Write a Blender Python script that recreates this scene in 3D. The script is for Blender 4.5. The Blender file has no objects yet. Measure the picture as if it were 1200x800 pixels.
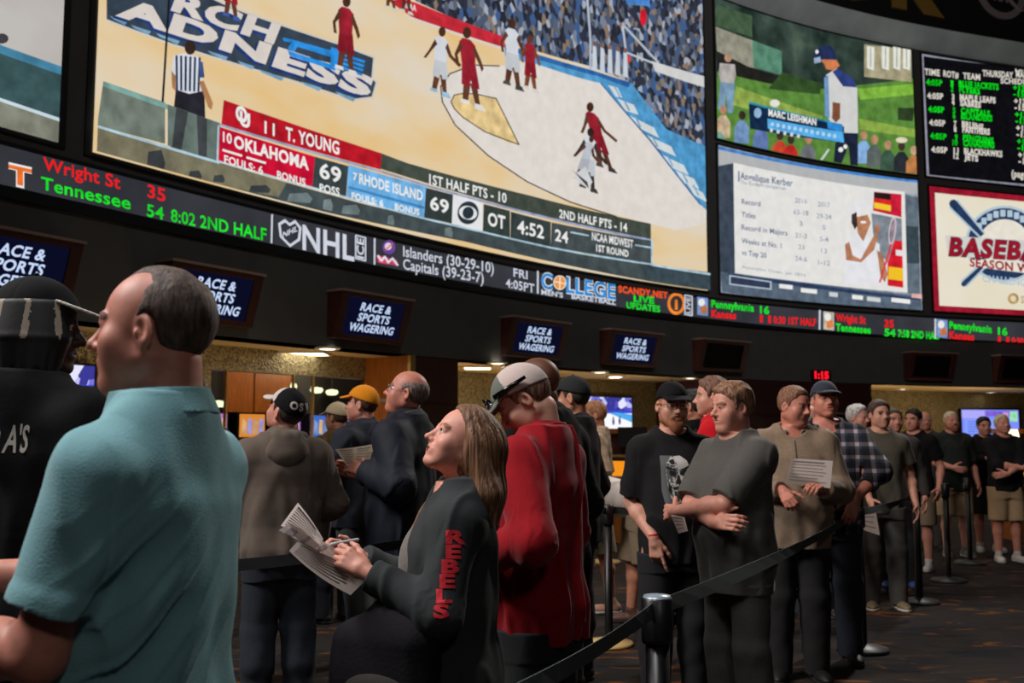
import bpy, bmesh, math, random
import numpy as np
from mathutils import Vector, Matrix
from mathutils.bvhtree import BVHTree

scene = bpy.context.scene
COL = scene.collection
PI = math.pi
F_PX = 1167.0            # focal length in pixels of the 1200 px wide frame
EYE = 1.5
PITCH = math.atan(109 / F_PX)

# ------------------------------------------------------------------ camera
cam_d = bpy.data.cameras.new('camera')
cam = bpy.data.objects.new('camera', cam_d)
COL.objects.link(cam)
cam_d.sensor_width = 36.0
cam_d.lens = 36.0 * F_PX / 1200
cam.location = (0, 0, EYE)
cam.rotation_euler = (PI / 2 + PITCH, 0, 0)
cam_d.clip_start = 0.05
cam_d.dof.use_dof = True
cam_d.dof.focus_distance = 3.4
cam_d.dof.aperture_fstop = 4.5
scene.camera = cam

# ------------------------------------------------------------------ light, exposure
scene.view_settings.view_transform = 'Standard'
scene.view_settings.look = 'None'
scene.view_settings.exposure = 0.0
scene.view_settings.gamma = 1.0
scene.view_settings.use_curve_mapping = False
try:
    scene.cycles.use_denoising = True
    scene.cycles.denoiser = 'OPENIMAGEDENOISE'
    scene.cycles.max_bounces = 6
    scene.cycles.diffuse_bounces = 3
    scene.cycles.glossy_bounces = 2
    scene.cycles.sample_clamp_indirect = 4.0
    scene.cycles.caustics_reflective = False
    scene.cycles.caustics_refractive = False
except Exception:
    pass
world = bpy.data.worlds.new('ambient_fill')  # even ambient background, added as fill light
scene.world = world
world.use_nodes = True
world.node_tree.nodes['Background'].inputs[0].default_value = (0.55, 0.62, 0.75, 1)
world.node_tree.nodes['Background'].inputs[1].default_value = 0.007


def lamp(name, kind, loc, target, power, color, size=0.5, spot=None, blend=0.6):
    l = bpy.data.lights.new(name, kind)
    l.energy = power
    l.color = color
    if kind == 'AREA':
        l.shape = 'DISK'
        l.size = size
    else:
        l.shadow_soft_size = size
    if kind == 'SPOT':
        l.spot_size = math.radians(spot)
        l.spot_blend = blend
    o = bpy.data.objects.new(name, l)
    COL.objects.link(o)
    o.location = loc
    d = Vector(target) - Vector(loc)
    o.rotation_euler = d.to_track_quat('-Z', 'Y').to_euler()
    return o


LAMPS = [
    # unseen spots over the hall, set from the light on people; fills added
    ('unseen_spot', (-6.0, 2.6, 7.0), (0.4, 4.2, 2.0), 2500, (1.0, 0.95, 0.93), 1.1),     # from the left, on the faces
    ('unseen_spot', (6.5, 13.5, 9.0), (0.2, 3.6, 1.9), 2700, (1.0, 0.94, 0.88), 0.3),      # behind the queue, rims
    ('unseen_spot', (-1.3, 1.5, 6.5), (-0.9, 2.1, 1.7), 640, (0.96, 0.98, 1.0), 0.5),      # steeply above the nearest men
    ('unseen_spot', (1.6, -2.6, 5.0), (-0.3, 2.8, 1.5), 110, (1.0, 0.94, 0.90), 0.4),  # added fill from behind the camera, brightens the papers
    ('unseen_spot', (-2.0, 3.4, 8.0), (3.0, 8.4, 1.9), 1050, (1.0, 0.84, 0.74), 0.5),      # along the queue
    ('unseen_spot', (3.0, 6.0, 12.5), (0.5, 17.5, 4.0), 620, (1.0, 0.97, 0.95), 1.2),      # added to brighten the fascia
    ('unseen_spot', (8.0, 9.0, 12.5), (9.0, 24.5, 9.5), 950, (1.0, 0.97, 0.95), 1.2),  # added to brighten the fascia and cornice farther right
    ('unseen_spot', (4.5, 13.0, 10.0), (4.6, 11.0, 0.5), 420, (1.0, 0.9, 0.8), 0.5),       # far end of the queue
]
for nm, loc, tg, pw, colr, sz in LAMPS:
    lamp(nm, 'SPOT', loc, tg, pw, colr, sz, spot=110 if loc[2] > 12 else 70, blend=0.9)

# ------------------------------------------------------------------ materials
MATS = {}


def lin(c):
    """sRGB 0-255 triple to linear rgba"""
    out = []
    for v in c:
        v = v / 255.0
        out.append(v / 12.92 if v <= 0.04045 else ((v + 0.055) / 1.055) ** 2.4)
    return (out[0], out[1], out[2], 1.0)


def mat(name, rgb, rough=0.6, metal=0.0, noise=0.0, scale=60.0, bump=0.0, spec=0.5, sheen=0.0, stretch=None, sss=0.0, rgb2=None):
    """procedural surface: base colour broken up by noise, optional bump"""
    if name in MATS:
        return MATS[name]
    m = bpy.data.materials.new(name)
    m.use_nodes = True
    nt = m.node_tree
    b = nt.nodes['Principled BSDF']
    c = lin(rgb)
    b.inputs['Base Color'].default_value = c
    b.inputs['Roughness'].default_value = rough
    b.inputs['Metallic'].default_value = metal
    b.inputs['Specular IOR Level'].default_value = spec
    if sheen:
        b.inputs['Sheen Weight'].default_value = sheen
        b.inputs['Sheen Roughness'].default_value = 0.4
    if sss:
        b.inputs['Subsurface Weight'].default_value = sss
        b.inputs['Subsurface Radius'].default_value = (0.012, 0.005, 0.003)
        b.inputs['Subsurface Scale'].default_value = 1.0
    if noise or bump or rgb2:
        tc = nt.nodes.new('ShaderNodeTexCoord')
        mp = nt.nodes.new('ShaderNodeMapping')
        if stretch:
            mp.inputs['Scale'].default_value = stretch
        nz = nt.nodes.new('ShaderNodeTexNoise')
        nz.inputs['Scale'].default_value = scale
        nz.inputs['Detail'].default_value = 3.0
        nt.links.new(tc.outputs['Object'], mp.inputs['Vector'])
        nt.links.new(mp.outputs['Vector'], nz.inputs['Vector'])
        if noise or rgb2:
            rp = nt.nodes.new('ShaderNodeValToRGB')
            rp.color_ramp.elements[0].position = 0.3
            rp.color_ramp.elements[1].position = 0.7
            if rgb2:
                c2 = lin(rgb2)
                rp.color_ramp.elements[0].color = c
                rp.color_ramp.elements[1].color = c2
            else:
                rp.color_ramp.elements[0].color = tuple(v * (1 - noise) for v in c[:3]) + (1,)
                rp.color_ramp.elements[1].color = tuple(min(1, v * (1 + noise)) for v in c[:3]) + (1,)
            nt.links.new(nz.outputs['Fac'], rp.inputs['Fac'])
            nt.links.new(rp.outputs['Color'], b.inputs['Base Color'])
        if bump:
            bp = nt.nodes.new('ShaderNodeBump')
            bp.inputs['Strength'].default_value = bump
            bp.inputs['Distance'].default_value = 0.004
            nt.links.new(nz.outputs['Fac'], bp.inputs['Height'])
            nt.links.new(bp.outputs['Normal'], b.inputs['Normal'])
    MATS[name] = m
    return m


def glow(name, rgb, strength=1.0, sample=True):
    """light given off by a screen or a lamp"""
    if name in MATS:
        return MATS[name]
    m = bpy.data.materials.new(name)
    m.use_nodes = True
    nt = m.node_tree
    nt.nodes.clear()
    e = nt.nodes.new('ShaderNodeEmission')
    o = nt.nodes.new('ShaderNodeOutputMaterial')
    e.inputs[0].default_value = lin(rgb)
    e.inputs[1].default_value = strength
    nt.links.new(e.outputs[0], o.inputs[0])
    if not sample:
        try:
            m.cycles.emission_sampling = 'NONE'
        except Exception:
            pass
    MATS[name] = m
    return m


# ------------------------------------------------------------------ objects
def link_mesh(name, verts, faces, mats, mids=None, parent=None, smooth=False):
    me = bpy.data.meshes.new(name)
    if isinstance(verts, np.ndarray):
        verts = np.ascontiguousarray(verts, dtype=np.float32)
        n = len(verts)
        f = np.ascontiguousarray(faces, dtype=np.int32)
        me.vertices.add(n)
        me.vertices.foreach_set('co', verts.ravel())
        me.loops.add(f.size)
        me.loops.foreach_set('vertex_index', f.ravel())
        me.polygons.add(len(f))
        me.polygons.foreach_set('loop_start', np.arange(len(f), dtype=np.int32) * f.shape[1])
        me.update(calc_edges=True)
    else:
        me.from_pydata([tuple(v) for v in verts], [], faces)
    if not isinstance(mats, (list, tuple)):
        mats = [mats]
    for m in mats:
        me.materials.append(m)
    if mids is not None:
        me.polygons.foreach_set('material_index', np.asarray(mids, dtype=np.int32))
    if smooth:
        me.polygons.foreach_set('use_smooth', np.ones(len(me.polygons), dtype=bool))
    me.update()
    o = bpy.data.objects.new(name, me)
    COL.objects.link(o)
    if parent is not None:
        o.parent = parent
    return o


def thing(name, label, cat, loc=(0, 0, 0), rz=0.0, group=None):
    o = bpy.data.objects.new(name, None)
    o.empty_display_size = 0.1
    COL.objects.link(o)
    o.location = loc
    o.rotation_euler = (0, 0, rz)
    return tag(o, label, cat, group)


def tag(o, label, cat, group=None):
    o['label'] = label
    o['category'] = cat
    if group:
        o['group'] = group
    return o


def structure(o):
    o['kind'] = 'structure'
    return o


class MB:
    """collects shapes with materials, builds ONE mesh object"""

    def __init__(s):
        s.v, s.f, s.m = [], [], []
        s.mats = []

    def mi(s, m):
        if m not in s.mats:
            s.mats.append(m)
        return s.mats.index(m)

    def poly(s, pts, m):
        b = len(s.v)
        s.v += [tuple(p) for p in pts]
        s.f.append(tuple(range(b, b + len(pts))))
        s.m.append(s.mi(m))

    def mesh(s, vs, fs, m):
        b = len(s.v)
        s.v += [tuple(p) for p in vs]
        k = s.mi(m)
        for f in fs:
            s.f.append(tuple(b + i for i in f))
            s.m.append(k)

    def hexa(s, p, m):
        """8 points: bottom ring 0-3, top ring 4-7"""
        s.mesh(p, [(3, 2, 1, 0), (4, 5, 6, 7), (0, 1, 5, 4), (1, 2, 6, 5), (2, 3, 7, 6), (3, 0, 4, 7)], m)

    def box(s, c, size, m, rz=0.0):
        x, y, z = (v / 2 for v in size)
        ca, sa = math.cos(rz), math.sin(rz)
        pts = []
        for dz in (-z, z):
            for dx, dy in ((-x, -y), (x, -y), (x, y), (-x, y)):
                pts.append((c[0] + dx * ca - dy * sa, c[1] + dx * sa + dy * ca, c[2] + dz))
        s.hexa(pts, m)

    def lathe(s, prof, m, c=(0, 0, 0), n=24):
        """prof: list of (r, z); closed by caps where r = 0"""
        rings = []
        vs, fs = [], []
        for r, z in prof:
            if r <= 1e-6:
                rings.append([len(vs)])
                vs.append((c[0], c[1], c[2] + z))
            else:
                rings.append(list(range(len(vs), len(vs) + n)))
                for i in range(n):
                    a = 2 * PI * i / n
                    vs.append((c[0] + r * math.cos(a), c[1] + r * math.sin(a), c[2] + z))
        for A, B in zip(rings[:-1], rings[1:]):
            if len(A) == 1 and len(B) == 1:
                continue
            for i in range(n):
                j = (i + 1) % n
                if len(A) == 1:
                    fs.append((A[0], B[j], B[i]))
                elif len(B) == 1:
                    fs.append((A[i], A[j], B[0]))
                else:
                    fs.append((A[i], A[j], B[j], B[i]))
        s.mesh(vs, fs, m)

    def tube(s, pts, r, m, n=8, caps=True):
        pts = [Vector(p) for p in pts]
        rs = r if isinstance(r, (list, tuple)) else [r] * len(pts)
        vs, fs = [], []
        up = Vector((0, 0, 1))
        for i, p in enumerate(pts):
            d = (pts[min(i + 1, len(pts) - 1)] - pts[max(i - 1, 0)]).normalized()
            u = up if abs(d.dot(up)) < 0.95 else Vector((1, 0, 0))
            a = d.cross(u).normalized()
            b = d.cross(a).normalized()
            for k in range(n):
                t = 2 * PI * k / n
                vs.append(p + (a * math.cos(t) + b * math.sin(t)) * rs[i])
        for i in range(len(pts) - 1):
            for k in range(n):
                q = (k + 1) % n
                fs.append((i * n + k, i * n + q, (i + 1) * n + q, (i + 1) * n + k))
        if caps:
            fs.append(tuple(range(n - 1, -1, -1)))
            fs.append(tuple((len(pts) - 1) * n + k for k in range(n)))
        s.mesh(vs, fs, m)

    def build(s, name, parent=None, smooth=False):
        return link_mesh(name, s.v, s.f, s.mats, s.m, parent, smooth)


# ------------------------------------------------------------------ flat text outlines as meshes
_txt = {}


def text_mesh(body, bold=0.0, shear=0.0, spacing=1.0):
    """unit-height lettering: vertices (x, y) with cap height 1, faces, width"""
    key = (body, bold, shear, spacing)
    if key in _txt:
        return _txt[key]
    cu = bpy.data.curves.new('lettering', 'FONT')
    cu.body = body
    cu.size = 1.0
    cu.offset = bold
    cu.shear = shear
    cu.space_character = spacing
    cu.resolution_u = 3
    o = bpy.data.objects.new('lettering', cu)
    COL.objects.link(o)
    bpy.context.view_layer.update()
    dg = bpy.context.evaluated_depsgraph_get()
    me = bpy.data.meshes.new_from_object(o.evaluated_get(dg))
    vs = np.array([v.co[:2] for v in me.vertices]) if len(me.vertices) else np.zeros((0, 2))
    fs = [tuple(p.vertices) for p in me.polygons]
    bpy.data.objects.remove(o)
    bpy.data.curves.remove(cu)
    bpy.data.meshes.remove(me)
    if len(vs):
        x0, x1 = vs[:, 0].min(), vs[:, 0].max()
        vs = (vs - [x0, 0]) / 0.69
        w = (x1 - x0) / 0.69
    else:
        w = 0.0
    _txt[key] = (vs, fs, w)
    return _txt[key]


# ------------------------------------------------------------------ distance-field modelling
class Grid:
    def __init__(s, lo, hi, h):
        s.lo = np.array(lo, dtype=np.float32)
        s.h = h
        n = np.ceil((np.array(hi) - np.array(lo)) / h).astype(int) + 1
        s.n = n
        s.d = np.full(tuple(n), 9.0, dtype=np.float32)
        s.t = np.zeros(tuple(n), dtype=np.uint8)
        s.ax = [s.lo[i] + h * np.arange(n[i], dtype=np.float32) for i in range(3)]

    def win(s, lo, hi, pad):
        sl = []
        for i in range(3):
            a = int(math.floor((lo[i] - pad - s.lo[i]) / s.h))
            b = int(math.ceil((hi[i] + pad - s.lo[i]) / s.h)) + 1
            a = max(0, a)
            b = min(int(s.n[i]), b)
            if b <= a:
                return None
            sl.append(slice(a, b))
        return tuple(sl)

    def pts(s, sl, fr=None):
        x = s.ax[0][sl[0]][:, None, None]
        y = s.ax[1][sl[1]][None, :, None]
        z = s.ax[2][sl[2]][None, None, :]
        if fr is None:
            return x, y, z
        R, c = fr
        x = x - c[0]
        y = y - c[1]
        z = z - c[2]
        return (x * R[0, 0] + y * R[1, 0] + z * R[2, 0],
                x * R[0, 1] + y * R[1, 1] + z * R[2, 1],
                x * R[0, 2] + y * R[1, 2] + z * R[2, 2])

    def comb(s, sl, e, k, tg, op):
        d = s.d[sl]
        if op == 'add':
            if k > 0:
                hh = np.maximum(k - np.abs(d - e), 0) / k
                nd = np.minimum(d, e) - hh * hh * k * 0.25
            else:
                nd = np.minimum(d, e)
            if tg is not None:
                tt = s.t[sl]
                tt[e < d] = tg
        else:
            e2 = -e if op == 'sub' else e
            if k > 0:
                hh = np.maximum(k - np.abs(d - e2), 0) / k
                nd = np.maximum(d, e2) + hh * hh * k * 0.25
            else:
                nd = np.maximum(d, e2)
            if tg is not None and op == 'sub':
                tt = s.t[sl]
                tt[e2 > d - 0.002] = tg
        s.d[sl] = nd

    @staticmethod
    def bbox(lo, hi, fr):
        if fr is None:
            return lo, hi
        R, c = fr
        P = []
        for a in (0, 1):
            for b in (0, 1):
                for g in (0, 1):
                    v = np.array([(lo, hi)[a][0], (lo, hi)[b][1], (lo, hi)[g][2]])
                    P.append(R @ v + c)
        P = np.array(P)
        return P.min(0), P.max(0)

    def cone(s, a, b, ra, rb=None, k=0.0, tg=None, fr=None, op='add', sq=None):
        rb = ra if rb is None else rb
        a = np.array(a, dtype=np.float32)
        b = np.array(b, dtype=np.float32)
        if fr is not None:
            a = fr[0] @ a + fr[1]
            b = fr[0] @ b + fr[1]
        m = max(ra, rb)
        sl = s.win(np.minimum(a, b) - m, np.maximum(a, b) + m, k + 2 * s.h)
        if sl is None:
            return
        x, y, z = s.pts(sl)
        ab = b - a
        L2 = float(ab @ ab) + 1e-12
        t = ((x - a[0]) * ab[0] + (y - a[1]) * ab[1] + (z - a[2]) * ab[2]) / L2
        t = np.clip(t, 0, 1)
        e = np.sqrt((x - a[0] - t * ab[0]) ** 2 + (y - a[1] - t * ab[1]) ** 2 + (z - a[2] - t * ab[2]) ** 2) - (ra + (rb - ra) * t)
        s.comb(sl, e, k, tg, op)

    def ell(s, c, r, k=0.0, tg=None, fr=None, op='add', rot=None):
        c = np.array(c, dtype=np.float64)
        if rot is not None:
            Rl = np.array(rot)
            f0 = (np.eye(3), np.zeros(3)) if fr is None else fr
            fr = (f0[0] @ Rl, f0[0] @ c + f0[1])
            c = np.zeros(3)
        r = np.array(r, dtype=np.float64)
        lo, hi = s.bbox(c - r, c + r, fr)
        sl = s.win(lo, hi, k + 2 * s.h)
        if sl is None:
            return
        x, y, z = s.pts(sl, fr)
        x = x - c[0]
        y = y - c[1]
        z = z - c[2]
        k0 = np.sqrt((x / r[0]) ** 2 + (y / r[1]) ** 2 + (z / r[2]) ** 2)
        k1 = np.sqrt((x / r[0] ** 2) ** 2 + (y / r[1] ** 2) ** 2 + (z / r[2] ** 2) ** 2) + 1e-9
        e = k0 * (k0 - 1) / k1
        s.comb(sl, e.astype(np.float32), k, tg, op)

    def box(s, c, half, r=0.0, k=0.0, tg=None, fr=None, op='add'):
        c = np.array(c, dtype=np.float64)
        half = np.array(half, dtype=np.float64)
        lo, hi = s.bbox(c - half, c + half, fr)
        sl = s.win(lo, hi, k + 2 * s.h + r)
        if sl is None:
            return
        x, y, z = s.pts(sl, fr)
        qx = np.abs(x - c[0]) - half[0] + r
        qy = np.abs(y - c[1]) - half[1] + r
        qz = np.abs(z - c[2]) - half[2] + r
        e = np.sqrt(np.maximum(qx, 0) ** 2 + np.maximum(qy, 0) ** 2 + np.maximum(qz, 0) ** 2) + np.minimum(np.maximum(qx, np.maximum(qy, qz)), 0) - r
        s.comb(sl, e, k, tg, op)

    def loft(s, rows, k=0.0, tg=None, fr=None, op='add', p=2.3):
        """rows: (z, cx, cy, rx, ry) along the local z axis, smoothly interpolated"""
        A = np.array(rows, dtype=np.float64)
        A = A[np.argsort(A[:, 0])]
        zf = np.linspace(A[0, 0], A[-1, 0], 160)
        C = [np.interp(zf, A[:, 0], A[:, i]) for i in range(1, 5)]
        ker = np.hanning(15)
        ker /= ker.sum()
        C = [np.convolve(np.pad(c, 7, mode='edge'), ker, 'valid') for c in C]
        lo = np.array([(A[:, 1] - A[:, 3]).min(), (A[:, 2] - A[:, 4]).min(), A[0, 0]])
        hi = np.array([(A[:, 1] + A[:, 3]).max(), (A[:, 2] + A[:, 4]).max(), A[-1, 0]])
        lo, hi = s.bbox(lo, hi, fr)
        sl = s.win(lo, hi, k + 2 * s.h)
        if sl is None:
            return
        x, y, z = s.pts(sl, fr)
        cx, cy, rx, ry = (np.interp(z, zf, c).astype(np.float32) for c in C)
        q = (np.abs((x - cx) / rx) ** p + np.abs((y - cy) / ry) ** p) ** (1.0 / p)
        e = (q - 1) * np.minimum(rx, ry) * 0.9
        zz = np.maximum(A[0, 0] - z, z - A[-1, 0])
        e = np.maximum(e, zz)
        s.comb(sl, e.astype(np.float32), k, tg, op)

    def plane(s, n, c, k=0.0, fr=None):
        """keep the side where n.p < c"""
        n = np.array(n, dtype=np.float64)
        n /= np.linalg.norm(n)
        sl = (slice(0, None),) * 3
        x, y, z = s.pts(sl, fr)
        e = x * n[0] + y * n[1] + z * n[2] - c
        s.comb(sl, e.astype(np.float32), k, None, 'and')

    def field(s, fn, fr=None, band=0.06):
        """d += fn(x,y,z) close to the surface"""
        ii = np.nonzero(np.abs(s.d) < band)
        X = [s.ax[i][ii[i]] for i in range(3)]
        if fr is not None:
            R, c = fr
            q = [X[i] - c[i] for i in range(3)]
            X = [q[0] * R[0, i] + q[1] * R[1, i] + q[2] * R[2, i] for i in range(3)]
        s.d[ii] += fn(*X).astype(np.float32)

    def clip(s, fn, fr=None, k=0.0, band=0.2):
        """keep where fn < 0"""
        ii = np.nonzero(s.d < band)
        X = [s.ax[i][ii[i]] for i in range(3)]
        if fr is not None:
            R, c = fr
            q = [X[i] - c[i] for i in range(3)]
            X = [q[0] * R[0, i] + q[1] * R[1, i] + q[2] * R[2, i] for i in range(3)]
        e = fn(*X).astype(np.float32)
        d = s.d[ii]
        if k > 0:
            hh = np.maximum(k - np.abs(d - e), 0) / k
            s.d[ii] = np.maximum(d, e) + hh * hh * k * 0.25
        else:
            s.d[ii] = np.maximum(d, e)

    def surface(s):
        d = s.d
        ins = d < 0
        if not ins.any():
            return None
        cr = np.nonzero(ins)
        lo = [max(0, int(c.min()) - 2) for c in cr]
        hi = [min(int(n), int(c.max()) + 3) for c, n in zip(cr, s.n)]
        d = d[lo[0]:hi[0], lo[1]:hi[1], lo[2]:hi[2]]
        tt = s.t[lo[0]:hi[0], lo[1]:hi[1], lo[2]:hi[2]]
        d = d.copy()
        d[0], d[-1] = np.maximum(d[0], 1e-4), np.maximum(d[-1], 1e-4)
        d[:, 0], d[:, -1] = np.maximum(d[:, 0], 1e-4), np.maximum(d[:, -1], 1e-4)
        d[:, :, 0], d[:, :, -1] = np.maximum(d[:, :, 0], 1e-4), np.maximum(d[:, :, -1], 1e-4)
        ins = (d < 0)
        i8 = ins.astype(np.uint8)
        c = i8[:-1, :-1, :-1] + i8[1:, :-1, :-1] + i8[:-1, 1:, :-1] + i8[1:, 1:, :-1] \
            + i8[:-1, :-1, 1:] + i8[1:, :-1, 1:] + i8[:-1, 1:, 1:] + i8[1:, 1:, 1:]
        act = (c > 0) & (c < 8)
        idx = np.nonzero(act)
        n = len(idx[0])
        num = np.full(act.shape, -1, dtype=np.int32)
        num[idx] = np.arange(n, dtype=np.int32)
        I = np.stack(idx, 1)
        corner = [(a, b, g) for a in (0, 1) for b in (0, 1) for g in (0, 1)]
        val = {o: d[I[:, 0] + o[0], I[:, 1] + o[1], I[:, 2] + o[2]] for o in corner}
        acc = np.zeros((n, 3))
        cnt = np.zeros(n)
        for o in corner:
            for axis in range(3):
                if o[axis] == 0:
                    q = list(o)
                    q[axis] = 1
                    q = tuple(q)
                    va, vb = val[o], val[q]
                    m = (va < 0) != (vb < 0)
                    t = va[m] / (va[m] - vb[m])
                    for ax in range(3):
                        acc[m, ax] += o[ax] + (t if ax == axis else 0)
                    cnt[m] += 1
        P = I + acc / cnt[:, None]
        tagv = np.zeros(n, dtype=np.uint8)
        Q = np.clip(np.rint(P).astype(int), 0, np.array(d.shape) - 1)
        tagv = tt[Q[:, 0], Q[:, 1], Q[:, 2]]
        quads = []
        for axis in range(3):
            u, v = [(1, 2), (2, 0), (0, 1)][axis]
            A = ins
            sa = [slice(None)] * 3
            sb = [slice(None)] * 3
            sa[axis] = slice(0, -1)
            sb[axis] = slice(1, None)
            ch = A[tuple(sa)] != A[tuple(sb)]
            e = np.stack(np.nonzero(ch), 1)
            if not len(e):
                continue
            ok = (e[:, u] > 0) & (e[:, v] > 0) & (e[:, u] < d.shape[u] - 1) & (e[:, v] < d.shape[v] - 1)
            e = e[ok]
            flip = A[e[:, 0], e[:, 1], e[:, 2]]

            def cell(du, dv):
                q = e.copy()
                q[:, u] += du
                q[:, v] += dv
                return num[q[:, 0], q[:, 1], q[:, 2]]
            c0, c1, c2, c3 = cell(-1, -1), cell(0, -1), cell(0, 0), cell(-1, 0)
            qd = np.stack([c0, c1, c2, c3], 1)
            qd[~flip] = qd[~flip][:, ::-1]
            quads.append(qd)
        F = np.concatenate(quads)
        V = s.lo + (P + np.array(lo)) * s.h
        return V, F, tagv

    def build(s, name, mats, parent=None, relax=0):
        r = s.surface()
        V, F, tv = r
        for _ in range(relax):
            acc = np.zeros_like(V)
            cn = np.zeros(len(V))
            for i in range(4):
                np.add.at(acc, F[:, i], V[F[:, (i + 1) % 4]] + V[F[:, (i + 3) % 4]])
                np.add.at(cn, F[:, i], 2)
            V = 0.5 * V + 0.5 * acc / cn[:, None]
        ft = tv[F]
        mid = np.sort(ft, axis=1)[:, 2].astype(np.int32)
        if not isinstance(mats, (list, tuple)):
            mats = [mats]
        mid = np.clip(mid, 0, len(mats) - 1)
        return link_mesh(name, V, F, mats, mid, parent, True)


def rot_xyz(rx=0.0, ry=0.0, rz=0.0):
    """degrees; applied x then y then z"""
    return np.array(Matrix.Rotation(math.radians(rz), 3, 'Z') @ Matrix.Rotation(math.radians(ry), 3, 'Y') @ Matrix.Rotation(math.radians(rx), 3, 'X'))


class Waves:
    """smooth pseudo-noise from a handful of plane waves (cloth folds)"""

    def __init__(s, seed, n=7, freq=18.0, spread=0.5, aniso=(1, 1, 1)):
        r = np.random.RandomState(seed)
        v = r.normal(size=(n, 3)) * np.array(aniso)
        v /= np.linalg.norm(v, axis=1)[:, None] + 1e-9
        s.k = v * np.array(aniso) * (freq * (1 + spread * (r.rand(n, 1) * 2 - 1)))
        s.ph = r.rand(n) * 2 * PI
        s.a = r.rand(n) * 0.6 + 0.4
        s.a /= s.a.sum()

    def __call__(s, x, y, z):
        o = 0
        for k, p, a in zip(s.k, s.ph, s.a):
            o = o + a * np.sin(k[0] * x + k[1] * y + k[2] * z + p)
        return o

# ------------------------------------------------------------------ people
def capped(g, a, b, ra, rb, k=0.0, tg=None, fr=None, op='add'):
    """tapered limb of cloth with a flat hem at b"""
    a = np.array(a, dtype=np.float64)
    b = np.array(b, dtype=np.float64)
    if fr is not None:
        a = fr[0] @ a + fr[1]
        b = fr[0] @ b + fr[1]
    m = max(ra, rb)
    sl = g.win(np.minimum(a, b) - m, np.maximum(a, b) + m, k + 2 * g.h)
    if sl is None:
        return
    x, y, z = g.pts(sl)
    ab = b - a
    L = float(np.linalg.norm(ab))
    t = ((x - a[0]) * ab[0] + (y - a[1]) * ab[1] + (z - a[2]) * ab[2]) / L ** 2
    tc = np.clip(t, 0, 1)
    e = np.sqrt((x - a[0] - tc * ab[0]) ** 2 + (y - a[1] - tc * ab[1]) ** 2 + (z - a[2] - tc * ab[2]) ** 2) - (ra + (rb - ra) * tc)
    e = np.maximum(e, (t - 1) * L)
    g.comb(sl, e.astype(np.float32), k, tg, op)


def func(g, lo, hi, fn, k=0.0, tg=None, fr=None, op='add'):
    l2, h2 = g.bbox(np.array(lo, dtype=np.float64), np.array(hi, dtype=np.float64), fr)
    sl = g.win(l2, h2, k + 2 * g.h)
    if sl is None:
        return
    x, y, z = g.pts(sl, fr)
    x, y, z = np.broadcast_arrays(x, y, z)
    g.comb(sl, fn(x, y, z).astype(np.float32), k, tg, op)


def ik(S, W, l1, l2, pole):
    S, W, pole = (np.array(v, dtype=np.float64) for v in (S, W, pole))
    d = W - S
    L = np.linalg.norm(d)
    if L > (l1 + l2) * 0.995:
        W = S + d / L * (l1 + l2) * 0.995
        d = W - S
        L = np.linalg.norm(d)
    u = d / L
    c = (l1 * l1 + L * L - l2 * l2) / (2 * L)
    h = math.sqrt(max(0, l1 * l1 - c * c))
    p = pole - (pole @ u) * u
    p /= np.linalg.norm(p) + 1e-9
    return S + u * c + p * h, W


def hand_prims(g, fr, s=1.0, curl=(18, 25, 18), thumb=(0.72, 0.62, -0.35), spread=1.0, point=False, tg=0, k=0.008, tb=12):
    """palm, four fingers of different length, thumb; x thumb side, y fingers, z back of hand"""
    R, o = fr
    f = (R * s, o)

    def P(v):
        return R @ (np.array(v) * s) + o
    xs = [0.029, 0.010, -0.010, -0.028]
    ln = [0.92, 1.0, 0.94, 0.76]
    g.cone(P((0.0, -0.012, 0)), P((0.0, 0.02, 0)), 0.024 * s, 0.026 * s, k=0.012, tg=tg)
    for i, x in enumerate(xs):
        g.cone(P((x * 0.55, 0.012, -0.001)), P((x, 0.082 - abs(i - 1) * 0.004, 0.0)), 0.0135 * s, 0.0105 * s, k=0.012, tg=tg)
    g.cone(P((0.022, 0.02, -0.010)), P((0.024, 0.06, -0.008)), 0.015 * s, 0.009 * s, k=0.012, tg=tg)
    g.cone(P((-0.020, 0.02, -0.010)), P((-0.022, 0.06, -0.008)), 0.013 * s, 0.009 * s, k=0.012, tg=tg)
    for i, x in enumerate(xs):
        p = np.array((x, 0.085 - abs(i - 1) * 0.004, 0.0))
        a = 0.0
        sp = (x * 2.2 * spread)
        cs = curl[i] if isinstance(curl[0], (list, tuple)) else curl
        if point and i == 0:
            cs = (12, 10, 8)
        r = 0.0095
        for j, (sl_, rr) in enumerate(zip((0.044, 0.027, 0.021), (0.0088, 0.0080, 0.0068))):
            a += math.radians(cs[j])
            d = np.array((math.sin(sp) * math.cos(a), math.cos(a) * math.cos(sp), -math.sin(a)))
            q = p + d * sl_ * ln[i]
            g.cone(P(p), P(q), r * s, rr * s, k=k * 0.6, tg=tg)
            p, r = q, rr
    d = np.array(thumb, dtype=np.float64)
    d /= np.linalg.norm(d)
    p = np.array((0.022, 0.016, -0.006))
    r = 0.0135
    for j, (sl_, rr) in enumerate(zip((0.042, 0.032, 0.024), (0.0108, 0.0095, 0.0075))):
        q = p + d * sl_
        g.cone(P(p), P(q), r * s, rr * s, k=k, tg=tg)
        p, r = q, rr
        d = d + np.array((-0.18, 0.12, -0.10)) * (tb / 12.0)
        d /= np.linalg.norm(d)


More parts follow.
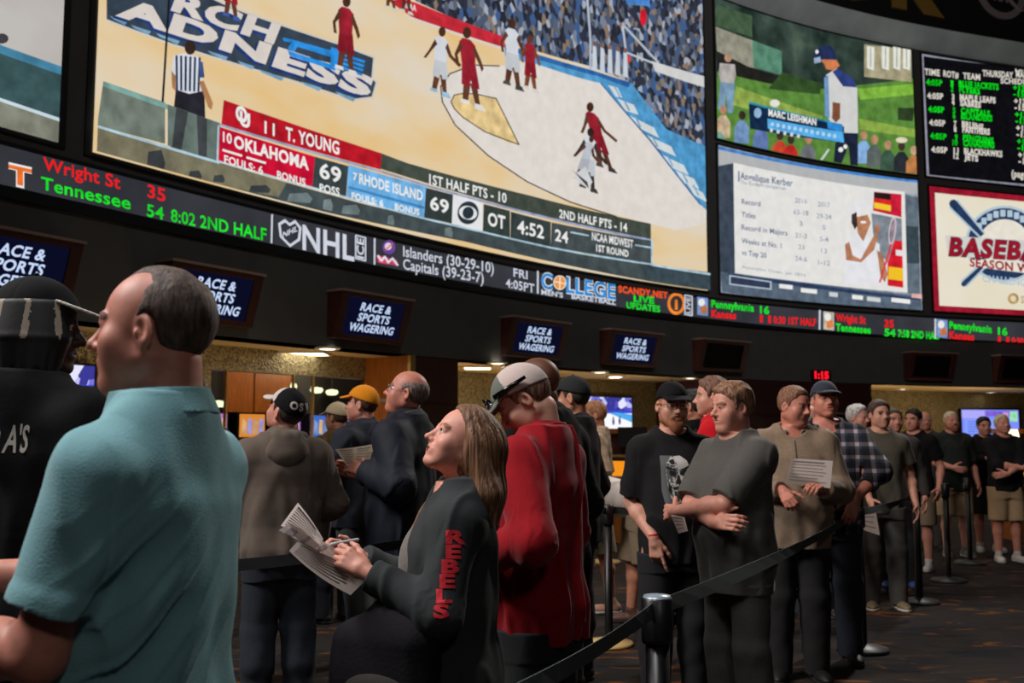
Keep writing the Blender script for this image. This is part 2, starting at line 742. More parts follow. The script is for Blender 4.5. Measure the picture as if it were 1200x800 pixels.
def head_prims(g, fr, o):
    """skull, face and ears in head space: y forward, eyes at z = 0"""
    jw = o.get('jaw', 1.0)
    ff = o.get('facefat', 0.0)
    bw = o.get('brow', 1.0)
    g.ell((0, -0.008, 0.026), (0.0755, 0.098, 0.089), tg=0, fr=fr)
    g.ell((0, 0.026, -0.035), (0.060 + ff * 0.012, 0.062, 0.078), k=0.03, tg=0, fr=fr)
    for sx in (-1, 1):
        g.cone((sx * 0.052 * jw, -0.012, -0.052), (sx * 0.020, 0.060, -0.098), 0.019 + ff * 0.012, 0.016 + ff * 0.006, k=0.024, tg=0, fr=fr)
        g.ell((sx * 0.043, 0.056, -0.028), (0.021 + ff * 0.008, 0.021, 0.019 + ff * 0.008), k=0.022, tg=0, fr=fr)
        g.ell((sx * 0.036, 0.042, -0.052), (0.026 + ff * 0.006, 0.030, 0.034), k=0.03, tg=0, fr=fr)
        g.ell((sx * 0.032, 0.096, 0.001), (0.018, 0.012, 0.010), k=0.012, fr=fr, op='sub')
        g.ell((sx * 0.031, 0.0735, 0.0), (0.0130, 0.0125, 0.0120), k=0.001, tg=2, fr=fr)
        g.ell((sx * 0.031, 0.0835, 0.000), (0.0055, 0.0045, 0.0055), k=0, tg=3, fr=fr)
        lo = o.get('lid', 0.0062)
        g.cone((sx * 0.045, 0.075, 0.002), (sx * 0.031, 0.0855, lo), 0.0042, 0.0042, k=0.004, tg=0, fr=fr)
        g.cone((sx * 0.031, 0.0855, lo), (sx * 0.018, 0.080, 0.002), 0.0042, 0.0038, k=0.004, tg=0, fr=fr)
        g.cone((sx * 0.044, 0.074, -0.004), (sx * 0.030, 0.0835, -0.0072), 0.0038, 0.0040, k=0.004, tg=0, fr=fr)
        g.cone((sx * 0.030, 0.0835, -0.0072), (sx * 0.018, 0.079, -0.003), 0.0040, 0.0036, k=0.004, tg=0, fr=fr)
        # eyebrows
        g.cone((sx * 0.050, 0.070, 0.017), (sx * 0.035, 0.0845, 0.0215), 0.0036 * bw, 0.0042 * bw, k=0.006, tg=4, fr=fr)
        g.cone((sx * 0.035, 0.0845, 0.0215), (sx * 0.016, 0.0895, 0.0175), 0.0042 * bw, 0.0036 * bw, k=0.006, tg=4, fr=fr)
        # ear
        if not o.get('no_ears'):
            er = rot_xyz(-14, 0, sx * 24)
            g.ell((sx * 0.078, -0.012, -0.008), (0.0075, 0.019, 0.031), k=0.008, tg=0, fr=fr, rot=er)
            g.ell((sx * 0.0835, -0.007, -0.004), (0.006, 0.010, 0.017), k=0.006, fr=fr, op='sub', rot=er)
            g.ell((sx * 0.077, 0.002, -0.011), (0.005, 0.005, 0.008), k=0.004, tg=0, fr=fr)
    ns = o.get('nose', 1.0)
    g.cone((-0.036, 0.074, 0.014), (0.036, 0.074, 0.014), 0.011, k=0.014, fr=fr)
    g.cone((0, 0.084, 0.008), (0, 0.098 + 0.008 * ns, -0.030), 0.0085, 0.0115 * ns, k=0.012, tg=0, fr=fr)
    g.ell((0, 0.102 + 0.008 * ns, -0.034), (0.0115 * ns, 0.0105, 0.0095), k=0.008, tg=0, fr=fr)
    for sx in (-1, 1):
        g.ell((sx * 0.0125 * ns, 0.094, -0.037), (0.0085, 0.010, 0.0080), k=0.008, tg=0, fr=fr)
        g.ell((sx * 0.0065, 0.103, -0.0455), (0.0038, 0.005, 0.0035), k=0.002, fr=fr, op='sub')
    sm = o.get('smile', 0)
    g.ell((0, 0.080, -0.064), (0.028, 0.014, 0.020), k=0.018, tg=0, fr=fr)
    if sm:
        for sx in (-1, 1):
            g.cone((0, 0.0870, -0.0585), (sx * 0.033, 0.0660, -0.0505), 0.0050, 0.0036, k=0.003, tg=1, fr=fr)
            g.cone((0, 0.0845, -0.0800), (sx * 0.033, 0.0655, -0.0600), 0.0062, 0.0040, k=0.003, tg=1, fr=fr)
        for sx in (-1, 1):
            g.cone((0, 0.0900, -0.0690), (sx * 0.029, 0.0740, -0.0580), 0.0088, 0.0068, k=0.001, tg=1, fr=fr, op='sub')
        for sx in (-1, 1):
            g.cone((0, 0.0835, -0.0660), (sx * 0.027, 0.0690, -0.0575), 0.0074, 0.0056, k=0, tg=2, fr=fr)
            g.ell((sx * 0.043, 0.056, -0.036), (0.020, 0.020, 0.018), k=0.014, tg=0, fr=fr)
    else:
        g.ell((0, 0.0870, -0.0600), (0.022, 0.0085, 0.0052), k=0.004, tg=1, fr=fr)
        g.ell((0, 0.0855, -0.0715), (0.019, 0.0085, 0.0058), k=0.004, tg=1, fr=fr)
        g.ell((0, 0.0985, -0.0658), (0.023, 0.012, 0.0014 + o.get('open', 0) * 0.005), k=0.003, fr=fr, op='sub')
    g.ell((0, 0.070, -0.100), (0.022, 0.019, 0.016), k=0.016, tg=0, fr=fr)
    if ff > 0.4:
        g.ell((0, 0.030, -0.108), (0.045, 0.045, 0.024), k=0.03, tg=0, fr=fr)


HAIRLINE_Y = [-0.13, -0.09, -0.06, -0.036, -0.026, -0.008, 0.010, 0.014, 0.026, 0.032, 0.050, 0.066, 0.080, 0.11]
HAIRLINE_Z = [-0.085, -0.078, -0.062, -0.036, 0.010, 0.024, 0.012, -0.018, -0.014, 0.026, 0.044, 0.062, 0.074, 0.078]


def hair_mesh(kind, fr, m, parent, h, seed, thick=None):
    c = fr[1]
    g = Grid(c - 0.20, c + 0.20, h)
    t = {'short': 0.017, 'buzz': 0.006, 'side': 0.0055, 'full': 0.028, 'crop': 0.011, 'recede': 0.0060}[kind] if thick is None else thick
    t0 = max(0.0008, h * 0.3)
    g.ell((0, -0.009, 0.026), (0.0755 + t0, 0.098 + t0, 0.089 + t0), fr=fr)
    w = Waves(seed, 9, 95, 0.6, (1, 1, 0.5))
    w2 = Waves(seed + 5, 8, 190, 0.6, (1, 0.6, 0.4))
    w3 = Waves(seed + 6, 9, 300, 0.5, (1, 1, 0.6))
    hy, hz = HAIRLINE_Y, HAIRLINE_Z

    def reg(x, y, z):
        e = np.interp(y, hy, hz) - z
        e = e + 0.010 * w(x, y, z) + (0.010 if kind in ('recede', 'buzz', 'side') else 0.005) * w3(x, y, z)
        if kind == 'side':
            top = np.interp(y, [-0.13, -0.08, -0.02, 0.04], [0.070, 0.074, 0.058, 0.03])
            e = np.maximum(e, z - top - 0.008 * w(x, y, z))
            e = np.maximum(e, y - 0.026)
        if kind == 'recede':
            # high forehead: bare temples, a narrow tuft along the crown
            lim = np.interp(np.abs(x) + 0.008 * w(x * 2, y * 2, z * 2), [0, 0.018, 0.040, 0.060, 0.09], [0.066, 0.052, 0.002, -0.012, 0.020])
            e = np.maximum(e, (y - lim) * 0.8)
        return e

    def grow(x, y, z):
        e = reg(x, y, z)
        up = np.clip((z - 0.02) / 0.07, 0, 1)
        side = 0.55 + 0.45 * up if kind in ('short', 'full', 'crop') else 1.0
        f = np.clip(-e / (0.030 if kind != 'full' else 0.016), 0, 1) ** 0.7
        lump = 1 + 0.55 * w(x, y, z) + 0.30 * w2(x, y, z)
        return -t * f * side * lump
    g.field(grow, fr, 0.05)
    g.clip(lambda x, y, z: reg(x, y, z) * 0.6, fr)
    return g.build('hair', m, parent)


def cap_mesh(fr, mats, parent, h, back=False, brim=True, front_m=None, flat=0.0):
    R, c = fr
    if back:
        R = R @ rot_xyz(0, 0, 180)
    f2 = (R, c + R @ np.array((0, 0.0, 0.0)))
    g = Grid(c - 0.19, c + 0.19, h)
    g.ell((0, -0.006, 0.030), (0.087, 0.109, 0.103), fr=f2, tg=0)
    if front_m is not None:
        def fm(x, y, z):
            return np.where(y > 0.030, 0.0, 1.0) - 0.5
        sl = (slice(0, None),) * 3
        x, y, z = g.pts(sl, f2)
        yy = np.broadcast_to(y + 0 * x + 0 * z, g.t.shape)
        g.t[yy > 0.028] = 1
    g.clip(lambda x, y, z: (0.034 + 0.20 * y - z), f2, k=0.003)
    # seams of the six panels
    g.field(lambda x, y, z: 0.0016 * np.exp(-((np.abs(np.sin(1.5 * (np.arctan2(x, y)))) / 0.05) ** 2)), f2, 0.02)
    o = g.build('cap', mats, parent)
    g2 = Grid(c - 0.25, c + 0.25, h)

    def br(x, y, z):
        zz = 0.052 - 0.35 * (y - 0.09) - (1 - flat) * 3.0 * x * x
        sh = np.abs(z - zz) - 0.0045
        pl = (np.sqrt((x / 0.080) ** 2 + ((y - 0.078) / 0.085) ** 2) - 1) * 0.07
        return np.maximum(np.maximum(sh * 0.9, pl), 0.055 - y)
    if brim:
        func(g2, (-0.09, 0.04, -0.03), (0.09, 0.175, 0.09), br, fr=f2)
        g2.build('brim', mats[-1] if isinstance(mats, (list, tuple)) else mats, o)
    g3 = Grid(c - 0.19, c + 0.19, max(0.003, h))
    g3.ell((0, -0.006, 0.136), (0.008, 0.008, 0.006), fr=f2)
    g3.build('button', mats[0] if isinstance(mats, (list, tuple)) else mats, o)
    return o


def glasses_mesh(fr, m, parent, z0=0.0, lens=None, y0=0.0):
    R, c = fr

    def P(x, y, z):
        return tuple(R @ np.array((x, y, z)) + c)
    mb = MB()
    for sx in (-1, 1):
        pts = []
        for i in range(21):
            a = 2 * PI * i / 20
            ca, sa = math.cos(a), math.sin(a)
            px = sx * 0.033 + 0.025 * np.sign(ca) * abs(ca) ** 0.7
            pz = z0 - 0.002 + 0.018 * np.sign(sa) * abs(sa) ** 0.7
            pts.append(P(px, y0 + 0.104 - 4 * px * px, pz))
        mb.tube(pts, 0.0017, m, 6, caps=False)
        mb.tube([P(sx * 0.058, y0 + 0.090, z0 + 0.006), P(sx * 0.078, y0 + 0.070, z0 + 0.006), P(sx * 0.084, -0.005, z0 + 0.008), P(sx * 0.080, -0.030, z0 - 0.012)], 0.0018, m, 6)
    mb.tube([P(-0.009, y0 + 0.104, z0 + 0.004), P(0, y0 + 0.108, z0 + 0.006), P(0.009, y0 + 0.104, z0 + 0.004)], 0.0016, m, 6)
    o = mb.build('glasses', parent, True)
    if lens is not None:
        ml = MB()
        for sx in (-1, 1):
            pts = []
            for i in range(16):
                a = 2 * PI * i / 16
                ca, sa = math.cos(a), math.sin(a)
                px = sx * 0.033 + 0.024 * np.sign(ca) * abs(ca) ** 0.7
                pz = z0 - 0.002 + 0.017 * np.sign(sa) * abs(sa) ** 0.7
                pts.append(P(px, y0 + 0.104 - 4 * px * px, pz))
            ml.poly(pts, lens)
        ml.build('lenses', o)
    return o


def beard_mesh(fr, m, parent, h, long=0.012):
    c = fr[1]
    g = Grid(c - 0.19, c + 0.19, h)
    for sx in (-1, 1):
        g.cone((sx * 0.064, -0.004, -0.030), (sx * 0.056, 0.016, -0.075), 0.013, 0.019, k=0.02, fr=fr)
        g.cone((sx * 0.056, 0.016, -0.075), (sx * 0.018, 0.068, -0.105), 0.019, 0.022, k=0.02, fr=fr)
        g.cone((sx * 0.028, 0.082, -0.066), (0, 0.094, -0.052), 0.008, 0.007, k=0.008, fr=fr)
        g.cone((sx * 0.030, 0.078, -0.066), (sx * 0.022, 0.076, -0.095), 0.010, 0.016, k=0.012, fr=fr)
    g.ell((0, 0.074, -0.108 - long), (0.032, 0.026, 0.024 + long), k=0.02, fr=fr)
    w = Waves(3, 9, 160, 0.5, (1, 1, 0.5))
    g.field(lambda x, y, z: 0.0025 * w(x, y, z), fr)
    g.ell((0, 0.100, -0.068), (0.020, 0.022, 0.007), k=0.004, fr=fr, op='sub')
    return g.build('beard', m, parent)


SKIN_SETS = {}


def skin_mats(name, rgb, hair_rgb, lips=None):
    key = (name, tuple(hair_rgb))
    if key not in SKIN_SETS:
        lips = lips or (int(rgb[0] * 0.88), int(rgb[1] * 0.72), int(rgb[2] * 0.72))
        SKIN_SETS[key] = [
            mat('skin_' + name, rgb, 0.52, noise=0.10, scale=45, bump=0.06, sss=0.25),
            mat('lips_' + name, lips, 0.45),
            mat('eye_white', (205, 200, 195), 0.25),
            mat('iris', (38, 30, 26), 0.2),
            mat('brow_%d_%d_%d' % tuple(hair_rgb), tuple(int(v * 0.6 + r_ * 0.4) for v, r_ in zip(hair_rgb, rgb)), 0.85, noise=0.3, scale=300),
        ]
    return SKIN_SETS[key]


def person(label, X, Y, heading, H=1.75, res=0.006, skin=('fair', (214, 160, 138)), hair=('short', (70, 50, 36)),
           head=(0, 0, 0), head_o=None, fat=0.0, width=1.0, lean=0.0, female=False,
           top=None, bottom=None, shoes=(30, 28, 28), arms=None, cap=None, glasses=None, beard=None,
           seed=1, step=0.0, stance=0.11, group=None, hair_thick=None, neck=1.0, drop=0.0):
    """one standing figure; local space: y forward, x to its right, feet at z = 0"""
    head_o = dict(head_o or {})
    root = thing('person', label, 'person', (X, Y, 0), math.radians(heading), group)
    s = H / 1.75
    root.scale = (s, s, s)
    hh = res / s
    hc = max(hh, 0.0045)
    ctx = {'root': root, 'h': hh, 'neck': neck * (0.85 if female else 1.0)}
    Rl = rot_xyz(-lean, 0, 0)
    piv = np.array((0, 0, 0.95))
    U = (Rl, piv - Rl @ piv)               # frame of the upper body
    UP = lambda v: U[0] @ np.array(v, dtype=np.float64) + U[1]
    hp, hr, hy = head
    Rh = Rl @ rot_xyz(hp, hr, hy)
    pivh = UP((0, -0.006, 1.555))
    HF = (Rh, pivh + Rh @ np.array((0, 0.014, 0.078)))
    ctx['HF'] = HF
    ctx['U'] = U
    W = width
    fw = 0.90 if female else 1.0
    # ---- joints
    shz = (1.398 if not female else 1.392) - drop
    SH = {sd: UP((sd * 0.170 * W * fw, -0.008, shz)) for sd in (-1, 1)}
    arms = arms or {}
    J = {}
    for sd, key in ((1, 'R'), (-1, 'L')):
        a = dict(arms.get(key, {}))
        Wt = a.get('wrist', (sd * (0.265 * W + fat * 0.03), 0.035, 0.885))
        if 'px' in a:                      # a wrist seen at (px, py), D metres ahead
            q = sight(*a['px']) - np.array((X, Y, 0))
            Wt = np.array(Matrix.Rotation(-math.radians(heading), 3, 'Z')) @ q / s
        Wt = np.array(Wt, dtype=np.float64)
        pole = a.get('pole', (sd * 0.35, -1.0, -0.1))
        E, Wr = ik(SH[sd], Wt, 0.292 * fw ** 0.5, 0.262 * fw ** 0.5, pole)
        fd = (Wr - E) / np.linalg.norm(Wr - E)
        hd = np.array(a['dir'], dtype=np.float64) if 'dir' in a else fd
        hd = hd / np.linalg.norm(hd)
        nb = np.array(a.get('back', (sd, 0.1, 0.0)), dtype=np.float64)
        nb = nb - (nb @ hd) * hd
        nb /= np.linalg.norm(nb)
        th = np.cross(hd, nb) * (-sd)
        J[sd] = dict(S=SH[sd], E=E, W=Wr, fr=(np.stack([th, hd, nb], 1), Wr + hd * 0.012), o=a)
    ctx['J'] = J
    st = stance
    LEG = {}
    for sd in (-1, 1):
        fy = step * sd
        LEG[sd] = (np.array((sd * 0.088, 0.0, 0.91)), np.array((sd * (st * 0.55 + 0.045), fy * 0.6 + 0.012, 0.49)), np.array((sd * st, fy, 0.085)))
    ctx['LEG'] = LEG
    # ---- torso rows
    b = fat
    rows = [(0.80, 0, -0.005, 0.150 * fw ** -0.5, 0.105), (0.92, 0, -0.008 + 0.01 * b, 0.163 * fw ** -0.5 + 0.02 * b, 0.115 + 0.05 * b),
            (1.03, 0, 0.004 + 0.045 * b, 0.148 * fw + 0.050 * b, 0.106 + 0.075 * b), (1.13, 0, 0.004 + 0.035 * b, 0.148 * fw + 0.045 * b, 0.108 + 0.065 * b),
            (1.24, 0, 0.004 + 0.012 * b, 0.156 * fw + 0.024 * b, 0.114 + 0.030 * b), (1.32, 0, 0.0, 0.164 * fw + 0.010 * b, 0.114 + 0.015 * b),
            (1.385, 0, -0.008, 0.146 * fw, 0.096), (1.445, 0, -0.016, 0.092 * fw, 0.070), (1.50, 0, -0.014, 0.062, 0.058)]
    rows = [(z, cx, cy, rx * W, ry) for z, cx, cy, rx, ry in rows]
    # ---- body
    allp = [HF[1] + v for v in (np.array((0.15, 0.16, 0.15)), np.array((-0.15, -0.16, -0.15)))]
    for sd in (-1, 1):
        allp += [J[sd]['S'], J[sd]['E'], J[sd]['W'] + J[sd]['fr'][0][:, 1] * 0.20]
        allp += list(LEG[sd])
    allp = np.array(allp)
    lo = allp.min(0) - 0.10
    hi = allp.max(0) + 0.10
    lo = np.minimum(lo, (-0.24 * W, -0.22, -0.01))
    hi = np.maximum(hi, (0.24 * W, 0.22 + 0.06 * b, 0.0))
    lo[2] = -0.01
    ctx['box'] = (lo, hi)
    g = Grid(lo, hi, hh)
    if lean > 15:
        g.loft(rows[:3], tg=0)
        g.loft(rows[1:], k=0.05, tg=0, fr=U)
    else:
        g.loft(rows, tg=0, fr=U)
    for sd in (-1, 1):
        g.cone((sd * 0.045, -0.020, 1.452), (sd * 0.160 * W * fw, -0.010, shz - 0.002), 0.044, 0.050 * fw, k=0.09, tg=0, fr=U)
        j = J[sd]
        aw = (0.88 if female else 1.0) * (1 + 0.18 * b)
        mid = j['S'] * 0.55 + j['E'] * 0.45
        g.cone(j['S'], mid, 0.053 * aw, 0.047 * aw, k=0.04, tg=0)
        g.cone(mid, j['E'], 0.047 * aw, 0.039 * aw, k=0.02, tg=0)
        m2 = j['E'] * 0.68 + j['W'] * 0.32
        g.cone(j['E'], m2, 0.038 * aw, 0.042 * aw, k=0.025, tg=0)
        g.cone(m2, j['W'], 0.042 * aw, 0.026 * aw, k=0.02, tg=0)
        hk = dict(j['o'].get('hand', {}))
        hand_prims(g, j['fr'], s=0.95 if female else 1.03, **hk)
        Hp, K, A = LEG[sd]
        g.cone(Hp, K, 0.086, 0.056, k=0.04, tg=0)
        cm = K * 0.68 + A * 0.32 + np.array((0, -0.018, 0))
        g.cone(K, cm, 0.054, 0.056, k=0.02, tg=0)
        g.cone(cm, A, 0.056, 0.037, k=0.03, tg=0)
        g.cone(A + np.array((0, -0.03, -0.045)), A + np.array((0, 0.13, -0.062)), 0.030, 0.022, k=0.03, tg=0)
    nk = HF[0] @ np.array((0, -0.030, -0.060)) + HF[1]
    g.cone(nk, UP((0, -0.022, 1.455)), 0.055 * neck * (0.86 if female else 1), 0.063 * neck * (0.84 if female else 1), k=0.03, tg=0)
    head_prims(g, HF, head_o)
    sm = skin_mats(skin[0], skin[1], hair[1] if hair else (40, 30, 26))
    body = g.build('body', sm, root)
    ctx['body'] = body
    # ---- hair, cap, glasses, beard
    if hair:
        hm = mat('hair_%d_%d_%d' % tuple(hair[1]), tuple(int(v * 0.62) for v in hair[1]), 0.7, scale=120, bump=0.9, stretch=(1, 1, 0.22), rgb2=tuple(min(255, int(v * 1.75)) for v in hair[1]))
        if hair[0] in ('short', 'buzz', 'side', 'full', 'crop', 'recede'):
            hair_mesh(hair[0], HF, hm, root, hh, seed, 0.004 if cap else hair_thick)
    if cap:
        cm_ = cap['mats']
        co = cap_mesh(HF, cm_, root, hh, cap.get('back', False), front_m=cap.get('front'), flat=cap.get('flat', 0.0))
        ctx['cap'] = co
    if glasses:
        glasses_mesh(HF, glasses, root, lens=None)
    if beard:
        beard_mesh(HF, beard[0], root, hh, beard[1])
    # ---- trousers
    if bottom:
        gb = Grid(lo, np.array((hi[0], hi[1], 1.12)), max(hc, 0.006))
        t = bottom.get('t', 0.012)
        br = [(z, cx, cy, rx + t, ry + t) for z, cx, cy, rx, ry in rows if z < 1.08]
        br[0] = (0.765, 0, -0.005, br[0][3] - 0.01, br[0][4])
        gb.loft(br, tg=0)
        wz = bottom.get('waist', (top.get('hem', 0.86) + 0.05) if top else 1.0)
        for sd in (-1, 1):
            Hp, K, A = LEG[sd]
            if bottom.get('short'):
                ke = Hp + (K - Hp) * bottom.get('len', 0.93)
                capped(gb, Hp, ke, 0.096 + t, 0.088 + t, k=0.05)
            else:
                gb.cone(Hp, K, 0.091 + t, 0.070 + t, k=0.05)
                gb.cone(K, K * 0.6 + A * 0.4 + np.array((0, -0.02, 0)), 0.068 + t, 0.068 + t, k=0.02)
                capped(gb, K, A + np.array((0, -0.005, -0.045)), 0.068 + t, 0.058 + t, k=0.03)
        w = Waves(seed + 40, 8, 34, 0.6, (1, 1, 0.8))
        w2 = Waves(seed + 41, 8, 58, 0.6, (1.0, 1.0, 0.8))
        gb.field(lambda x, y, z: 0.004 * w(x, y, z) + 0.0045 * w2(x, y, z) * np.clip((0.70 - z) * 3, 0.2, 1))
        gb.plane((0, 0, 1), wz)
        tr = gb.build(bottom.get('name', 'trousers'), bottom['mat'], root)
        ctx['trousers'] = tr
    # ---- shoes
    if shoes is not None:
        shm = mat('shoe_%d_%d_%d' % tuple(shoes), tuple(shoes), 0.55, bump=0.1)
        som = mat('shoe_sole_%d' % (210 if sum(shoes) > 300 else 40), (205, 203, 198) if sum(shoes) > 300 else (40, 38, 36), 0.8)
        for sd in (-1, 1):
            A = LEG[sd][2]
            gs = Grid(A + np.array((-0.07, -0.12, -0.10)), A + np.array((0.07, 0.24, 0.06)), max(0.006, hh))
            turn = (rot_xyz(0, 0, -sd * 10), np.array((A[0], A[1], 0.0)))
            gs.cone((0, -0.045, 0.042), (0, 0.125, 0.030), 0.043, 0.036, fr=turn)
            gs.ell((0, 0.10, 0.028), (0.048, 0.095, 0.040), k=0.02, fr=turn)
            gs.cone((0, -0.03, 0.05), (0, 0.0, 0.105), 0.040, 0.044, k=0.02, fr=turn)
            gs.plane((0, 0, -1), -0.022)
            so = gs.build('shoe', shm, root)
            gs2 = Grid(A + np.array((-0.08, -0.12, -0.10)), A + np.array((0.08, 0.25, -0.04)), max(0.006, hh))
            gs2.cone((0, -0.045, 0.030), (0, 0.130, 0.030), 0.046, 0.045, fr=turn)
            gs2.ell((0, 0.10, 0.030), (0.052, 0.100, 0.060), k=0.01, fr=turn)
            gs2.plane((0, 0, 1), 0.024)
            gs2.plane((0, 0, -1), 0.0)
            gs2.build('sole', som, so)
    # ---- top garment
    if top:
        garment(ctx, top, rows, W, fw, shz, b, seed, female, hc)
    return ctx


def garment(ctx, top, rows, W, fw, shz, b, seed, female, hc):
    root, U, J = ctx['root'], ctx['U'], ctx['J']
    lo, hi = ctx['box']
    t = top.get('t', 0.014)
    hem = top.get('hem', 0.86)
    hg = top.get('res', hc)
    g = Grid(lo - 0.04, np.array((hi[0] + 0.04, hi[1] + 0.04, max(1.62, hi[2] if ctx.get('lean') else 1.62))), hg)
    rr = []
    mx, my, mcy = 0, 0, 0
    for z, cx, cy, rx, ry in sorted(rows, key=lambda r: -r[0]):
        if z < 1.25:                       # cloth hangs from chest and belly
            drape = top.get('drape', 0.92)
            rx = max(rx, mx * drape)
            if ry < my * drape:
                ry = my * drape
                cy = mcy * drape
        mx, my, mcy = rx, ry, cy
        if z < 1.49:
            rr.append((z, cx, cy, rx + t * (1 + 0.3 * (z < 1.2)), ry + t * (1 + 0.3 * (z < 1.2))))
    rr.append((1.51, 0, -0.016, 0.066 + t, 0.062 + t * 0.8))
    zmin = min(r[0] for r in rr)
    if hem < zmin:
        l = rr[np.argmin([r[0] for r in rr])]
        rr.append((hem - 0.02, l[1], l[2], l[3], l[4]))
    g.loft(rr, tg=0, fr=U)
    nr = 0.064 * ctx['neck'] + t * 0.9
    g.cone((0, -0.026, 1.42), (0, -0.028, 1.468), nr, nr, k=0.04, tg=0, fr=U)
    st_ = top.get('slump', 0.0)
    for sd in (-1, 1):
        j = J[sd]
        aw = (0.88 if female else 1.0) * (1 + 0.18 * b)
        g.cone((sd * 0.045, -0.020, 1.448), (sd * 0.160 * W * fw, -0.010, shz), 0.044 + t * 0.8, 0.051 * fw + t * 0.9, k=0.07, tg=0, fr=U)
        ta = t * top.get('arm', 1.0)
        if top['sleeve'] == 'short':
            fr_ = top.get('slen', 0.66)
            e = j['S'] + (j['E'] - j['S']) * fr_
            capped(g, j['S'], e, 0.056 * aw + ta, 0.054 * aw + ta * 1.25, k=0.035, tg=0)
            if top.get('rib'):
                capped(g, e - (e - j['S']) / np.linalg.norm(e - j['S']) * 0.016, e, 0.0575 * aw + ta * 1.25, 0.0575 * aw + ta * 1.25, k=0.002, tg=0)
        else:
            g.cone(j['S'], j['E'], 0.055 * aw + ta, 0.044 * aw + ta, k=0.04, tg=0)
            we = j['E'] + (j['W'] - j['E']) * top.get('wlen', 0.97)
            capped(g, j['E'], we, 0.044 * aw + ta, 0.030 * aw + ta * 0.9, k=0.03, tg=0)
            if top.get('cuff'):
                wc = j['E'] + (j['W'] - j['E']) * 0.86
                capped(g, wc, we, 0.034 * aw + ta, 0.034 * aw + ta, k=0.006, tg=1 if top.get('cuff') == 2 else None)
    amp = top.get('fold', 0.006) * 1.35
    w = Waves(seed + 70, 9, top.get('freq', 26), 0.7, (1.0, 1.0, 0.65))
    w2 = Waves(seed + 71, 8, 75, 0.5, (1, 1, 0.8))

    w3 = Waves(seed + 72, 6, top.get('freq', 26) * 0.9, 0.6, (1.0, 1.0, 0.55))

    def folds(x, y, z):
        a = w(x, y, z)
        c = w3(x, y, z)
        cr = np.exp(-(c / 0.13) ** 2) * np.clip(0.6 + a, 0, 1.4)
        low = np.clip((1.30 - z) * 3.0, 0, 1)
        return amp * a - amp * 1.1 * cr + amp * 0.25 * w2(x, y, z) + amp * top.get('drapes', 0.45) * low * np.sin(np.arctan2(x, y + 0.02) * 9 + 5 * a + seed)
    g.field(folds, None)
    if top.get('extra_fold'):
        g.field(top['extra_fold'], None)
    # sleeve creases gather at the elbow
    if top['sleeve'] == 'long':
        for sd in (-1, 1):
            E, S_, W_ = J[sd]['E'], J[sd]['S'], J[sd]['W']
            ax = (W_ - E) / np.linalg.norm(W_ - E)

            wc_ = Waves(seed + 80 + sd, 7, 85, 0.5, (1, 1, 1))

            def crease(x, y, z, E=E, ax=ax, wc_=wc_):
                q = (x - E[0]) * ax[0] + (y - E[1]) * ax[1] + (z - E[2]) * ax[2]
                r2 = (x - E[0]) ** 2 + (y - E[1]) ** 2 + (z - E[2]) ** 2
                v = np.sin(q * 95 + 3.0 * wc_(x, y, z))
                return -0.0045 * np.exp(-(v / 0.45) ** 2) * np.clip(0.5 + 1.2 * wc_(x, y, z), 0, 1) * np.exp(-r2 / 0.016)
            g.field(crease)
    g.plane((0, 0, -1), -hem, fr=U)
    nk = top.get('neck', 'crew')
    if nk == 'crew':
        g.ell((0, 0.022, 1.530), (0.082, 0.088, 0.066), k=0.008, fr=U, op='sub')
    elif nk == 'open':
        g.ell((0, 0.040, 1.52), (0.075, 0.090, 0.085), k=0.008, fr=U, op='sub')
    elif nk == 'low':
        g.ell((0, 0.045, 1.515), (0.088, 0.105, 0.105), k=0.008, fr=U, op='sub')
    o = g.build(top.get('name', 'shirt'), top['mat'], root)
    ctx['top'] = o
    cl = top.get('collar')
    if cl:
        gc = Grid((-0.2, -0.2, 1.36), (0.2, 0.25, 1.66), min(hg, 0.006))
        if U[1].any():
            q = U[0] @ np.array((0, 0, 1.5)) + U[1]
            gc = Grid(q - 0.22, q + 0.22, min(hg, 0.006))
        Rc = rot_xyz(cl.get('tilt', -18), 0, 0)
        fc = (U[0] @ Rc, U[0] @ np.array((0, -0.016, cl.get('z', 1.455))) + U[1])
        r0, hgt, fl, tk = cl.get('r', 0.074), cl.get('h', 0.05), cl.get('flare', 0.006), cl.get('t', 0.006)
        gap = cl.get('gap', 25)
        w3 = Waves(seed + 9, 6, 40, 0.5)

        def ring(x, y, z):
            r = np.sqrt(x * x + (y * 0.96) ** 2)
            tgt = r0 + fl * (z / hgt) - (cl.get('roll', 0.0) * (z / hgt) ** 2)
            e = np.abs(r - tgt) - tk
            e = np.maximum(e, z - hgt - 0.004 * w3(x, y, z))
            e = np.maximum(e, -0.02 - z)
            if gap:
                ang = np.degrees(np.abs(np.arctan2(x, y)))
                e = np.maximum(e, (gap - ang) * 0.0013)
            return e
        func(gc, (-0.13, -0.13, -0.03), (0.13, 0.13, hgt + 0.01), ring, fr=fc)
        if cl.get('fold'):                 # turned-down leaf of a polo or shirt collar
            def leaf(x, y, z):
                r = np.sqrt(x * x + (y * 0.96) ** 2)
                drop = cl['fold'] * (1.15 + 0.35 * np.clip(y / 0.08, 0, 1))
                u = (hgt - z) / drop
                tgt = r0 + fl + 0.003 + (0.010 + 0.010 * np.clip(np.abs(x) / 0.08, 0, 1)) * np.clip(u, 0, 1)
                e = np.maximum(r - tgt - 0.003, r0 - 0.004 - r)
                e = np.maximum(e, np.maximum(z - hgt - 0.002, (hgt - drop) - z))
                ang = np.degrees(np.abs(np.arctan2(x, y)))
                return np.maximum(e, (gap + 4 - ang) * 0.0013)
            func(gc, (-0.14, -0.14, -0.06), (0.14, 0.14, hgt + 0.01), leaf, k=0.004, fr=fc)
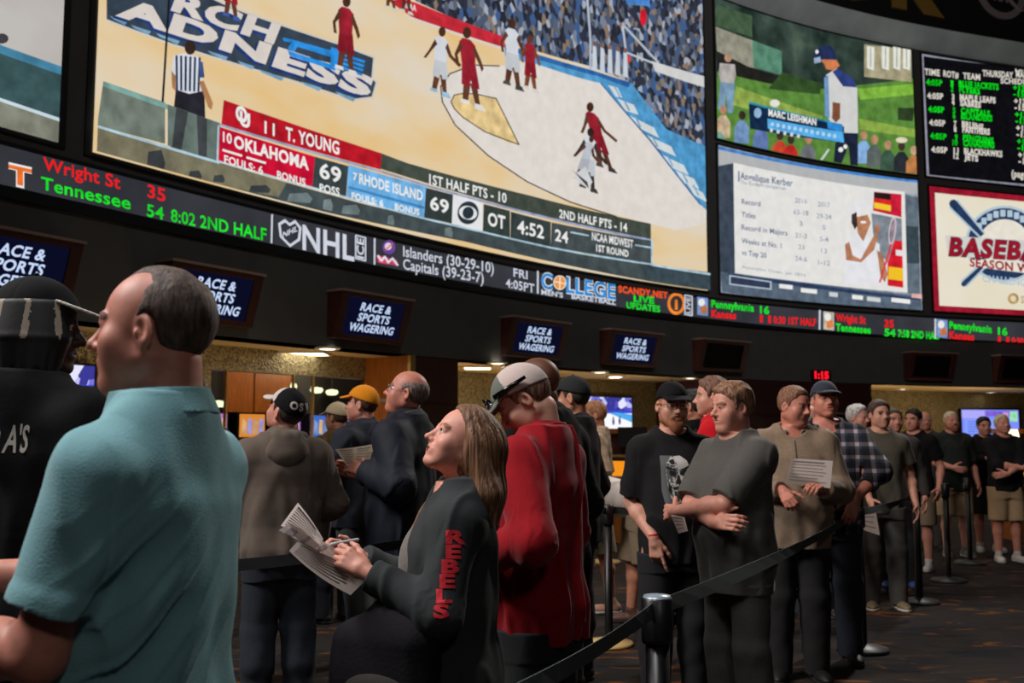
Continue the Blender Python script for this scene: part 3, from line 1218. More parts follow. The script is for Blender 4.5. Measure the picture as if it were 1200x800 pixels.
        if cl.get('stubby'):
            pass
        ctx['collar'] = gc.build('collar', cl.get('mat', top['mat']), root)
    if top.get('hood'):
        gh = Grid((-0.24, -0.26, 1.25), (0.24, 0.2, 1.62), hg)
        pts = [(-0.075, 0.075, 1.415), (-0.102, 0.02, 1.465), (-0.095, -0.05, 1.497), (-0.05, -0.092, 1.505), (0.0, -0.10, 1.505), (0.05, -0.092, 1.505), (0.095, -0.05, 1.497), (0.102, 0.02, 1.465), (0.075, 0.075, 1.415)]
        for p_, q_ in zip(pts[:-1], pts[1:]):
            gh.cone(p_, q_, 0.027, k=0.015, fr=U)
        gh.ell((0, -0.118, 1.43), (0.110, 0.040, 0.075), k=0.03, fr=U)
        gh.ell((0, -0.128, 1.375), (0.06, 0.026, 0.05), k=0.03, fr=U)
        w4 = Waves(seed + 13, 7, 45, 0.6, (0.5, 0.6, 1.0))
        gh.field(lambda x, y, z: 0.006 * w4(x, y, z))
        ctx['hood'] = gh.build('hood', top.get('hood_mat', top['mat']), root)


def at_px(px, D):
    return (px - 600) / F_PX * D


def project_flat(ctx, target, name, verts2, faces, mats, mids, origin, xdir, ydir, m_off=0.0025, reach=0.25, sub=0):
    """lays flat artwork (2-D, metres) onto a garment along the artwork's normal"""
    me = target.data
    bv = BVHTree.FromPolygons([v.co.copy() for v in me.vertices], [tuple(p.vertices) for p in me.polygons])
    xd = Vector(xdir).normalized()
    yd = Vector(ydir)
    yd = (yd - xd * yd.dot(xd)).normalized()
    n = xd.cross(yd)
    o = Vector(origin)
    bm = bmesh.new()
    vs = [bm.verts.new((v[0], v[1], 0)) for v in verts2]
    for f, mi in zip(faces, mids):
        try:
            fc = bm.faces.new([vs[i] for i in f])
            fc.material_index = mi
        except ValueError:
            pass
    if sub:
        bmesh.ops.triangulate(bm, faces=bm.faces[:])
        for _ in range(4):
            es = [e for e in bm.edges if e.calc_length() > sub]
            if not es:
                break
            bmesh.ops.subdivide_edges(bm, edges=es, cuts=1)
            bmesh.ops.triangulate(bm, faces=bm.faces[:])
    last = 0.0
    for v in bm.verts:
        p = o + xd * v.co.x + yd * v.co.y
        hit = bv.ray_cast(p + n * reach, -n, reach * 2)
        if hit[0] is not None:
            v.co = hit[0] + n * m_off
        else:
            v.co = p + n * m_off
    out = bpy.data.meshes.new(name)
    bm.to_mesh(out)
    bm.free()
    for m in (mats if isinstance(mats, (list, tuple)) else [mats]):
        out.materials.append(m)
    ob = bpy.data.objects.new(name, out)
    COL.objects.link(ob)
    ob.parent = target
    return ob


def text_on(ctx, target, text, m, origin, xdir, ydir, height, name='lettering', bold=0.02, center=True, sx=1.0, shear=0.0, sub=0.02):
    vs, fs, w = text_mesh(text, bold, shear)
    v2 = [((x - (w / 2 if center else 0)) * height * sx, y * height) for x, y in vs]
    return project_flat(ctx, target, name, v2, fs, [m], [0] * len(fs), origin, xdir, ydir, sub=sub)

# ------------------------------------------------------------------ the curved video wall
WC = [21.5685, 8.00537, -4.27969, 0.8391, 0.38445]


def wall_y(X):
    t = (X - 4) / 10.0
    return WC[0] + WC[1] * t + WC[2] * t * t + WC[3] * t ** 3 + WC[4] * t ** 4


def wall_n(X):
    """unit normal of the wall towards the hall (x, y)"""
    t = (X - 4) / 10.0
    d = (WC[1] + 2 * WC[2] * t + 3 * WC[3] * t * t + 4 * WC[4] * t ** 3) / 10.0
    l = math.hypot(d, 1)
    return d / l, -1 / l


def wpt(s, z, off=0.0):
    n = wall_n(s)
    return (s + n[0] * off, wall_y(s) + n[1] * off, z)


_CP, _SP = math.cos(PITCH), math.sin(PITCH)


def wsz(px, py):
    """where a sight line of the photograph meets the wall: (s, z)"""
    x = (px - 600) / F_PX
    y = (400 - py) / F_PX
    dx, dy, dz = x, _CP - _SP * y, _SP + _CP * y
    m = dx / dy
    a, b = -9.0, 18.0
    fa = a - m * wall_y(a)
    for _ in range(44):
        c = 0.5 * (a + b)
        fc = c - m * wall_y(c)
        if (fc < 0) == (fa < 0):
            a, fa = c, fc
        else:
            b = c
    s = 0.5 * (a + b)
    return s, EYE + dz / dy * wall_y(s)


def sight(px, py, D):
    """the point of the place seen at (px, py), D metres ahead"""
    x = (px - 600) / F_PX
    y = (400 - py) / F_PX
    k = D / (_CP - _SP * y)
    return np.array((x * k, D, EYE + (_SP + _CP * y) * k))


class WallArt:
    """flat pictures on the curved wall: polygons in (s, z), cut into strips and wrapped"""

    def __init__(s, off=0.03, step=0.5):
        s.off, s.step = off, step
        s.bm = bmesh.new()
        s.mats = []
        s.q = 0

    def mi(s, m):
        if m not in s.mats:
            s.mats.append(m)
        return s.mats.index(m)

    def sz(s, pts, m, layer=None):
        if layer is None:
            s.q += 1
            layer = s.q
        else:
            s.q = max(s.q, layer)
        try:
            f = s.bm.faces.new([s.bm.verts.new((p[0], p[1], layer)) for p in pts])
            f.material_index = s.mi(m)
        except ValueError:
            pass

    def rect(s, s0, s1, z0, z1, m, layer=None):
        s.sz([(s0, z0), (s1, z0), (s1, z1), (s0, z1)], m, layer)

    def px(s, pts, m, layer=None):
        s.sz([wsz(*p) for p in pts], m, layer)

    def line(s, pts, w, m, layer=None):
        """ribbon of pixel width w"""
        if layer is None:
            s.q += 1
            layer = s.q
        P = [np.array(p, dtype=float) for p in pts]
        for a, b in zip(P[:-1], P[1:]):
            d = b - a
            L = np.hypot(*d)
            if L < 1e-6:
                continue
            n = np.array((-d[1], d[0])) / L * w / 2
            e = d / L * w * 0.2
            s.px([a - n - e, b - n + e, b + n + e, a + n - e], m, layer)

    def disc(s, c, rx, ry, m, n=16, layer=None, rot=0.0):
        ca, sa = math.cos(rot), math.sin(rot)
        pts = []
        for i in range(n):
            a = 2 * PI * i / n
            u, v = rx * math.cos(a), ry * math.sin(a)
            pts.append((c[0] + u * ca - v * sa, c[1] + u * sa + v * ca))
        s.px(pts, m, layer)

    def text(s, body, p0, p1, up, m, bold=0.03, shear=0.0, layer=None, spacing=1.0):
        """lettering whose baseline runs p0 -> p1; up = cap-height vector (or number) in pixels"""
        if layer is None:
            s.q += 1
            layer = s.q
        if not isinstance(up, (tuple, list)):
            up = (0.0, -up)
        vs, fs, w = text_mesh(body, bold * 0.8, shear, spacing + bold * 1.6)
        if not len(vs):
            return
        k = s.mi(m)
        bv = []
        for x, y in vs:
            t = x / w
            bv.append(s.bm.verts.new(wsz(p0[0] + (p1[0] - p0[0]) * t + up[0] * y, p0[1] + (p1[1] - p0[1]) * t + up[1] * y) + (layer,)))
        for f in fs:
            try:
                q = s.bm.faces.new([bv[i] for i in f])
                q.material_index = k
            except ValueError:
                pass

    def build(s, name, parent=None, dl=0.0004, clip=None):
        bm = s.bm
        if clip:                            # nothing of the picture leaves its screen
            s0, s1, z0, z1 = clip
            for co, no in (((s0, 0, 0), (-1, 0, 0)), ((s1, 0, 0), (1, 0, 0)), ((0, z0, 0), (0, -1, 0)), ((0, z1, 0), (0, 1, 0))):
                bmesh.ops.bisect_plane(bm, geom=bm.verts[:] + bm.edges[:] + bm.faces[:], plane_co=co, plane_no=no, dist=1e-5, clear_outer=True)
        xs = [v.co.x for v in bm.verts]
        x0, x1 = min(xs), max(xs)
        k = math.floor(x0 / s.step) + 1
        while k * s.step < x1:
            bmesh.ops.bisect_plane(bm, geom=bm.verts[:] + bm.edges[:] + bm.faces[:], plane_co=(k * s.step, 0, 0), plane_no=(1, 0, 0), dist=1e-5)
            k += 1
        bm.normal_update()
        for f in bm.faces:
            if f.normal.z < 0:
                f.normal_flip()
        for v in bm.verts:
            k = math.floor(v.co.x / s.step + 1e-6)
            t = v.co.x / s.step - k
            o_ = s.off + v.co.z * dl
            a, b = wpt(k * s.step, v.co.y, o_), wpt((k + 1) * s.step, v.co.y, o_)
            v.co = (a[0] * (1 - t) + b[0] * t, a[1] * (1 - t) + b[1] * t, v.co.y)
        me = bpy.data.meshes.new(name)
        bm.to_mesh(me)
        bm.free()
        for m in s.mats:
            me.materials.append(m)
        o = bpy.data.objects.new(name, me)
        COL.objects.link(o)
        if parent:
            o.parent = parent
        return o


def wall_band(name, s0, s1, z0, z1, off0, off1, m, parent=None, top=True, n=None, zo=None):
    """a solid strip of the wall from offset off0 (back) to off1 (front); zo: front offset at the top"""
    n = n or max(2, int((s1 - s0) / 0.4))
    zo = off1 if zo is None else zo
    mb = MB()
    vs, fs = [], []
    for i in range(n + 1):
        s = s0 + (s1 - s0) * i / n
        vs += [wpt(s, z0, off0), wpt(s, z0, off1), wpt(s, z1, zo), wpt(s, z1, off0)]
    for i in range(n):
        a = i * 4
        for k in range(4):
            q = (k + 1) % 4
            fs.append((a + k, a + 4 + k, a + 4 + q, a + q))
    fs.append((3, 2, 1, 0))
    fs.append((n * 4, n * 4 + 1, n * 4 + 2, n * 4 + 3))
    mb.mesh(vs, fs, m)
    return mb.build(name, parent)


def carpet_material():
    m = bpy.data.materials.new('casino_carpet')
    m.use_nodes = True
    nt = m.node_tree
    b = nt.nodes['Principled BSDF']
    b.inputs['Roughness'].default_value = 0.95
    b.inputs['Specular IOR Level'].default_value = 0.1
    tc = nt.nodes.new('ShaderNodeTexCoord')
    mp = nt.nodes.new('ShaderNodeMapping')
    mp.inputs['Rotation'].default_value = (0, 0, 0.35)
    mp.inputs['Scale'].default_value = (0.9, 2.2, 1)
    nt.links.new(tc.outputs['Object'], mp.inputs['Vector'])
    n1 = nt.nodes.new('ShaderNodeTexNoise')
    n1.inputs['Scale'].default_value = 1.5
    n1.inputs['Detail'].default_value = 5
    n1.inputs['Distortion'].default_value = 1.2
    n2 = nt.nodes.new('ShaderNodeTexNoise')
    n2.inputs['Scale'].default_value = 2.1
    n2.inputs['Detail'].default_value = 4
    n2.inputs['Distortion'].default_value = 2.0
    r1 = nt.nodes.new('ShaderNodeValToRGB')
    e = r1.color_ramp.elements
    e[0].position, e[0].color = 0.36, lin((32, 34, 40))
    e[1].position, e[1].color = 0.50, lin((51, 45, 40))
    x = r1.color_ramp.elements.new(0.58)
    x.color = lin((39, 40, 46))
    x = r1.color_ramp.elements.new(0.70)
    x.color = lin((71, 60, 48))
    r2 = nt.nodes.new('ShaderNodeValToRGB')
    e = r2.color_ramp.elements
    e[0].position, e[0].color = 0.60, (0, 0, 0, 1)
    e[1].position, e[1].color = 0.68, (1, 1, 1, 1)
    mx = nt.nodes.new('ShaderNodeMixRGB')
    mx.inputs[2].default_value = lin((117, 71, 31))
    nt.links.new(mp.outputs[0], n1.inputs['Vector'])
    nt.links.new(mp.outputs[0], n2.inputs['Vector'])
    nt.links.new(n1.outputs['Fac'], r1.inputs['Fac'])
    nt.links.new(n2.outputs['Fac'], r2.inputs['Fac'])
    nt.links.new(r2.outputs['Color'], mx.inputs[0])
    nt.links.new(r1.outputs['Color'], mx.inputs[1])
    nt.links.new(mx.outputs[0], b.inputs['Base Color'])
    return m


def mosaic_material():
    m = bpy.data.materials.new('gold_mosaic')
    m.use_nodes = True
    nt = m.node_tree
    b = nt.nodes['Principled BSDF']
    b.inputs['Roughness'].default_value = 0.35
    b.inputs['Metallic'].default_value = 0.35
    tc = nt.nodes.new('ShaderNodeTexCoord')
    v = nt.nodes.new('ShaderNodeTexVoronoi')
    v.inputs['Scale'].default_value = 42.0
    r = nt.nodes.new('ShaderNodeValToRGB')
    e = r.color_ramp.elements
    e[0].position, e[0].color = 0.1, lin((104, 96, 70))
    e[1].position, e[1].color = 0.9, lin((186, 168, 120))
    sep = nt.nodes.new('ShaderNodeSeparateColor')
    bp = nt.nodes.new('ShaderNodeBump')
    bp.inputs['Strength'].default_value = 0.7
    bp.inputs['Distance'].default_value = 0.02
    nt.links.new(tc.outputs['Object'], v.inputs['Vector'])
    nt.links.new(v.outputs['Color'], sep.inputs[0])
    nt.links.new(sep.outputs[0], r.inputs['Fac'])
    nt.links.new(r.outputs['Color'], b.inputs['Base Color'])
    nt.links.new(v.outputs['Distance'], bp.inputs['Height'])
    nt.links.new(bp.outputs['Normal'], b.inputs['Normal'])
    return m


M_FLOOR = carpet_material()
M_MOSAIC = mosaic_material()
M_FASCIA = mat('black_fascia', (84, 82, 80), 0.75, noise=0.08, scale=3)
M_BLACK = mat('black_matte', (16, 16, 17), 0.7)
M_BEZEL = mat('screen_bezel', (24, 24, 26), 0.5)
M_SOFFIT = mat('soffit_paint', (226, 192, 132), 0.8, noise=0.04, scale=2)
M_WOOD = mat('orange_wood', (166, 96, 36), 0.35, noise=0.22, scale=5, stretch=(6, 6, 0.8))
M_WOODD = mat('dark_wood', (66, 30, 20), 0.4, noise=0.25, scale=6, stretch=(5, 5, 0.8))
M_MAROON = mat('maroon_panel', (58, 22, 22), 0.5, noise=0.15, scale=4)
M_GOLD = mat('gold_trim', (212, 176, 104), 0.35, metal=0.7)
M_BROWNBOX = mat('sign_housing', (66, 32, 28), 0.45, noise=0.15, scale=8)
M_CAPTOP = mat('sign_ledge', (150, 130, 124), 0.5)

# floor and shell
mb = MB()
mb.poly([(-14, -6, 0), (26, -6, 0), (26, 40, 0), (-14, 40, 0)], M_FLOOR)
structure(mb.build('floor'))
mb = MB()
mb.poly([(-14, -6, 15), (-14, 40, 15), (26, 40, 15), (26, -6, 15)], M_BLACK)
structure(mb.build('ceiling'))
S0, S1 = -7.2, 17.5
structure(wall_band('wall_back', S0, S1, 2.75, 11.55, -0.5, 0.0, M_FASCIA))
structure(wall_band('trim_1', S0, S1, 11.55, 12.02, -0.5, 0.02, mat('cornice_metal', (222, 230, 236), 0.45, noise=0.12, scale=1.2), zo=0.42))
structure(wall_band('wall_header', S0, S1, 12.02, 15.0, -0.5, 0.44, M_BLACK))
# recess under the fascia: its lit ceiling, the back wall
BACK = -2.2
BACK_L, BACK_R = -1.05, -3.0


def soffit_strip(s0, s1, name, back):
    n = 40
    mb = MB()
    for i in range(n):
        a, b = s0 + (s1 - s0) * i / n, s0 + (s1 - s0) * (i + 1) / n
        mb.poly([wpt(a, 2.75, 0), wpt(b, 2.75, 0), wpt(b, 2.75, back), wpt(a, 2.75, back)], M_SOFFIT)
    return structure(mb.build(name))




def px_back(px, off=BACK_L):
    """wall parameter s whose point at depth off behind the wall lies on column px"""
    a, b = -8.0, 18.0
    for _ in range(50):
        c = 0.5 * (a + b)
        p = wpt(c, 0, off)
        if p[0] / p[1] < (px - 600) / F_PX:
            a = c
        else:
            b = c
    return 0.5 * (a + b)


def z_at(px, py, off=BACK_L):
    p = wpt(px_back(px, off), 0, off)
    yy = (400 - py) / F_PX
    return EYE + (_SP + _CP * yy) / (_CP - _SP * yy) * p[1]


# the two solid blocks that carry the fascia
def block(name, pa, pb, m_front, m_side, BACK):
    sa, sb = wsz(pa, 420)[0], wsz(pb, 430)[0]
    n = 4
    mb = MB()
    for i in range(n):
        a, b = sa + (sb - sa) * i / n, sa + (sb - sa) * (i + 1) / n
        mb.poly([wpt(a, 0, -0.02), wpt(b, 0, -0.02), wpt(b, 2.75, -0.02), wpt(a, 2.75, -0.02)], m_front)
    mb.poly([wpt(sa, 0, -0.02), wpt(sa, 2.75, -0.02), wpt(sa, 2.75, BACK), wpt(sa, 0, BACK)], m_side)
    mb.poly([wpt(sb, 0, -0.02), wpt(sb, 0, BACK), wpt(sb, 2.75, BACK), wpt(sb, 2.75, -0.02)], m_side)
    # gold edge strips and a pale rail across the panels
    g = 0.035
    for s_ in (sa,):
        for z0, z1 in ((0, 2.75),):
            mb.hexa([wpt(s_ - g, z0, 0.0), wpt(s_ + g, z0, 0.0), wpt(s_ + g, z0, -0.06), wpt(s_ - g, z0, -0.06),
                     wpt(s_ - g, z1, 0.0), wpt(s_ + g, z1, 0.0), wpt(s_ + g, z1, -0.06), wpt(s_ - g, z1, -0.06)], M_GOLD)
    mb.hexa([wpt(sa - 0.02, 2.02, -0.3), wpt(sa, 2.02, -0.3), wpt(sa, 2.02, BACK), wpt(sa - 0.02, 2.02, BACK),
             wpt(sa - 0.02, 2.08, -0.3), wpt(sa, 2.08, -0.3), wpt(sa, 2.08, BACK), wpt(sa - 0.02, 2.08, BACK)], M_CAPTOP)
    mb.hexa([wpt(sa, 1.98, -0.02), wpt(sb, 1.98, -0.02), wpt(sb, 1.98, -0.05), wpt(sa, 1.98, -0.05),
             wpt(sa, 2.02, 0.0), wpt(sb, 2.02, 0.0), wpt(sb, 2.02, -0.05), wpt(sa, 2.02, -0.05)], M_BROWNBOX)
    return structure(mb.build(name))


block('pillar_wood', 484, 538, M_WOODD, M_WOOD, BACK_L - 0.1)
block('wall_maroon', 850, 1021, M_MAROON, M_WOODD, BACK - 0.1)
soffit_strip(S0, wsz(500, 420)[0], 'ceiling_recess_left', BACK_L - .1)
soffit_strip(wsz(520, 420)[0], wsz(870, 430)[0], 'ceiling_recess_middle', BACK)
soffit_strip(wsz(1010, 430)[0], S1, 'ceiling_recess_right', BACK_R)

# back wall of the recess
sL, sR = px_back(247), px_back(437)
structure(wall_band('wall_recess_left', -7.5, sL, 0, 2.75, BACK_L - 0.2, BACK_L, M_MOSAIC))
structure(wall_band('wall_recess_header', sL, sR, z_at(300, 436), 2.75, BACK_L - 0.2, BACK_L, M_MOSAIC))
structure(wall_band('wall_recess_sill', sL, sR, 0, 1.0, BACK_L - 0.2, BACK_L, M_WOODD))
structure(wall_band('wall_recess_middle', px_back(480, BACK), px_back(860, BACK), 0, 2.75, BACK - 0.2, BACK, M_MOSAIC))
structure(wall_band('wall_recess_right', px_back(985, BACK_R), S1, 0, 2.75, BACK_R - 0.2, BACK_R, M_MOSAIC))
# dark hall seen through the glazed opening
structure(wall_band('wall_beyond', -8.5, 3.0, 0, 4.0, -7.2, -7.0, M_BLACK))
# wood panels on the wall of the hall beyond, mullions of the opening
zt = z_at(300, 436)
for a, b, m_ in ((266, 297, M_WOOD), (299, 344, M_WOOD), (346, 367, mat('grey_panel', (60, 62, 68), 0.5))):
    structure(wall_band('wall_panel', px_back(a, -6.9), px_back(b, -6.9), 0.4, 3.9, -7.0, -6.9, m_, n=3))
k = 0
for a in (266, 345, 368, 246, 433):
    k += 1
    s_ = px_back(a)
    structure(wall_band('trim_%d' % (k + 1), s_ - 0.007, s_ + 0.007, 1.0, zt, BACK_L - 0.05, BACK_L - 0.005, M_GOLD, n=1))
g_m = bpy.data.materials.new('clear_glass')
g_m.use_nodes = True
_b = g_m.node_tree.nodes['Principled BSDF']
_b.inputs['Transmission Weight'].default_value = 1.0
_b.inputs['Roughness'].default_value = 0.02
_b.inputs['IOR'].default_value = 1.05
_b.inputs['Base Color'].default_value = (0.97, 0.97, 0.95, 1)
for k, (a, b) in enumerate(((247, 265), (267, 344), (346, 367), (369, 432))):
    structure(wall_band('window_%d' % (k + 1), px_back(a), px_back(b), 1.0, zt, BACK_L - 0.05, BACK_L - 0.04, g_m, n=2))

# ------------------------------------------------------------------ lit pictures
def G(r, g, b, sample=False, k=1.0):
    """one tone of a broadcast picture, slightly uneven like camera footage"""
    name = 'screen_%d_%d_%d' % (r, g, b)
    if name in MATS:
        return MATS[name]
    m = glow(name, (r, g, b), k, sample)
    if max(r, g, b) < 236:
        nt = m.node_tree
        e = nt.nodes['Emission']
        tc = nt.nodes.new('ShaderNodeTexCoord')
        nz = nt.nodes.new('ShaderNodeTexNoise')
        nz.inputs['Scale'].default_value = 4.5
        nz.inputs['Detail'].default_value = 4.0
        nt.links.new(tc.outputs['Object'], nz.inputs['Vector'])
        rp = nt.nodes.new('ShaderNodeValToRGB')
        a = 0.05 if min(r, g, b) > 170 else 0.26
        c = lin((r, g, b))
        rp.color_ramp.elements[0].position = 0.32
        rp.color_ramp.elements[0].color = tuple(v * (1 - a) for v in c[:3]) + (1,)
        rp.color_ramp.elements[1].position = 0.68
        rp.color_ramp.elements[1].color = tuple(v * (1 + a) for v in c[:3]) + (1,)
        nt.links.new(nz.outputs['Fac'], rp.inputs['Fac'])
        nt.links.new(rp.outputs['Color'], e.inputs[0])
    return m


def glow_tex(name, stops, kind='noise', scale=3.0, stretch=(1, 1, 1), sample=True, strength=1.0, detail=3.0):
    """screen picture made of a procedural texture"""
    m = bpy.data.materials.new(name)
    m.use_nodes = True
    nt = m.node_tree
    nt.nodes.clear()
    e = nt.nodes.new('ShaderNodeEmission')
    e.inputs[1].default_value = strength
    o = nt.nodes.new('ShaderNodeOutputMaterial')
    nt.links.new(e.outputs[0], o.inputs[0])
    tc = nt.nodes.new('ShaderNodeTexCoord')
    mp = nt.nodes.new('ShaderNodeMapping')
    mp.inputs['Scale'].default_value = stretch
    nt.links.new(tc.outputs['Object'], mp.inputs[0])
    r = nt.nodes.new('ShaderNodeValToRGB')
    while len(r.color_ramp.elements) > 1:
        r.color_ramp.elements.remove(r.color_ramp.elements[0])
    r.color_ramp.elements[0].position = stops[0][0]
    r.color_ramp.elements[0].color = lin(stops[0][1])
    for p, c in stops[1:]:
        el = r.color_ramp.elements.new(p)
        el.color = lin(c)
    if kind == 'cells':
        r.color_ramp.interpolation = 'CONSTANT'
        t = nt.nodes.new('ShaderNodeTexVoronoi')
        t.inputs['Scale'].default_value = scale
        sp = nt.nodes.new('ShaderNodeSeparateColor')
        nt.links.new(mp.outputs[0], t.inputs['Vector'])
        nt.links.new(t.outputs['Color'], sp.inputs[0])
        nt.links.new(sp.outputs[0], r.inputs['Fac'])
    else:
        t = nt.nodes.new('ShaderNodeTexNoise')
        t.inputs['Scale'].default_value = scale
        t.inputs['Detail'].default_value = detail
        nt.links.new(mp.outputs[0], t.inputs['Vector'])
        nt.links.new(t.outputs['Fac'], r.inputs['Fac'])
    nt.links.new(r.outputs[0], e.inputs[0])
    if not sample:
        try:
            m.cycles.emission_sampling = 'NONE'
        except Exception:
            pass
    return m


COURT = glow_tex('picture_court', [(0.34, (226, 190, 130)), (0.5, (225, 202, 164)), (0.64, (221, 208, 188))], scale=0.55, stretch=(0.6, 0.6, 1.6))
CROWD = glow_tex('picture_crowd', [(0.0, (48, 52, 66)), (0.24, (78, 88, 108)), (0.42, (40, 42, 52)), (0.56, (118, 128, 148)), (0.68, (62, 92, 138)), (0.78, (164, 170, 182)), (0.87, (136, 116, 100)), (0.93, (92, 98, 106))], 'cells', 8.5, (1.15, 1.15, 0.8))
PAINT = G(221, 214, 207, True)
WHITE = G(232, 232, 230)
PALE = G(170, 198, 212)
NAVY = G(22, 30, 62)
SLATE = G(52, 66, 84)
BLACKG = G(14, 14, 18)


def screen(name, label, cat, s0, s1, z0, z1, group=None, off=0.0):
    """a wall of LED panels: thin cabinet with a bezel, the lit picture as its child"""
    a = wpt((s0 + s1) / 2, z0, 0)
    t = thing(name, label, cat, (0, 0, 0), 0, group)
    f = wall_band('cabinet', s0 - 0.05, s1 + 0.05, z0 - 0.05, z1 + 0.05, 0.0, 0.02 + off, M_BEZEL, t)
    return t


def player(A, x, y, h, jersey, skin, shoe, pose=0, lean=0.0):
    """tiny ball player in a broadcast picture: x, y of the feet, height in pixels"""
    def P(u, v):
        return (x + (u + lean * v) * h, y - v * h + u * h * 0.3)
    A.px([P(-.10, .03), P(-.03, .03), P(.02, .28), P(-.07, .30)], G(*skin))
    A.px([P(.07, .0), P(.13, .0), P(.10, .28), P(.01, .28)], G(*skin))
    A.px([P(-.13, .0), P(-.01, .0), P(-.02, .05), P(-.12, .05)], G(*shoe))
    A.px([P(.05, -.03), P(.19, -.03), P(.15, .04), P(.06, .04)], G(*shoe))
    A.px([P(-.10, .24), P(.0, .22), P(.02, .32), P(.05, .22), P(.13, .24), P(.10, .52), P(-.08, .52)], G(*[int(c * 0.92) for c in jersey]))
    A.px([P(-.08, .48), P(.09, .48), P(.11, .78), P(.05, .84), P(-.05, .84), P(-.10, .78)], G(*jersey))
    A.px([P(-.09, .78), P(-.17, .60), P(-.15 - .1 * pose, .46), P(-.11 - .1 * pose, .46), P(-.13, .60), P(-.05, .72)], G(*skin))
    A.px([P(.10, .78), P(.17, .62), P(.20 + .12 * pose, .52), P(.17 + .12 * pose, .47), P(.13, .58), P(.07, .70)], G(*skin))
    A.disc(P(.01, .92), h * 0.055, h * 0.075, G(*[int(c * 0.8) for c in skin]), 10)


# ================================================== the big basketball screen
BIG0, BIG1 = -4.74, 4.30
game = screen('video_screen', 'giant LED screen showing a college basketball game with a score bar', 'screen', BIG0, BIG1, 4.66, 11.4)
A = WallArt()
A.rect(BIG0, BIG1, 4.66, 11.4, COURT)
# stands, baseline boards, apron
A.px([(445, -60), (486, 2), (600, 52), (690, 78), (738, 97), (780, 152), (826, 172), (826, -60)], CROWD)
A.px([(440, -8), (486, 4), (590, 44), (590, 57), (480, 20)], G(196, 44, 58))
A.line([(478, 21), (590, 58)], 3, G(214, 208, 200))
A.text('NCAA', (470, 9), (486, 14), 7, WHITE)
A.px([(590, 55), (621, 66), (690, 84), (738, 97), (780, 152), (826, 172), (826, 248), (819, 240), (760, 165), (702, 98), (590, 66)], G(78, 148, 196))
A.px([(590, 58), (700, 90), (735, 103), (738, 97), (690, 82), (590, 52)], G(46, 98, 160))
for i, (a, b) in enumerate((((711, 100), (722, 103)), ((722, 116), (741, 123)), ((735, 135), (765, 150)), ((755, 158), (785, 172)), ((773, 181), (800, 194)), ((790, 200), (812, 210)), ((803, 215), (822, 226)))):
    (x0, y0), (x1, y1) = a, b
    A.px([(x0, y0), (x0 + 9, y0 + 14), (x1 + 6, y1 + 12), (x1, y1)], G(206, 214, 216))
    A.line([(x0 + 8, y0 + 2), (x0 + 14, y0 + 14)], 1.6, G(110, 160, 196))
# basket standard by the stands
A.line([(728, 32), (732, 62), (768, 76)], 2.2, G(190, 196, 204))
A.line([(729, 30), (770, 74)], 2.6, G(176, 184, 196))
A.px([(762, 72), (824, 90), (824, 103), (766, 84)], G(206, 206, 204))
A.disc((734, 70), 4, 4.5, G(206, 76, 72))
A.px([(731, 0), (760, -4), (760, 8), (733, 6)], G(74, 130, 200))
A.disc((752, 21), 4, 10, G(206, 30, 46))
A.line([(686, -5), (690, 45), (690, 82)], 2.5, G(176, 186, 202))
for x in range(692, 736, 9):
    yb = 82 + (x - 692) * 0.22
    A.px([(x, yb), (x + 6, yb + 2), (x + 5, yb - 26), (x + 1, yb - 28)], G(196, 204, 214))
    A.disc((x + 3, yb - 30), 2.5, 3, G(130, 96, 80), 8)
# painted lane and circles
lane = [(583, 78), (552, 77), (525, 87), (514, 102), (516, 120), (531, 147), (570, 183), (615, 213), (666, 237), (720, 252), (790, 270), (826, 262), (826, 247), (819, 240), (760, 165), (702, 98), (690, 96), (621, 74)]
A.px(lane, PAINT)
A.line([(583, 78), (552, 77), (525, 87), (514, 102), (516, 120), (531, 147), (570, 183), (615, 213), (666, 237), (720, 254)], 1.5, G(60, 58, 62))
circ = [(526, 120), (530, 112), (541, 110), (556, 111), (579, 116), (606, 170), (592, 167), (566, 155), (540, 138), (530, 128)]
A.px(circ, G(222, 194, 138))
A.line([(606, 170), (579, 116), (556, 111), (541, 110), (530, 112), (526, 120), (530, 128), (540, 138), (566, 155), (606, 170)], 1.3, G(70, 64, 62))
A.line([(702, 98), (760, 165), (819, 240)], 2.0, G(62, 110, 160))
# lettered panel on the floor
logo = [(122, -6), (122, 25), (195, 52), (300, 84), (345, 97), (410, 118), (434, 115), (439, 97), (434, 92), (436, 68), (400, 54), (330, 31), (270, 10), (235, -6)]
A.px(logo, G(56, 68, 82))
A.line([(122, 25), (195, 52), (300, 84), (345, 97), (410, 118), (434, 115), (439, 97), (434, 92), (436, 68), (400, 54), (330, 31), (270, 10), (240, -4)], 2.5, G(206, 200, 190))
for p in ((126, 20, 20), (150, 30, 24), (180, 40, 28), (240, 60, 24), (275, 72, 20), (300, 82, 30), (350, 96, 24), (390, 108, 24)):
    A.px([(p[0], p[1]), (p[0] + p[2], p[1] + p[2] * .33), (p[0] + p[2] - 3, p[1] + p[2] * .33 + 4), (p[0] + 4, p[1] + 4)], G(120, 160, 190))
up = (8, -20)
for dx, dy, m_ in ((-3.2, 2.2, G(30, 56, 120)), (0, 0, G(214, 206, 198))):
    A.text('RCH', (197 + dx, 12 + dy), (318 + dx, 52 + dy), up, m_, 0.06)
    A.text('ADNESS', (132 + dx, 18 + dy), (430 + dx, 114 + dy), (7, -20), m_, 0.07)
BLU = G(44, 138, 216)
A.px([(338, 47), (392, 62), (392, 70), (340, 54)], BLU)
A.px([(340, 48), (348, 50), (342, 62), (334, 58)], BLU)
A.px([(334, 60), (390, 78), (390, 84), (336, 66)], BLU)
A.px([(385, 56), (397, 60), (396, 84), (384, 78)], BLU)
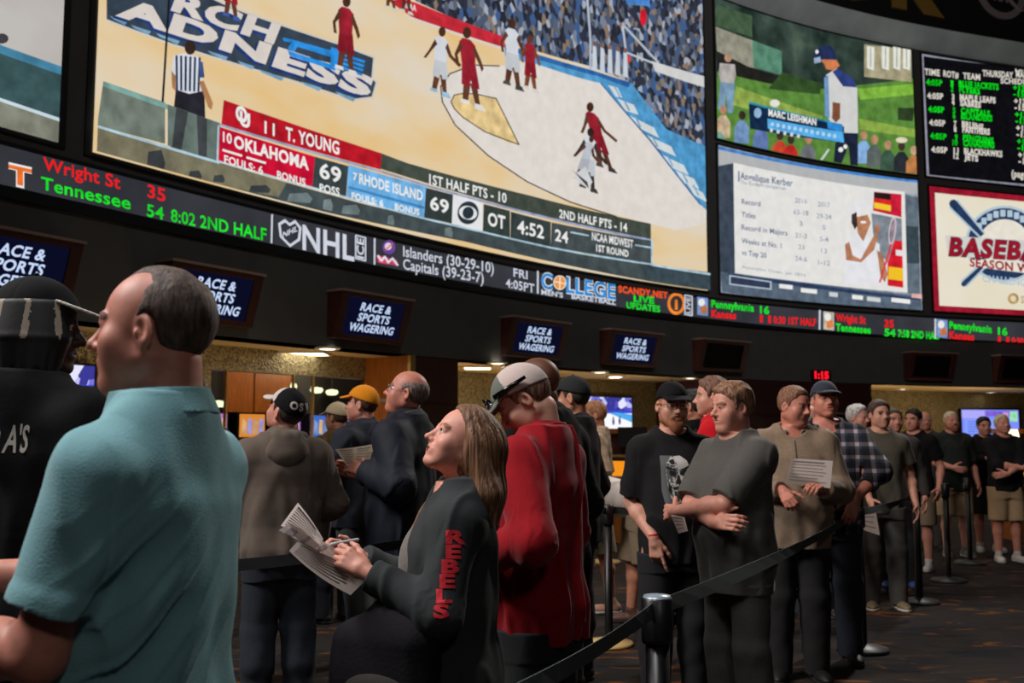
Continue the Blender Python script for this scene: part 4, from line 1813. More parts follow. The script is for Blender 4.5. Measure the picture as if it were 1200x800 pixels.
A.px([(328, 45), (338, 47), (338, 51), (329, 49)], BLU)
for i in range(4):
    A.px([(394, 62 + i * 5), (425 - i, 72 + i * 5), (424 - i, 75 + i * 5), (394, 65 + i * 5)], BLU)
# referee
A.line([(195, -5), (187, 122), (186, 168)], 2.6, G(28, 30, 34))
A.px([(203, 100), (236, 108), (237, 140), (236, 190), (226, 188), (222, 138), (212, 136), (206, 182), (195, 180), (199, 138)], G(40, 38, 46))
A.px([(200, 66), (212, 63), (228, 67), (234, 74), (233, 108), (218, 111), (203, 106), (197, 88)], G(210, 214, 220))
for i in range(6):
    A.px([(202 + i * 5.4, 66 + i * .4), (204.6 + i * 5.4, 66 + i * .5), (205 + i * 5, 107 + i * .4), (202.5 + i * 5, 106.5 + i * .4)], G(40, 52, 88))
A.px([(229, 72), (234, 74), (236, 92), (229, 92)], G(60, 80, 124))
A.px([(229, 96), (235, 96), (246, 122), (244, 130), (240, 126)], G(176, 126, 84))
A.px([(197, 84), (202, 90), (202, 108), (198, 104)], G(176, 126, 84))
A.disc((219, 57), 6.5, 8.5, G(58, 42, 36), 12)
# players
RED, DK, WH = (150, 34, 48), (92, 56, 42), (208, 212, 218)
player(A, 400, 84, 88, RED, DK, (216, 214, 210), 0, 0.02)
player(A, 548, 124, 92, RED, DK, (220, 218, 214), 0, -0.06)
player(A, 510, 110, 78, WH, DK, (150, 184, 210), 1, 0.05)
player(A, 596, 102, 80, WH, DK, (70, 76, 74), 0, 0)
player(A, 617, 106, 64, RED, (120, 70, 48), (210, 204, 200), 0, 0)
player(A, 705, 198, 78, RED, DK, (60, 60, 64), 1, -0.25)
player(A, 684, 222, 72, WH, (60, 50, 46), (60, 60, 64), 1, 0.05)
player(A, 674, 212, 52, (186, 190, 198), DK, (200, 200, 200), 1, 0.3)
A.px([(668, 206), (682, 196), (690, 214), (686, 222), (676, 216)], G(206, 208, 212))
A.px([(666, 200), (684, 214), (686, 222), (672, 206)], G(66, 56, 44))
player(A, 264, 22, 70, RED, DK, (60, 90, 160), 0, 0)
player(A, 452, 12, 50, WH, DK, (200, 200, 200), 0, 0)
player(A, 470, 16, 50, RED, DK, (200, 200, 200), 0, 0)
# graphic bands
A.px([(114.5, 97), (187, 122), (187, 170), (107, 149)], G(112, 122, 112))
A.px([(114.5, 97), (252, 146), (250, 151), (114, 103)], G(122, 164, 156))
A.px([(190, 124), (252, 146), (249, 191), (190, 172)], G(98, 112, 106))
A.px([(200, 128), (214, 133), (206, 178), (195, 174)], G(62, 66, 68))
A.px([(224, 136), (236, 141), (236, 188), (226, 184)], G(62, 66, 68))
A.px([(104, 149), (250, 192), (420, 240), (561, 271), (672, 298), (760, 311), (828, 322), (828, 342), (540, 284), (240, 218.5), (104, 182)], G(66, 76, 78))
A.px([(104.5, 150), (250, 193), (330, 215), (320, 232), (240, 216), (104, 180)], G(118, 114, 92))
for x, y, w_, h_ in ((176, 188, 22, 22), (222, 206, 16, 10), (250, 210, 14, 8), (298, 222, 26, 8), (345, 232, 30, 10), (378, 240, 12, 12), (405, 246, 22, 10), (452, 258, 8, 10), (520, 272, 10, 10)):
    A.px([(x - w_ * .5, y + h_ * .5), (x - w_ * .4, y - h_ * .4), (x + w_ * .3, y - h_ * .5), (x + w_ * .5, y + h_ * .2), (x + w_ * .4, y + h_ * .7)], G(58, 62, 64) if x < 330 else G(112, 126, 128))
A.px([(750, 309), (828, 320), (828, 340), (750, 326)], G(58, 72, 80))
A.line([(104, 149), (250, 192)], 3, PALE)
# score bar
A.px([(470, 192), (615, 230), (758, 263), (758, 281), (615, 250), (440, 199), (441, 181)], G(66, 74, 66))
A.px([(255.5, 119), (441, 181), (440, 200), (252.5, 147.5)], G(180, 26, 40))
A.line([(251, 148), (440, 202), (495, 219), (760, 282.5)], 2.6, G(150, 160, 190))
A.px([(251, 150.5), (362.5, 185), (359.5, 221), (249, 190)], G(196, 18, 52))
A.px([(362.5, 185), (402, 196), (399, 233), (359.5, 221)], G(56, 66, 68))
A.px([(402, 194.5), (493, 220), (491, 256), (399.5, 233)], G(108, 172, 222))
A.px([(493, 221), (526, 229.5), (524, 263), (491, 256)], G(50, 58, 58))
A.px([(525, 228.5), (560, 239), (559.5, 272), (523.5, 263)], G(226, 226, 228))
A.px([(561, 240), (592, 248), (592, 279.5), (560, 272)], G(54, 64, 60))
A.px([(593, 249), (640, 261), (640, 290.5), (592.5, 280)], G(54, 64, 64))
A.px([(641, 261.5), (759, 283), (758, 310), (640, 290.5)], G(68, 76, 78))
A.line([(249, 149), (247.5, 190), (359, 221), (491, 257), (559, 272.5), (640, 291), (759, 310.5), (759, 282)], 2.0, PALE)
A.line([(759, 311), (828, 322)], 2.4, PALE)
A.px([(402, 219), (491, 243), (491, 246), (402, 222)], G(60, 130, 190))
W_ = WHITE
A.text('O', (269, 142), (283, 146.5), 17, W_, 0.05)
A.text('U', (274, 148), (286, 152), 16, W_, 0.05)
A.text('11', (303, 157.5), (315, 161), 14, W_, 0.02)
A.text('T. YOUNG', (328, 165), (391, 182.5), 14.5, W_, 0.035)
A.text('10', (254, 167.5), (264.5, 170.5), 11.5, W_, 0.03)
A.text('OKLAHOMA', (267, 174), (355, 200.5), 13.5, W_, 0.05)
A.line([(254, 177.5), (276, 184)], 2.6, W_)
A.line([(282, 186), (304, 192.5)], 2.6, W_)
A.text('FOULS: 6', (255.5, 192.3), (301, 206), 9, W_, 0.035)
A.text('BONUS', (317.5, 210), (351, 219.5), 8.5, W_, 0.04)
A.text('69', (367.5, 209), (393, 216), 17, W_, 0.03)
A.text('POSS', (367.5, 225.5), (391, 231), 9, W_, 0.04)
A.text('7', (407, 211.5), (412, 213), 8, W_, 0.04)
A.text('RHODE ISLAND', (414, 216), (489, 236.5), 11.5, W_, 0.04)
A.text('FOULS: 6', (405, 234), (442.5, 243.5), 7.5, W_, 0.05)
A.text('BONUS', (456, 246.5), (485, 253.5), 7, W_, 0.04)
A.text('69', (497.5, 246), (519.5, 251.5), 15, W_, 0.03)
A.text('1ST HALF PTS - 10', (496.5, 216.5), (587.5, 239), 11, W_, 0.03)
A.text('2ND HALF PTS - 14', (649.5, 256), (729.5, 272.5), 9.5, W_, 0.035)
A.text('OT', (565.5, 264.5), (586, 269.5), 14.5, W_, 0.04)
A.text('4:52', (600, 273.5), (631.5, 280.5), 14.5, W_, 0.03)
A.text('24', (644.5, 282.5), (660, 286), 13, W_, 0.03)
A.text('NCAA MIDWEST', (688, 282), (736.5, 291.5), 9, W_, 0.03)
A.text('1ST ROUND', (693, 295), (731, 302), 7.5, W_, 0.04)
A.line([(663, 273), (684, 277)], 1.8, PALE)
A.line([(739, 288), (757, 291)], 1.8, PALE)
# the eye emblem in the white box
A.disc((542, 250.5), 12.5, 13.5, G(40, 52, 60), 24, rot=.25)
A.disc((542, 250.5), 10.8, 8.0, G(226, 226, 228), 24, rot=.25)
A.disc((542, 250.5), 6.6, 7.2, G(40, 52, 60), 20, rot=.25)
A.build('picture', game, clip=(BIG0, BIG1, 4.66, 11.4))

# ================================================== neighbouring court screen, cut by the frame
sL1 = wsz(70, 80)[0]
left = screen('video_screen', 'LED screen cut by the picture edge, showing a pale court and glass rail', 'screen', -7.0, sL1, 4.66, 11.4)
A = WallArt()
A.rect(-7.0, sL1, 4.66, 11.4, glow_tex('picture_floor', [(0.3, (172, 160, 152)), (0.7, (190, 186, 182))], scale=0.8))
A.px([(-70, 28), (0, 56), (80, 85), (80, 160), (0, 134), (-70, 105)], G(58, 84, 86))
A.px([(-70, 26), (0, 54), (80, 82), (80, 92), (0, 64), (-70, 38)], G(70, 130, 160))
A.px([(-70, 98), (0, 119), (80, 146), (80, 180), (0, 154), (-70, 130)], G(126, 128, 114))
A.line([(-70, 94), (0, 118), (80, 145)], 4, G(196, 214, 222))
A.disc((0, 46), 8, 6, G(70, 66, 70))
A.build('picture', left, clip=(-7.0, sL1, 4.66, 11.4))

# ================================================== golf
g0, g1 = wsz(838, 80)[0], wsz(1070, 130)[0]
golf = screen('video_screen', 'upper LED screen showing a golfer in a navy cap on a green', 'screen', g0, g1, 8.19, 11.5)
A = WallArt()


def Q4(X, Y):
    return (820 + X / 3.158, Y / 3.158)


def q4(*pts):
    return [Q4(*p) for p in pts]


A.rect(g0, g1, 8.19, 11.5, glow_tex('picture_trees', [(0.3, (26, 38, 34)), (0.6, (58, 74, 66)), (0.75, (84, 98, 84))], scale=1.6))
A.px(q4((55, 100), (190, 150), (300, 190), (300, 270), (180, 250), (60, 190)), G(142, 140, 124))
A.px(q4((60, 20), (190, 60), (190, 140), (60, 95)), G(66, 88, 64))
A.px(q4((190, 150), (300, 190), (300, 280), (195, 250)), G(84, 130, 108))
A.px(q4((60, 190), (180, 250), (300, 285), (450, 320), (450, 340), (300, 330), (60, 280)), G(34, 34, 30))
A.px(q4((60, 265), (250, 310), (450, 330), (800, 290), (800, 650), (60, 530)), G(88, 132, 58))
A.px(q4((130, 320), (300, 380), (450, 430), (450, 470), (120, 390)), G(140, 164, 76))
A.px(q4((580, 330), (800, 310), (800, 350), (590, 370)), G(124, 176, 62))
A.px(q4((585, 440), (800, 480), (800, 510), (590, 480)), G(134, 164, 70))
A.px(q4((300, 270), (450, 310), (440, 350), (250, 330)), G(52, 78, 40))
A.px(q4((730, 400), (790, 400), (785, 450), (730, 445)), G(44, 62, 36))
A.px(q4((605, 165), (778, 185), (780, 305), (605, 285)), G(164, 156, 126))
for x in (615, 670, 712, 748):
    A.px(q4((x, 172), (x + 28, 176), (x + 26, 262), (x, 254)), G(222, 224, 214))
    A.px(q4((x + 12, 178), (x + 15, 178), (x + 15, 250), (x + 12, 250)), G(140, 136, 120))
# spectator standing at the left
A.px(q4((72, 300), (125, 305), (118, 420), (98, 420), (94, 340), (88, 410), (62, 405)), G(120, 150, 176))
A.px(q4((70, 235), (125, 240), (130, 280), (120, 310), (72, 305), (64, 275)), G(176, 170, 166))
A.disc(Q4(100, 216), 4.2, 5.2, G(176, 136, 116), 10)
# seated spectators along the bottom edge
rr_ = random.Random(4)
for x, y, c in ((80, 450, (190, 170, 140)), (150, 470, (110, 140, 180)), (220, 500, (96, 120, 172)), (60, 510, (120, 160, 150)), (290, 545, (200, 70, 50)), (330, 560, (190, 40, 40)), (395, 560, (110, 112, 118)), (600, 545, (130, 170, 214)), (640, 560, (90, 100, 96)), (690, 580, (60, 86, 70)), (740, 585, (40, 44, 50)), (785, 600, (180, 120, 70))):
    A.px(q4((x - 28, y + 60), (x - 26, y), (x - 8, y - 22), (x + 12, y - 22), (x + 28, y + 4), (x + 28, y + 62)), G(*c))
    A.disc(Q4(x + 2, y - 42), 4.2, 5.5, G(*rr_.choice(((176, 130, 104), (60, 46, 40), (200, 160, 130)))), 10)
A.disc(Q4(742, 520), 7, 3.5, G(206, 196, 170), 12)
A.disc(Q4(272, 384), 6, 4.5, G(226, 224, 214), 12)
# golfer
A.px(q4((500, 490), (580, 492), (580, 615), (552, 612), (545, 540), (520, 606), (490, 600)), G(30, 36, 58))
A.px(q4((462, 280), (500, 255), (560, 290), (578, 330), (580, 495), (505, 492), (470, 440)), G(206, 206, 204))
A.px(q4((505, 255), (560, 290), (576, 326), (525, 322), (486, 268)), G(46, 62, 120))
A.px(q4((455, 290), (470, 280), (475, 440), (458, 430)), G(110, 150, 196))
A.px(q4((486, 380), (514, 384), (514, 440), (498, 456), (484, 440)), G(120, 74, 52))
A.px(q4((440, 222), (500, 222), (512, 246), (490, 264), (462, 258), (455, 240)), G(196, 118, 76))
A.px(q4((418, 200), (440, 172), (475, 170), (495, 190), (500, 224), (450, 222), (418, 235)), G(36, 48, 86))
A.disc(Q4(428, 194), 2, 2.5, W_, 8)
A.px(q4((416, 218), (440, 212), (444, 232), (418, 238)), G(150, 170, 196))
# caption bar
A.px(q4((175, 380), (470, 450), (528, 470), (530, 530), (180, 478)), G(20, 42, 72))
A.px(q4((244, 440), (525, 490), (528, 530), (246, 478)), G(84, 166, 222))
A.px(q4((175, 378), (470, 448), (470, 455), (175, 386)), G(40, 140, 160))
A.px(q4((465, 450), (522, 462), (524, 490), (468, 478)), G(46, 134, 206))
A.disc(Q4(208, 420), 4.5, 6, G(150, 186, 222))
A.text('MARC LEISHMAN', Q4(248, 430), Q4(425, 466), 7.5, W_, 0.05)
for i in range(12):
    A.disc(Q4(262 + i * 21, 462 + i * 4), 2.2, 2.6, G(176, 210, 236), 8)
for i in range(5):
    A.disc(Q4(258 + i * 25, 484 + i * 5.5), 2, 2.6, G(206, 210, 214), 8)
A.line(q4((440, 598), (470, 556)), 2.5, G(200, 204, 206))
A.disc(Q4(515, 556), 3, 3, W_, 8)
A.disc(Q4(532, 545), 2.4, 2.8, W_, 8)
A.build('picture', golf, clip=(g0, g1, 8.19, 11.5))

# ================================================== tennis statistics
t0, t1 = wsz(842, 250)[0], wsz(1077, 290)[0]
ten = screen('video_screen', 'lower LED screen with a cream table of tennis statistics and a smiling player', 'screen', t0, t1, 4.66, 8.03)
A = WallArt()


def Q5(X, Y):
    return (820 + X / 3.158, 160 + Y / 3.158)


def q5(*pts):
    return [Q5(*p) for p in pts]


A.rect(t0, t1, 4.66, 8.03, G(150, 158, 168, True))
A.px(q5((64, 36), (802, 160), (802, 215), (640, 195), (120, 95), (64, 110)), G(176, 178, 180))
A.px(q5((64, 36), (802, 160), (802, 172), (64, 48)), G(70, 130, 200))
A.px(q5((66, 110), (120, 100), (126, 510), (72, 500)), G(60, 70, 84))
A.px(q5((755, 215), (804, 225), (812, 590), (762, 580)), G(96, 110, 122))
A.px(q5((755, 330), (806, 335), (810, 470), (760, 470)), G(58, 72, 80))
A.px(q5((72, 500), (400, 540), (815, 590), (820, 655), (78, 575)), G(86, 100, 116))
A.px(q5((100, 505), (400, 545), (812, 598), (812, 606), (100, 515)), G(44, 60, 92))
A.px(q5((105, 512), (262, 536), (262, 568), (105, 548)), G(176, 190, 200))
A.px(q5((110, 518), (256, 540), (256, 562), (110, 544)), G(48, 58, 84))
for x, y, w__, c in ((290, 545, 50, W_), (370, 560, 60, W_), (475, 575, 32, G(200, 206, 210)), (560, 585, 40, W_), (615, 592, 50, G(206, 208, 210)), (705, 596, 70, W_), (780, 580, 40, G(216, 170, 166))):
    A.px(q5((x, y), (x + w__, y + w__ * .11), (x + w__, y + 16 + w__ * .11), (x, y + 16)), c)
A.px(q5((120, 97), (640, 192), (755, 205), (765, 578), (126, 505)), G(226, 224, 220, True))
IN = G(96, 112, 144)
IN2 = G(150, 158, 176)
A.text('Angelique Kerber', Q5(145, 158), Q5(340, 186), 8, IN, 0.025)
A.line(q5((140, 130), (140, 168)), 1.6, IN)
A.text('The numbers comparison', Q5(145, 176), Q5(315, 200), 4.5, IN2, 0.02)
rows_ = (('Record', 250, 70, '2016', '2017', 0), ('Titles', 298, 52, '63-18', '29-24', 1), ('Record in Majors', 345, 170, '3', '0', 2), ('Weeks at No. 1', 395, 148, '21-3', '5-4', 3), ('vs Top 20', 438, 92, '17', '13', 4))
for tx, y, w__, c1, c2, k in rows_:
    A.text(tx, Q5(150, y), Q5(150 + w__, y + w__ * .13), 6, IN, 0.02)
for i, (a, b) in enumerate((('2016', '2017'), ('63-18', '29-24'), ('3', '0'), ('21-3', '5-4'), ('21', '13'), ('24-6', '1-12'))):
    y = 245 + i * 43
    w1, w2 = len(a) * 11, len(b) * 11
    A.text(a, Q5(370 - w1 / 2, y), Q5(370 + w1 / 2, y + w1 * .1), 5.5, IN2, 0.02)
    A.text(b, Q5(455 - w2 / 2, y + 14), Q5(455 + w2 / 2, y + 14 + w2 * .1), 5.5, IN2, 0.02)
A.text('Australian Open, Jan 2016', Q5(150, 488), Q5(388, 520), 3.5, IN2, 0.01)
# flag and sponsor panel behind the player
A.px(q5((640, 205), (742, 215), (742, 300), (636, 275)), G(196, 30, 56))
A.px(q5((640, 206), (702, 214), (702, 236), (640, 228)), G(40, 30, 30))
A.px(q5((640, 228), (702, 236), (702, 258), (640, 246)), G(206, 40, 40))
A.px(q5((640, 244), (702, 256), (702, 278), (640, 266)), G(240, 200, 50))
A.px(q5((630, 285), (742, 305), (746, 470), (690, 470), (640, 400)), G(128, 136, 146))
A.px(q5((716, 385), (744, 388), (748, 560), (690, 552), (690, 470)), G(206, 30, 44))
A.px(q5((694, 482), (746, 488), (747, 535), (692, 528)), G(240, 190, 40))
A.px(q5((720, 420), (745, 422), (746, 444), (720, 440)), G(226, 222, 222))
# player
SKN = G(176, 120, 88)
A.px(q5((536, 380), (570, 355), (620, 370), (660, 400), (664, 555), (530, 545), (530, 460)), G(226, 226, 230))
A.px(q5((532, 400), (548, 390), (560, 440), (590, 455), (640, 365), (655, 370), (640, 420), (592, 466), (536, 458)), SKN)
A.px(q5((572, 300), (615, 290), (628, 320), (618, 345), (600, 390), (580, 360)), SKN)
A.px(q5((640, 340), (656, 320), (660, 350), (650, 372)), SKN)
A.px(q5((650, 420), (672, 440), (690, 510), (680, 540), (664, 520)), SKN)
A.px(q5((548, 255), (575, 235), (612, 238), (632, 262), (600, 275), (575, 296), (548, 285)), G(226, 226, 228))
A.px(q5((556, 290), (575, 280), (578, 330), (568, 345), (556, 320)), G(60, 46, 44))
A.disc(Q5(600, 318), 3.6, 1.6, W_, 10)
A.disc(Q5(707, 350), 4.2, 17, G(206, 200, 206), 16, rot=.12)
A.disc(Q5(707, 350), 3.0, 14.5, G(150, 130, 140), 16, rot=.12)
A.line(q5((702, 400), (682, 470), (660, 540)), 2.2, G(206, 60, 70))
A.build('picture', ten, clip=(t0, t1, 4.66, 8.03))

# ================================================== odds board
o0, o1 = wsz(1082, 130)[0], 17.2
odds = screen('video_screen', 'black odds board with green and white lines of game times and teams', 'screen', o0, o1, 8.19, 11.45)
A = WallArt()
A.rect(o0, o1, 8.19, 11.45, BLACKG)


def Qo(X, Y):
    return (1040 + X / 4.444, 40 + Y / 4.444)


FR = G(140, 140, 156)
A.line([Qo(205, 740), Qo(175, 108), Qo(711, 175), Qo(900, 205)], 3.4, FR)
A.line([Qo(205, 740), Qo(711, 790), Qo(1000, 815)], 3.4, FR)
GR, OW = G(10, 214, 30), G(216, 210, 200)
A.text('TIME', Qo(188, 212), Qo(268, 220), 7, OW, 0.04)
A.text('ROT#', Qo(286, 222), Qo(366, 232), 7, OW, 0.04)
A.text('TEAM', Qo(388, 234), Qo(478, 242), 7, OW, 0.04)
A.text('THURSDAY', Qo(490, 220), Qo(650, 232), 7, OW, 0.04)
A.text('MARCH', Qo(664, 226), Qo(760, 234), 7, OW, 0.04)
A.text('SCHEDULE', Qo(584, 258), Qo(760, 266), 6, OW, 0.04)
A.text('LINE', Qo(660, 195), Qo(740, 204), 7, OW, 0.04)
rows_ = [('BLUE JACKETS', 'FLYERS', 208), ('MAPLE LEAFS', 'SABRES', 186), ('CAPITALS', 'ISLANDERS', 152), ('BRUINS', 'PANTHERS', 112), ('PENGUINS', 'CANADIENS', 160), ('BLACKHAWKS', 'JETS', 200)]
for i, (a, b, w__) in enumerate(rows_):
    y = 266 + i * 70
    x0 = 196 + i * 5
    c = GR if i % 2 == 0 else OW
    A.text('4:05P', Qo(x0, y), Qo(x0 + 84, y + 6), 6.6, c, 0.05)
    A.text(str(i * 2 + 1), Qo(x0 + 128 - (12 if i > 4 else 0), y + 6), Qo(x0 + 142, y + 8), 6.4, c, 0.05)
    A.text(str(i * 2 + 2), Qo(x0 + 128 - (12 if i > 3 else 0), y + 34), Qo(x0 + 142, y + 36), 6.4, c, 0.05)
    A.text(a, Qo(x0 + 170, y + 8), Qo(x0 + 170 + w__, y + 26), 6.6, c, 0.06)
    wb = len(b) * 18
    A.text(b, Qo(x0 + 172, y + 38), Qo(x0 + 172 + wb, y + 50), 6.6, c, 0.06)
    A.text('+135', Qo(648 + i * 5, y + 28), Qo(730 + i * 5, y + 34), 6.4, c, 0.05)
    A.text('-155', Qo(650 + i * 5, y + 60), Qo(732 + i * 5, y + 66), 6.4, c, 0.05)
A.text('(page 1)', Qo(638, 745), Qo(760, 755), 8, OW, 0.04)
A.build('picture', odds, clip=(o0, o1, 8.19, 11.45))

# ================================================== baseball poster screen
b0 = wsz(1091, 290)[0]
bas = screen('video_screen', 'LED screen with a red border and a baseball season wins emblem', 'screen', b0, o1, 4.66, 7.92)
A = WallArt()
RB = G(150, 24, 44, True)
A.rect(b0, o1, 4.66, 7.92, RB)
A.rect(b0 + 0.16, o1 - 0.1, 4.80, 7.76, glow_tex('picture_cream', [(0.3, (226, 216, 190)), (0.7, (232, 226, 212))], scale=0.4))
NV, LB, MR = G(38, 58, 92), G(176, 196, 210), G(150, 26, 44)
c0 = (1176, 286)
A.disc(c0, 46, 45, LB, 40)
A.disc(c0, 43, 42, NV, 40)
A.disc(c0, 30, 29, G(228, 222, 208), 36)
for ang in range(215, 330, 13):
    a = math.radians(ang)
    x, y = c0[0] + 36 * math.cos(a), c0[1] + 36 * math.sin(a)
    A.px([(x - 3, y - 4), (x + 3, y - 4), (x + 3, y + 4), (x - 3, y + 4)], LB)
for (a, b, w0, w1) in (((1116, 239), (1150, 276), 10, 5), ((1128, 333), (1152, 310), 6, 4), ((1236, 239), (1202, 276), 10, 5)):
    d = np.array(b, float) - np.array(a, float)
    n = np.array((-d[1], d[0])) / np.hypot(*d)
    a_, b_ = np.array(a, float), np.array(b, float)
    for e_, m_ in ((2.2, LB), (0, NV)):
        A.px([a_ - n * (w0 / 2 + e_), b_ - n * (w1 / 2 + e_), b_ + n * (w1 / 2 + e_), a_ + n * (w0 / 2 + e_)], m_)
    A.disc(a, w0 / 2, w0 / 2, NV, 12)
A.px([(1106, 276), (1260, 286), (1260, 306), (1110, 301)], G(206, 204, 200))
for e_, m_ in ((0.075, G(30, 36, 60)), (0.045, MR)):
    A.text('BASEBALL', (1110, 299), (1246, 307), (2.5, -20), m_, e_)
A.px([(1134, 303), (1230, 310), (1230, 324), (1134, 312)], G(228, 222, 208))
A.text('SEASON WINS', (1135, 312), (1226, 322), 9.5, MR, 0.04)
A.text('CHALLENGE', (1150, 330), (1206, 336), 8, LB, 0.03)
A.disc((1186, 350), 6.5, 6.5, G(176, 146, 92), 16)
A.disc((1186, 350), 3.5, 3.5, G(222, 210, 180), 12)
A.text('SUPERBOOK', (1195, 355), (1240, 359), 8, G(176, 146, 92), 0.03)
A.build('picture', bas, clip=(b0, o1, 4.66, 7.92))

# ================================================== ticker ribbon under the screens
tick = screen('ticker_display', 'long dark LED ticker ribbon with red and green scores below the screens', 'ticker', S0 + 0.2, S1 - 0.3, 3.98, 4.47, off=0.02)
A = WallArt(off=0.045)
A.sz([(S0 + 0.2, 4.06), (3.5, 4.05), (8.0, 3.99), (11.0, 3.95), (S1 - 0.3, 3.94), (S1 - 0.3, 4.45), (8, 4.47), (S0 + 0.2, 4.47)], glow_tex('ticker_grey', [(0.3, (46, 48, 54)), (0.7, (58, 60, 66))], scale=1.2))
RD, GN, TW = G(238, 28, 32), G(24, 222, 40), G(206, 210, 222)
A.text('Wright St', (47.5, 199), (138, 222), 14.5, RD, 0.02)
A.text('35', (170, 231), (191, 237), 14.5, RD, 0.02)
A.text('Tennessee', (45, 222), (150, 246), 14.5, GN, 0.02)
A.text('54', (169, 253.5), (189, 258), 14, GN, 0.02)
A.text('8:02 2ND HALF', (197.5, 259.5), (309.5, 282.5), 14, GN, 0.02)
for m_, e_ in ((W_, 0.10), (G(232, 110, 40), 0.04)):
    A.text('T', (7, 214 + (1 if e_ > .05 else 0)), (34, 220 + (1 if e_ > .05 else 0)), 20 + (2 if e_ > .05 else 0), m_, e_)
A.line([(316, 252), (315.3, 285)], 2, TW)
# shield emblem with three letters
sh = [(323, 262), (331, 257), (336.5, 262), (343, 258), (350.5, 267), (349, 282), (337, 290), (325, 278)]
A.px(sh, TW)
A.px([(326 + 0, 264), (331.5, 261), (336.5, 265.5), (343, 262), (347.5, 268.5), (346, 280), (337, 286.5), (327.5, 277)], G(52, 54, 62))
A.text('NHL', (328, 279), (345.5, 271), (1.0, -6.5), TW, 0.04)
A.text('NHL', (351.5, 292), (412.5, 306), 28, TW, 0.03)
A.line([(414, 276), (425.5, 279), (425.5, 306), (414, 303), (414, 276)], 1.6, TW)
A.text('ICE', (423.5, 304), (423.5, 280.5), (-8, -2), TW, 0.03)
A.line([(436.2, 280), (436, 310)], 2, TW)
A.disc((453, 290), 7.5, 8.5, G(110, 70, 150), 16)
A.disc((452, 289), 4.2, 4.5, G(220, 206, 226), 12)
A.line([(449, 293), (457, 286)], 1.6, G(226, 110, 60))
A.px([(438, 299), (462, 305), (464, 312), (440, 308)], G(206, 70, 96))
A.line([(440, 300), (444, 306), (448, 301), (452, 308), (457, 303), (463, 311)], 2.4, G(222, 216, 232))
A.text('Islanders (30-29-10)', (469.5, 300.5), (576, 320.5), 12, TW, 0.015)
A.text('Capitals (39-23-7)', (469.5, 315.5), (564, 332), 12, TW, 0.015)
A.text('FRI', (599, 324), (615.5, 327.5), 9.5, TW, 0.02)
A.text('4:05PT', (590, 336.5), (623.5, 343.5), 10, TW, 0.02)
A.line([(627.6, 318), (627.5, 344)], 2, TW)
for m_, e_ in ((W_, 0.09), (G(44, 134, 206), 0.035)):
    A.text('C', (631.5, 337.5), (645, 339.5), 17.5, m_, e_)
    A.text('LLEGE', (661, 342.5), (719, 351), 17.5, m_, e_)
A.disc((653.3, 331.5), 7.6, 8.6, W_, 18)
A.disc((653.3, 331.5), 6.6, 7.6, G(236, 150, 60), 18)
A.line([(647, 330), (660, 333)], 1.2, W_)
A.line([(653.5, 324), (653, 339)], 1.2, W_)
A.text("MEN'S", (631.5, 345), (657, 349), 5.5, TW, 0.04)
A.text('BASKETBALL', (667, 350), (719, 357.5), 6, TW, 0.04)
A.text('SCANDY.NET', (722, 342.5), (780, 350), 7.5, G(236, 82, 36), 0.06)
A.text('LIVE', (740, 353.5), (764, 356), 7, GN, 0.05)
A.text('UPDATES', (731.5, 361), (771, 366), 7, GN, 0.05)
A.disc((790, 356), 10.5, 13, G(232, 130, 50), 20)
A.disc((790, 356), 7.2, 9.4, G(60, 50, 46), 20)
A.text('i', (788.2, 362), (791.8, 362.4), 11, G(232, 130, 50), 0.06)
A.line([(800, 346), (808.5, 347.5), (808.5, 370), (800, 368.5), (800, 346)], 1.4, TW)
A.text('LIVE', (806.5, 368), (806.5, 349), (-5, -.8), TW, 0.03)


def emblem(x, y, c1, c2):
    A.px([(x - 6.5, y - 11), (x + 6, y - 9.5), (x + 6, y + 11.5), (x - 6.5, y + 10)], G(*c1))
    A.disc((x - 1.5, y - 4.5), 4, 4.6, W_, 10)
    A.px([(x - 3.5, y + 1), (x + 4.5, y - 1), (x + 5.5, y + 7), (x - 2, y + 9)], G(*c2))


def game_line(x, y, top, tn, bot, bn, tail, ctop, cbot, wt, wb):
    A.text(top, (x, y), (x + wt, y + wt * .105), 8.2, ctop, 0.05)
    A.text(tn, (x + 57, y + 7), (x + 68, y + 8), 8.2, ctop, 0.05)
    A.text(bot, (x, y + 11.5), (x + wb, y + 11.5 + wb * .085), 8.2, cbot, 0.05)
    A.text(bn, (x + 57, y + 17.5), (x + 70, y + 18.5), 8.2, cbot, 0.05)
    if tail:
        A.text(tail, (x + 73, y + 18.7), (x + 123, y + 22), 8.0, cbot, 0.05)


emblem(821, 359, (120, 150, 206), (196, 120, 70))
game_line(831, 360, 'Pennsylvania', '16', 'Kansas', '11', '0:30 1ST HALF', GN, RD, 50, 29)
A.line([(958.3, 364), (958, 386)], 2, TW)
emblem(969, 376, (196, 186, 170), (216, 126, 70))
game_line(977, 376, 'Wright St', '35', 'Tennessee', '54', '7:58 2ND HALF', RD, GN, 35, 41)
A.line([(1093.8, 374), (1093.6, 396)], 2, TW)
emblem(1102, 385, (120, 150, 206), (196, 120, 70))
game_line(1110, 385, 'Pennsylvania', '16', 'Kansas', '11', '0:30 1ST HALF', GN, RD, 50, 29)
A.build('picture', tick, clip=(S0 + 0.2, S1 - 0.3, 3.92, 4.50))

# ================================================== header letters and crest, partly above the frame
M_LET = mat('gold_letter', (190, 148, 70), 0.45, metal=0.4)
M_CREST = mat('crest_silver', (150, 138, 142), 0.5)


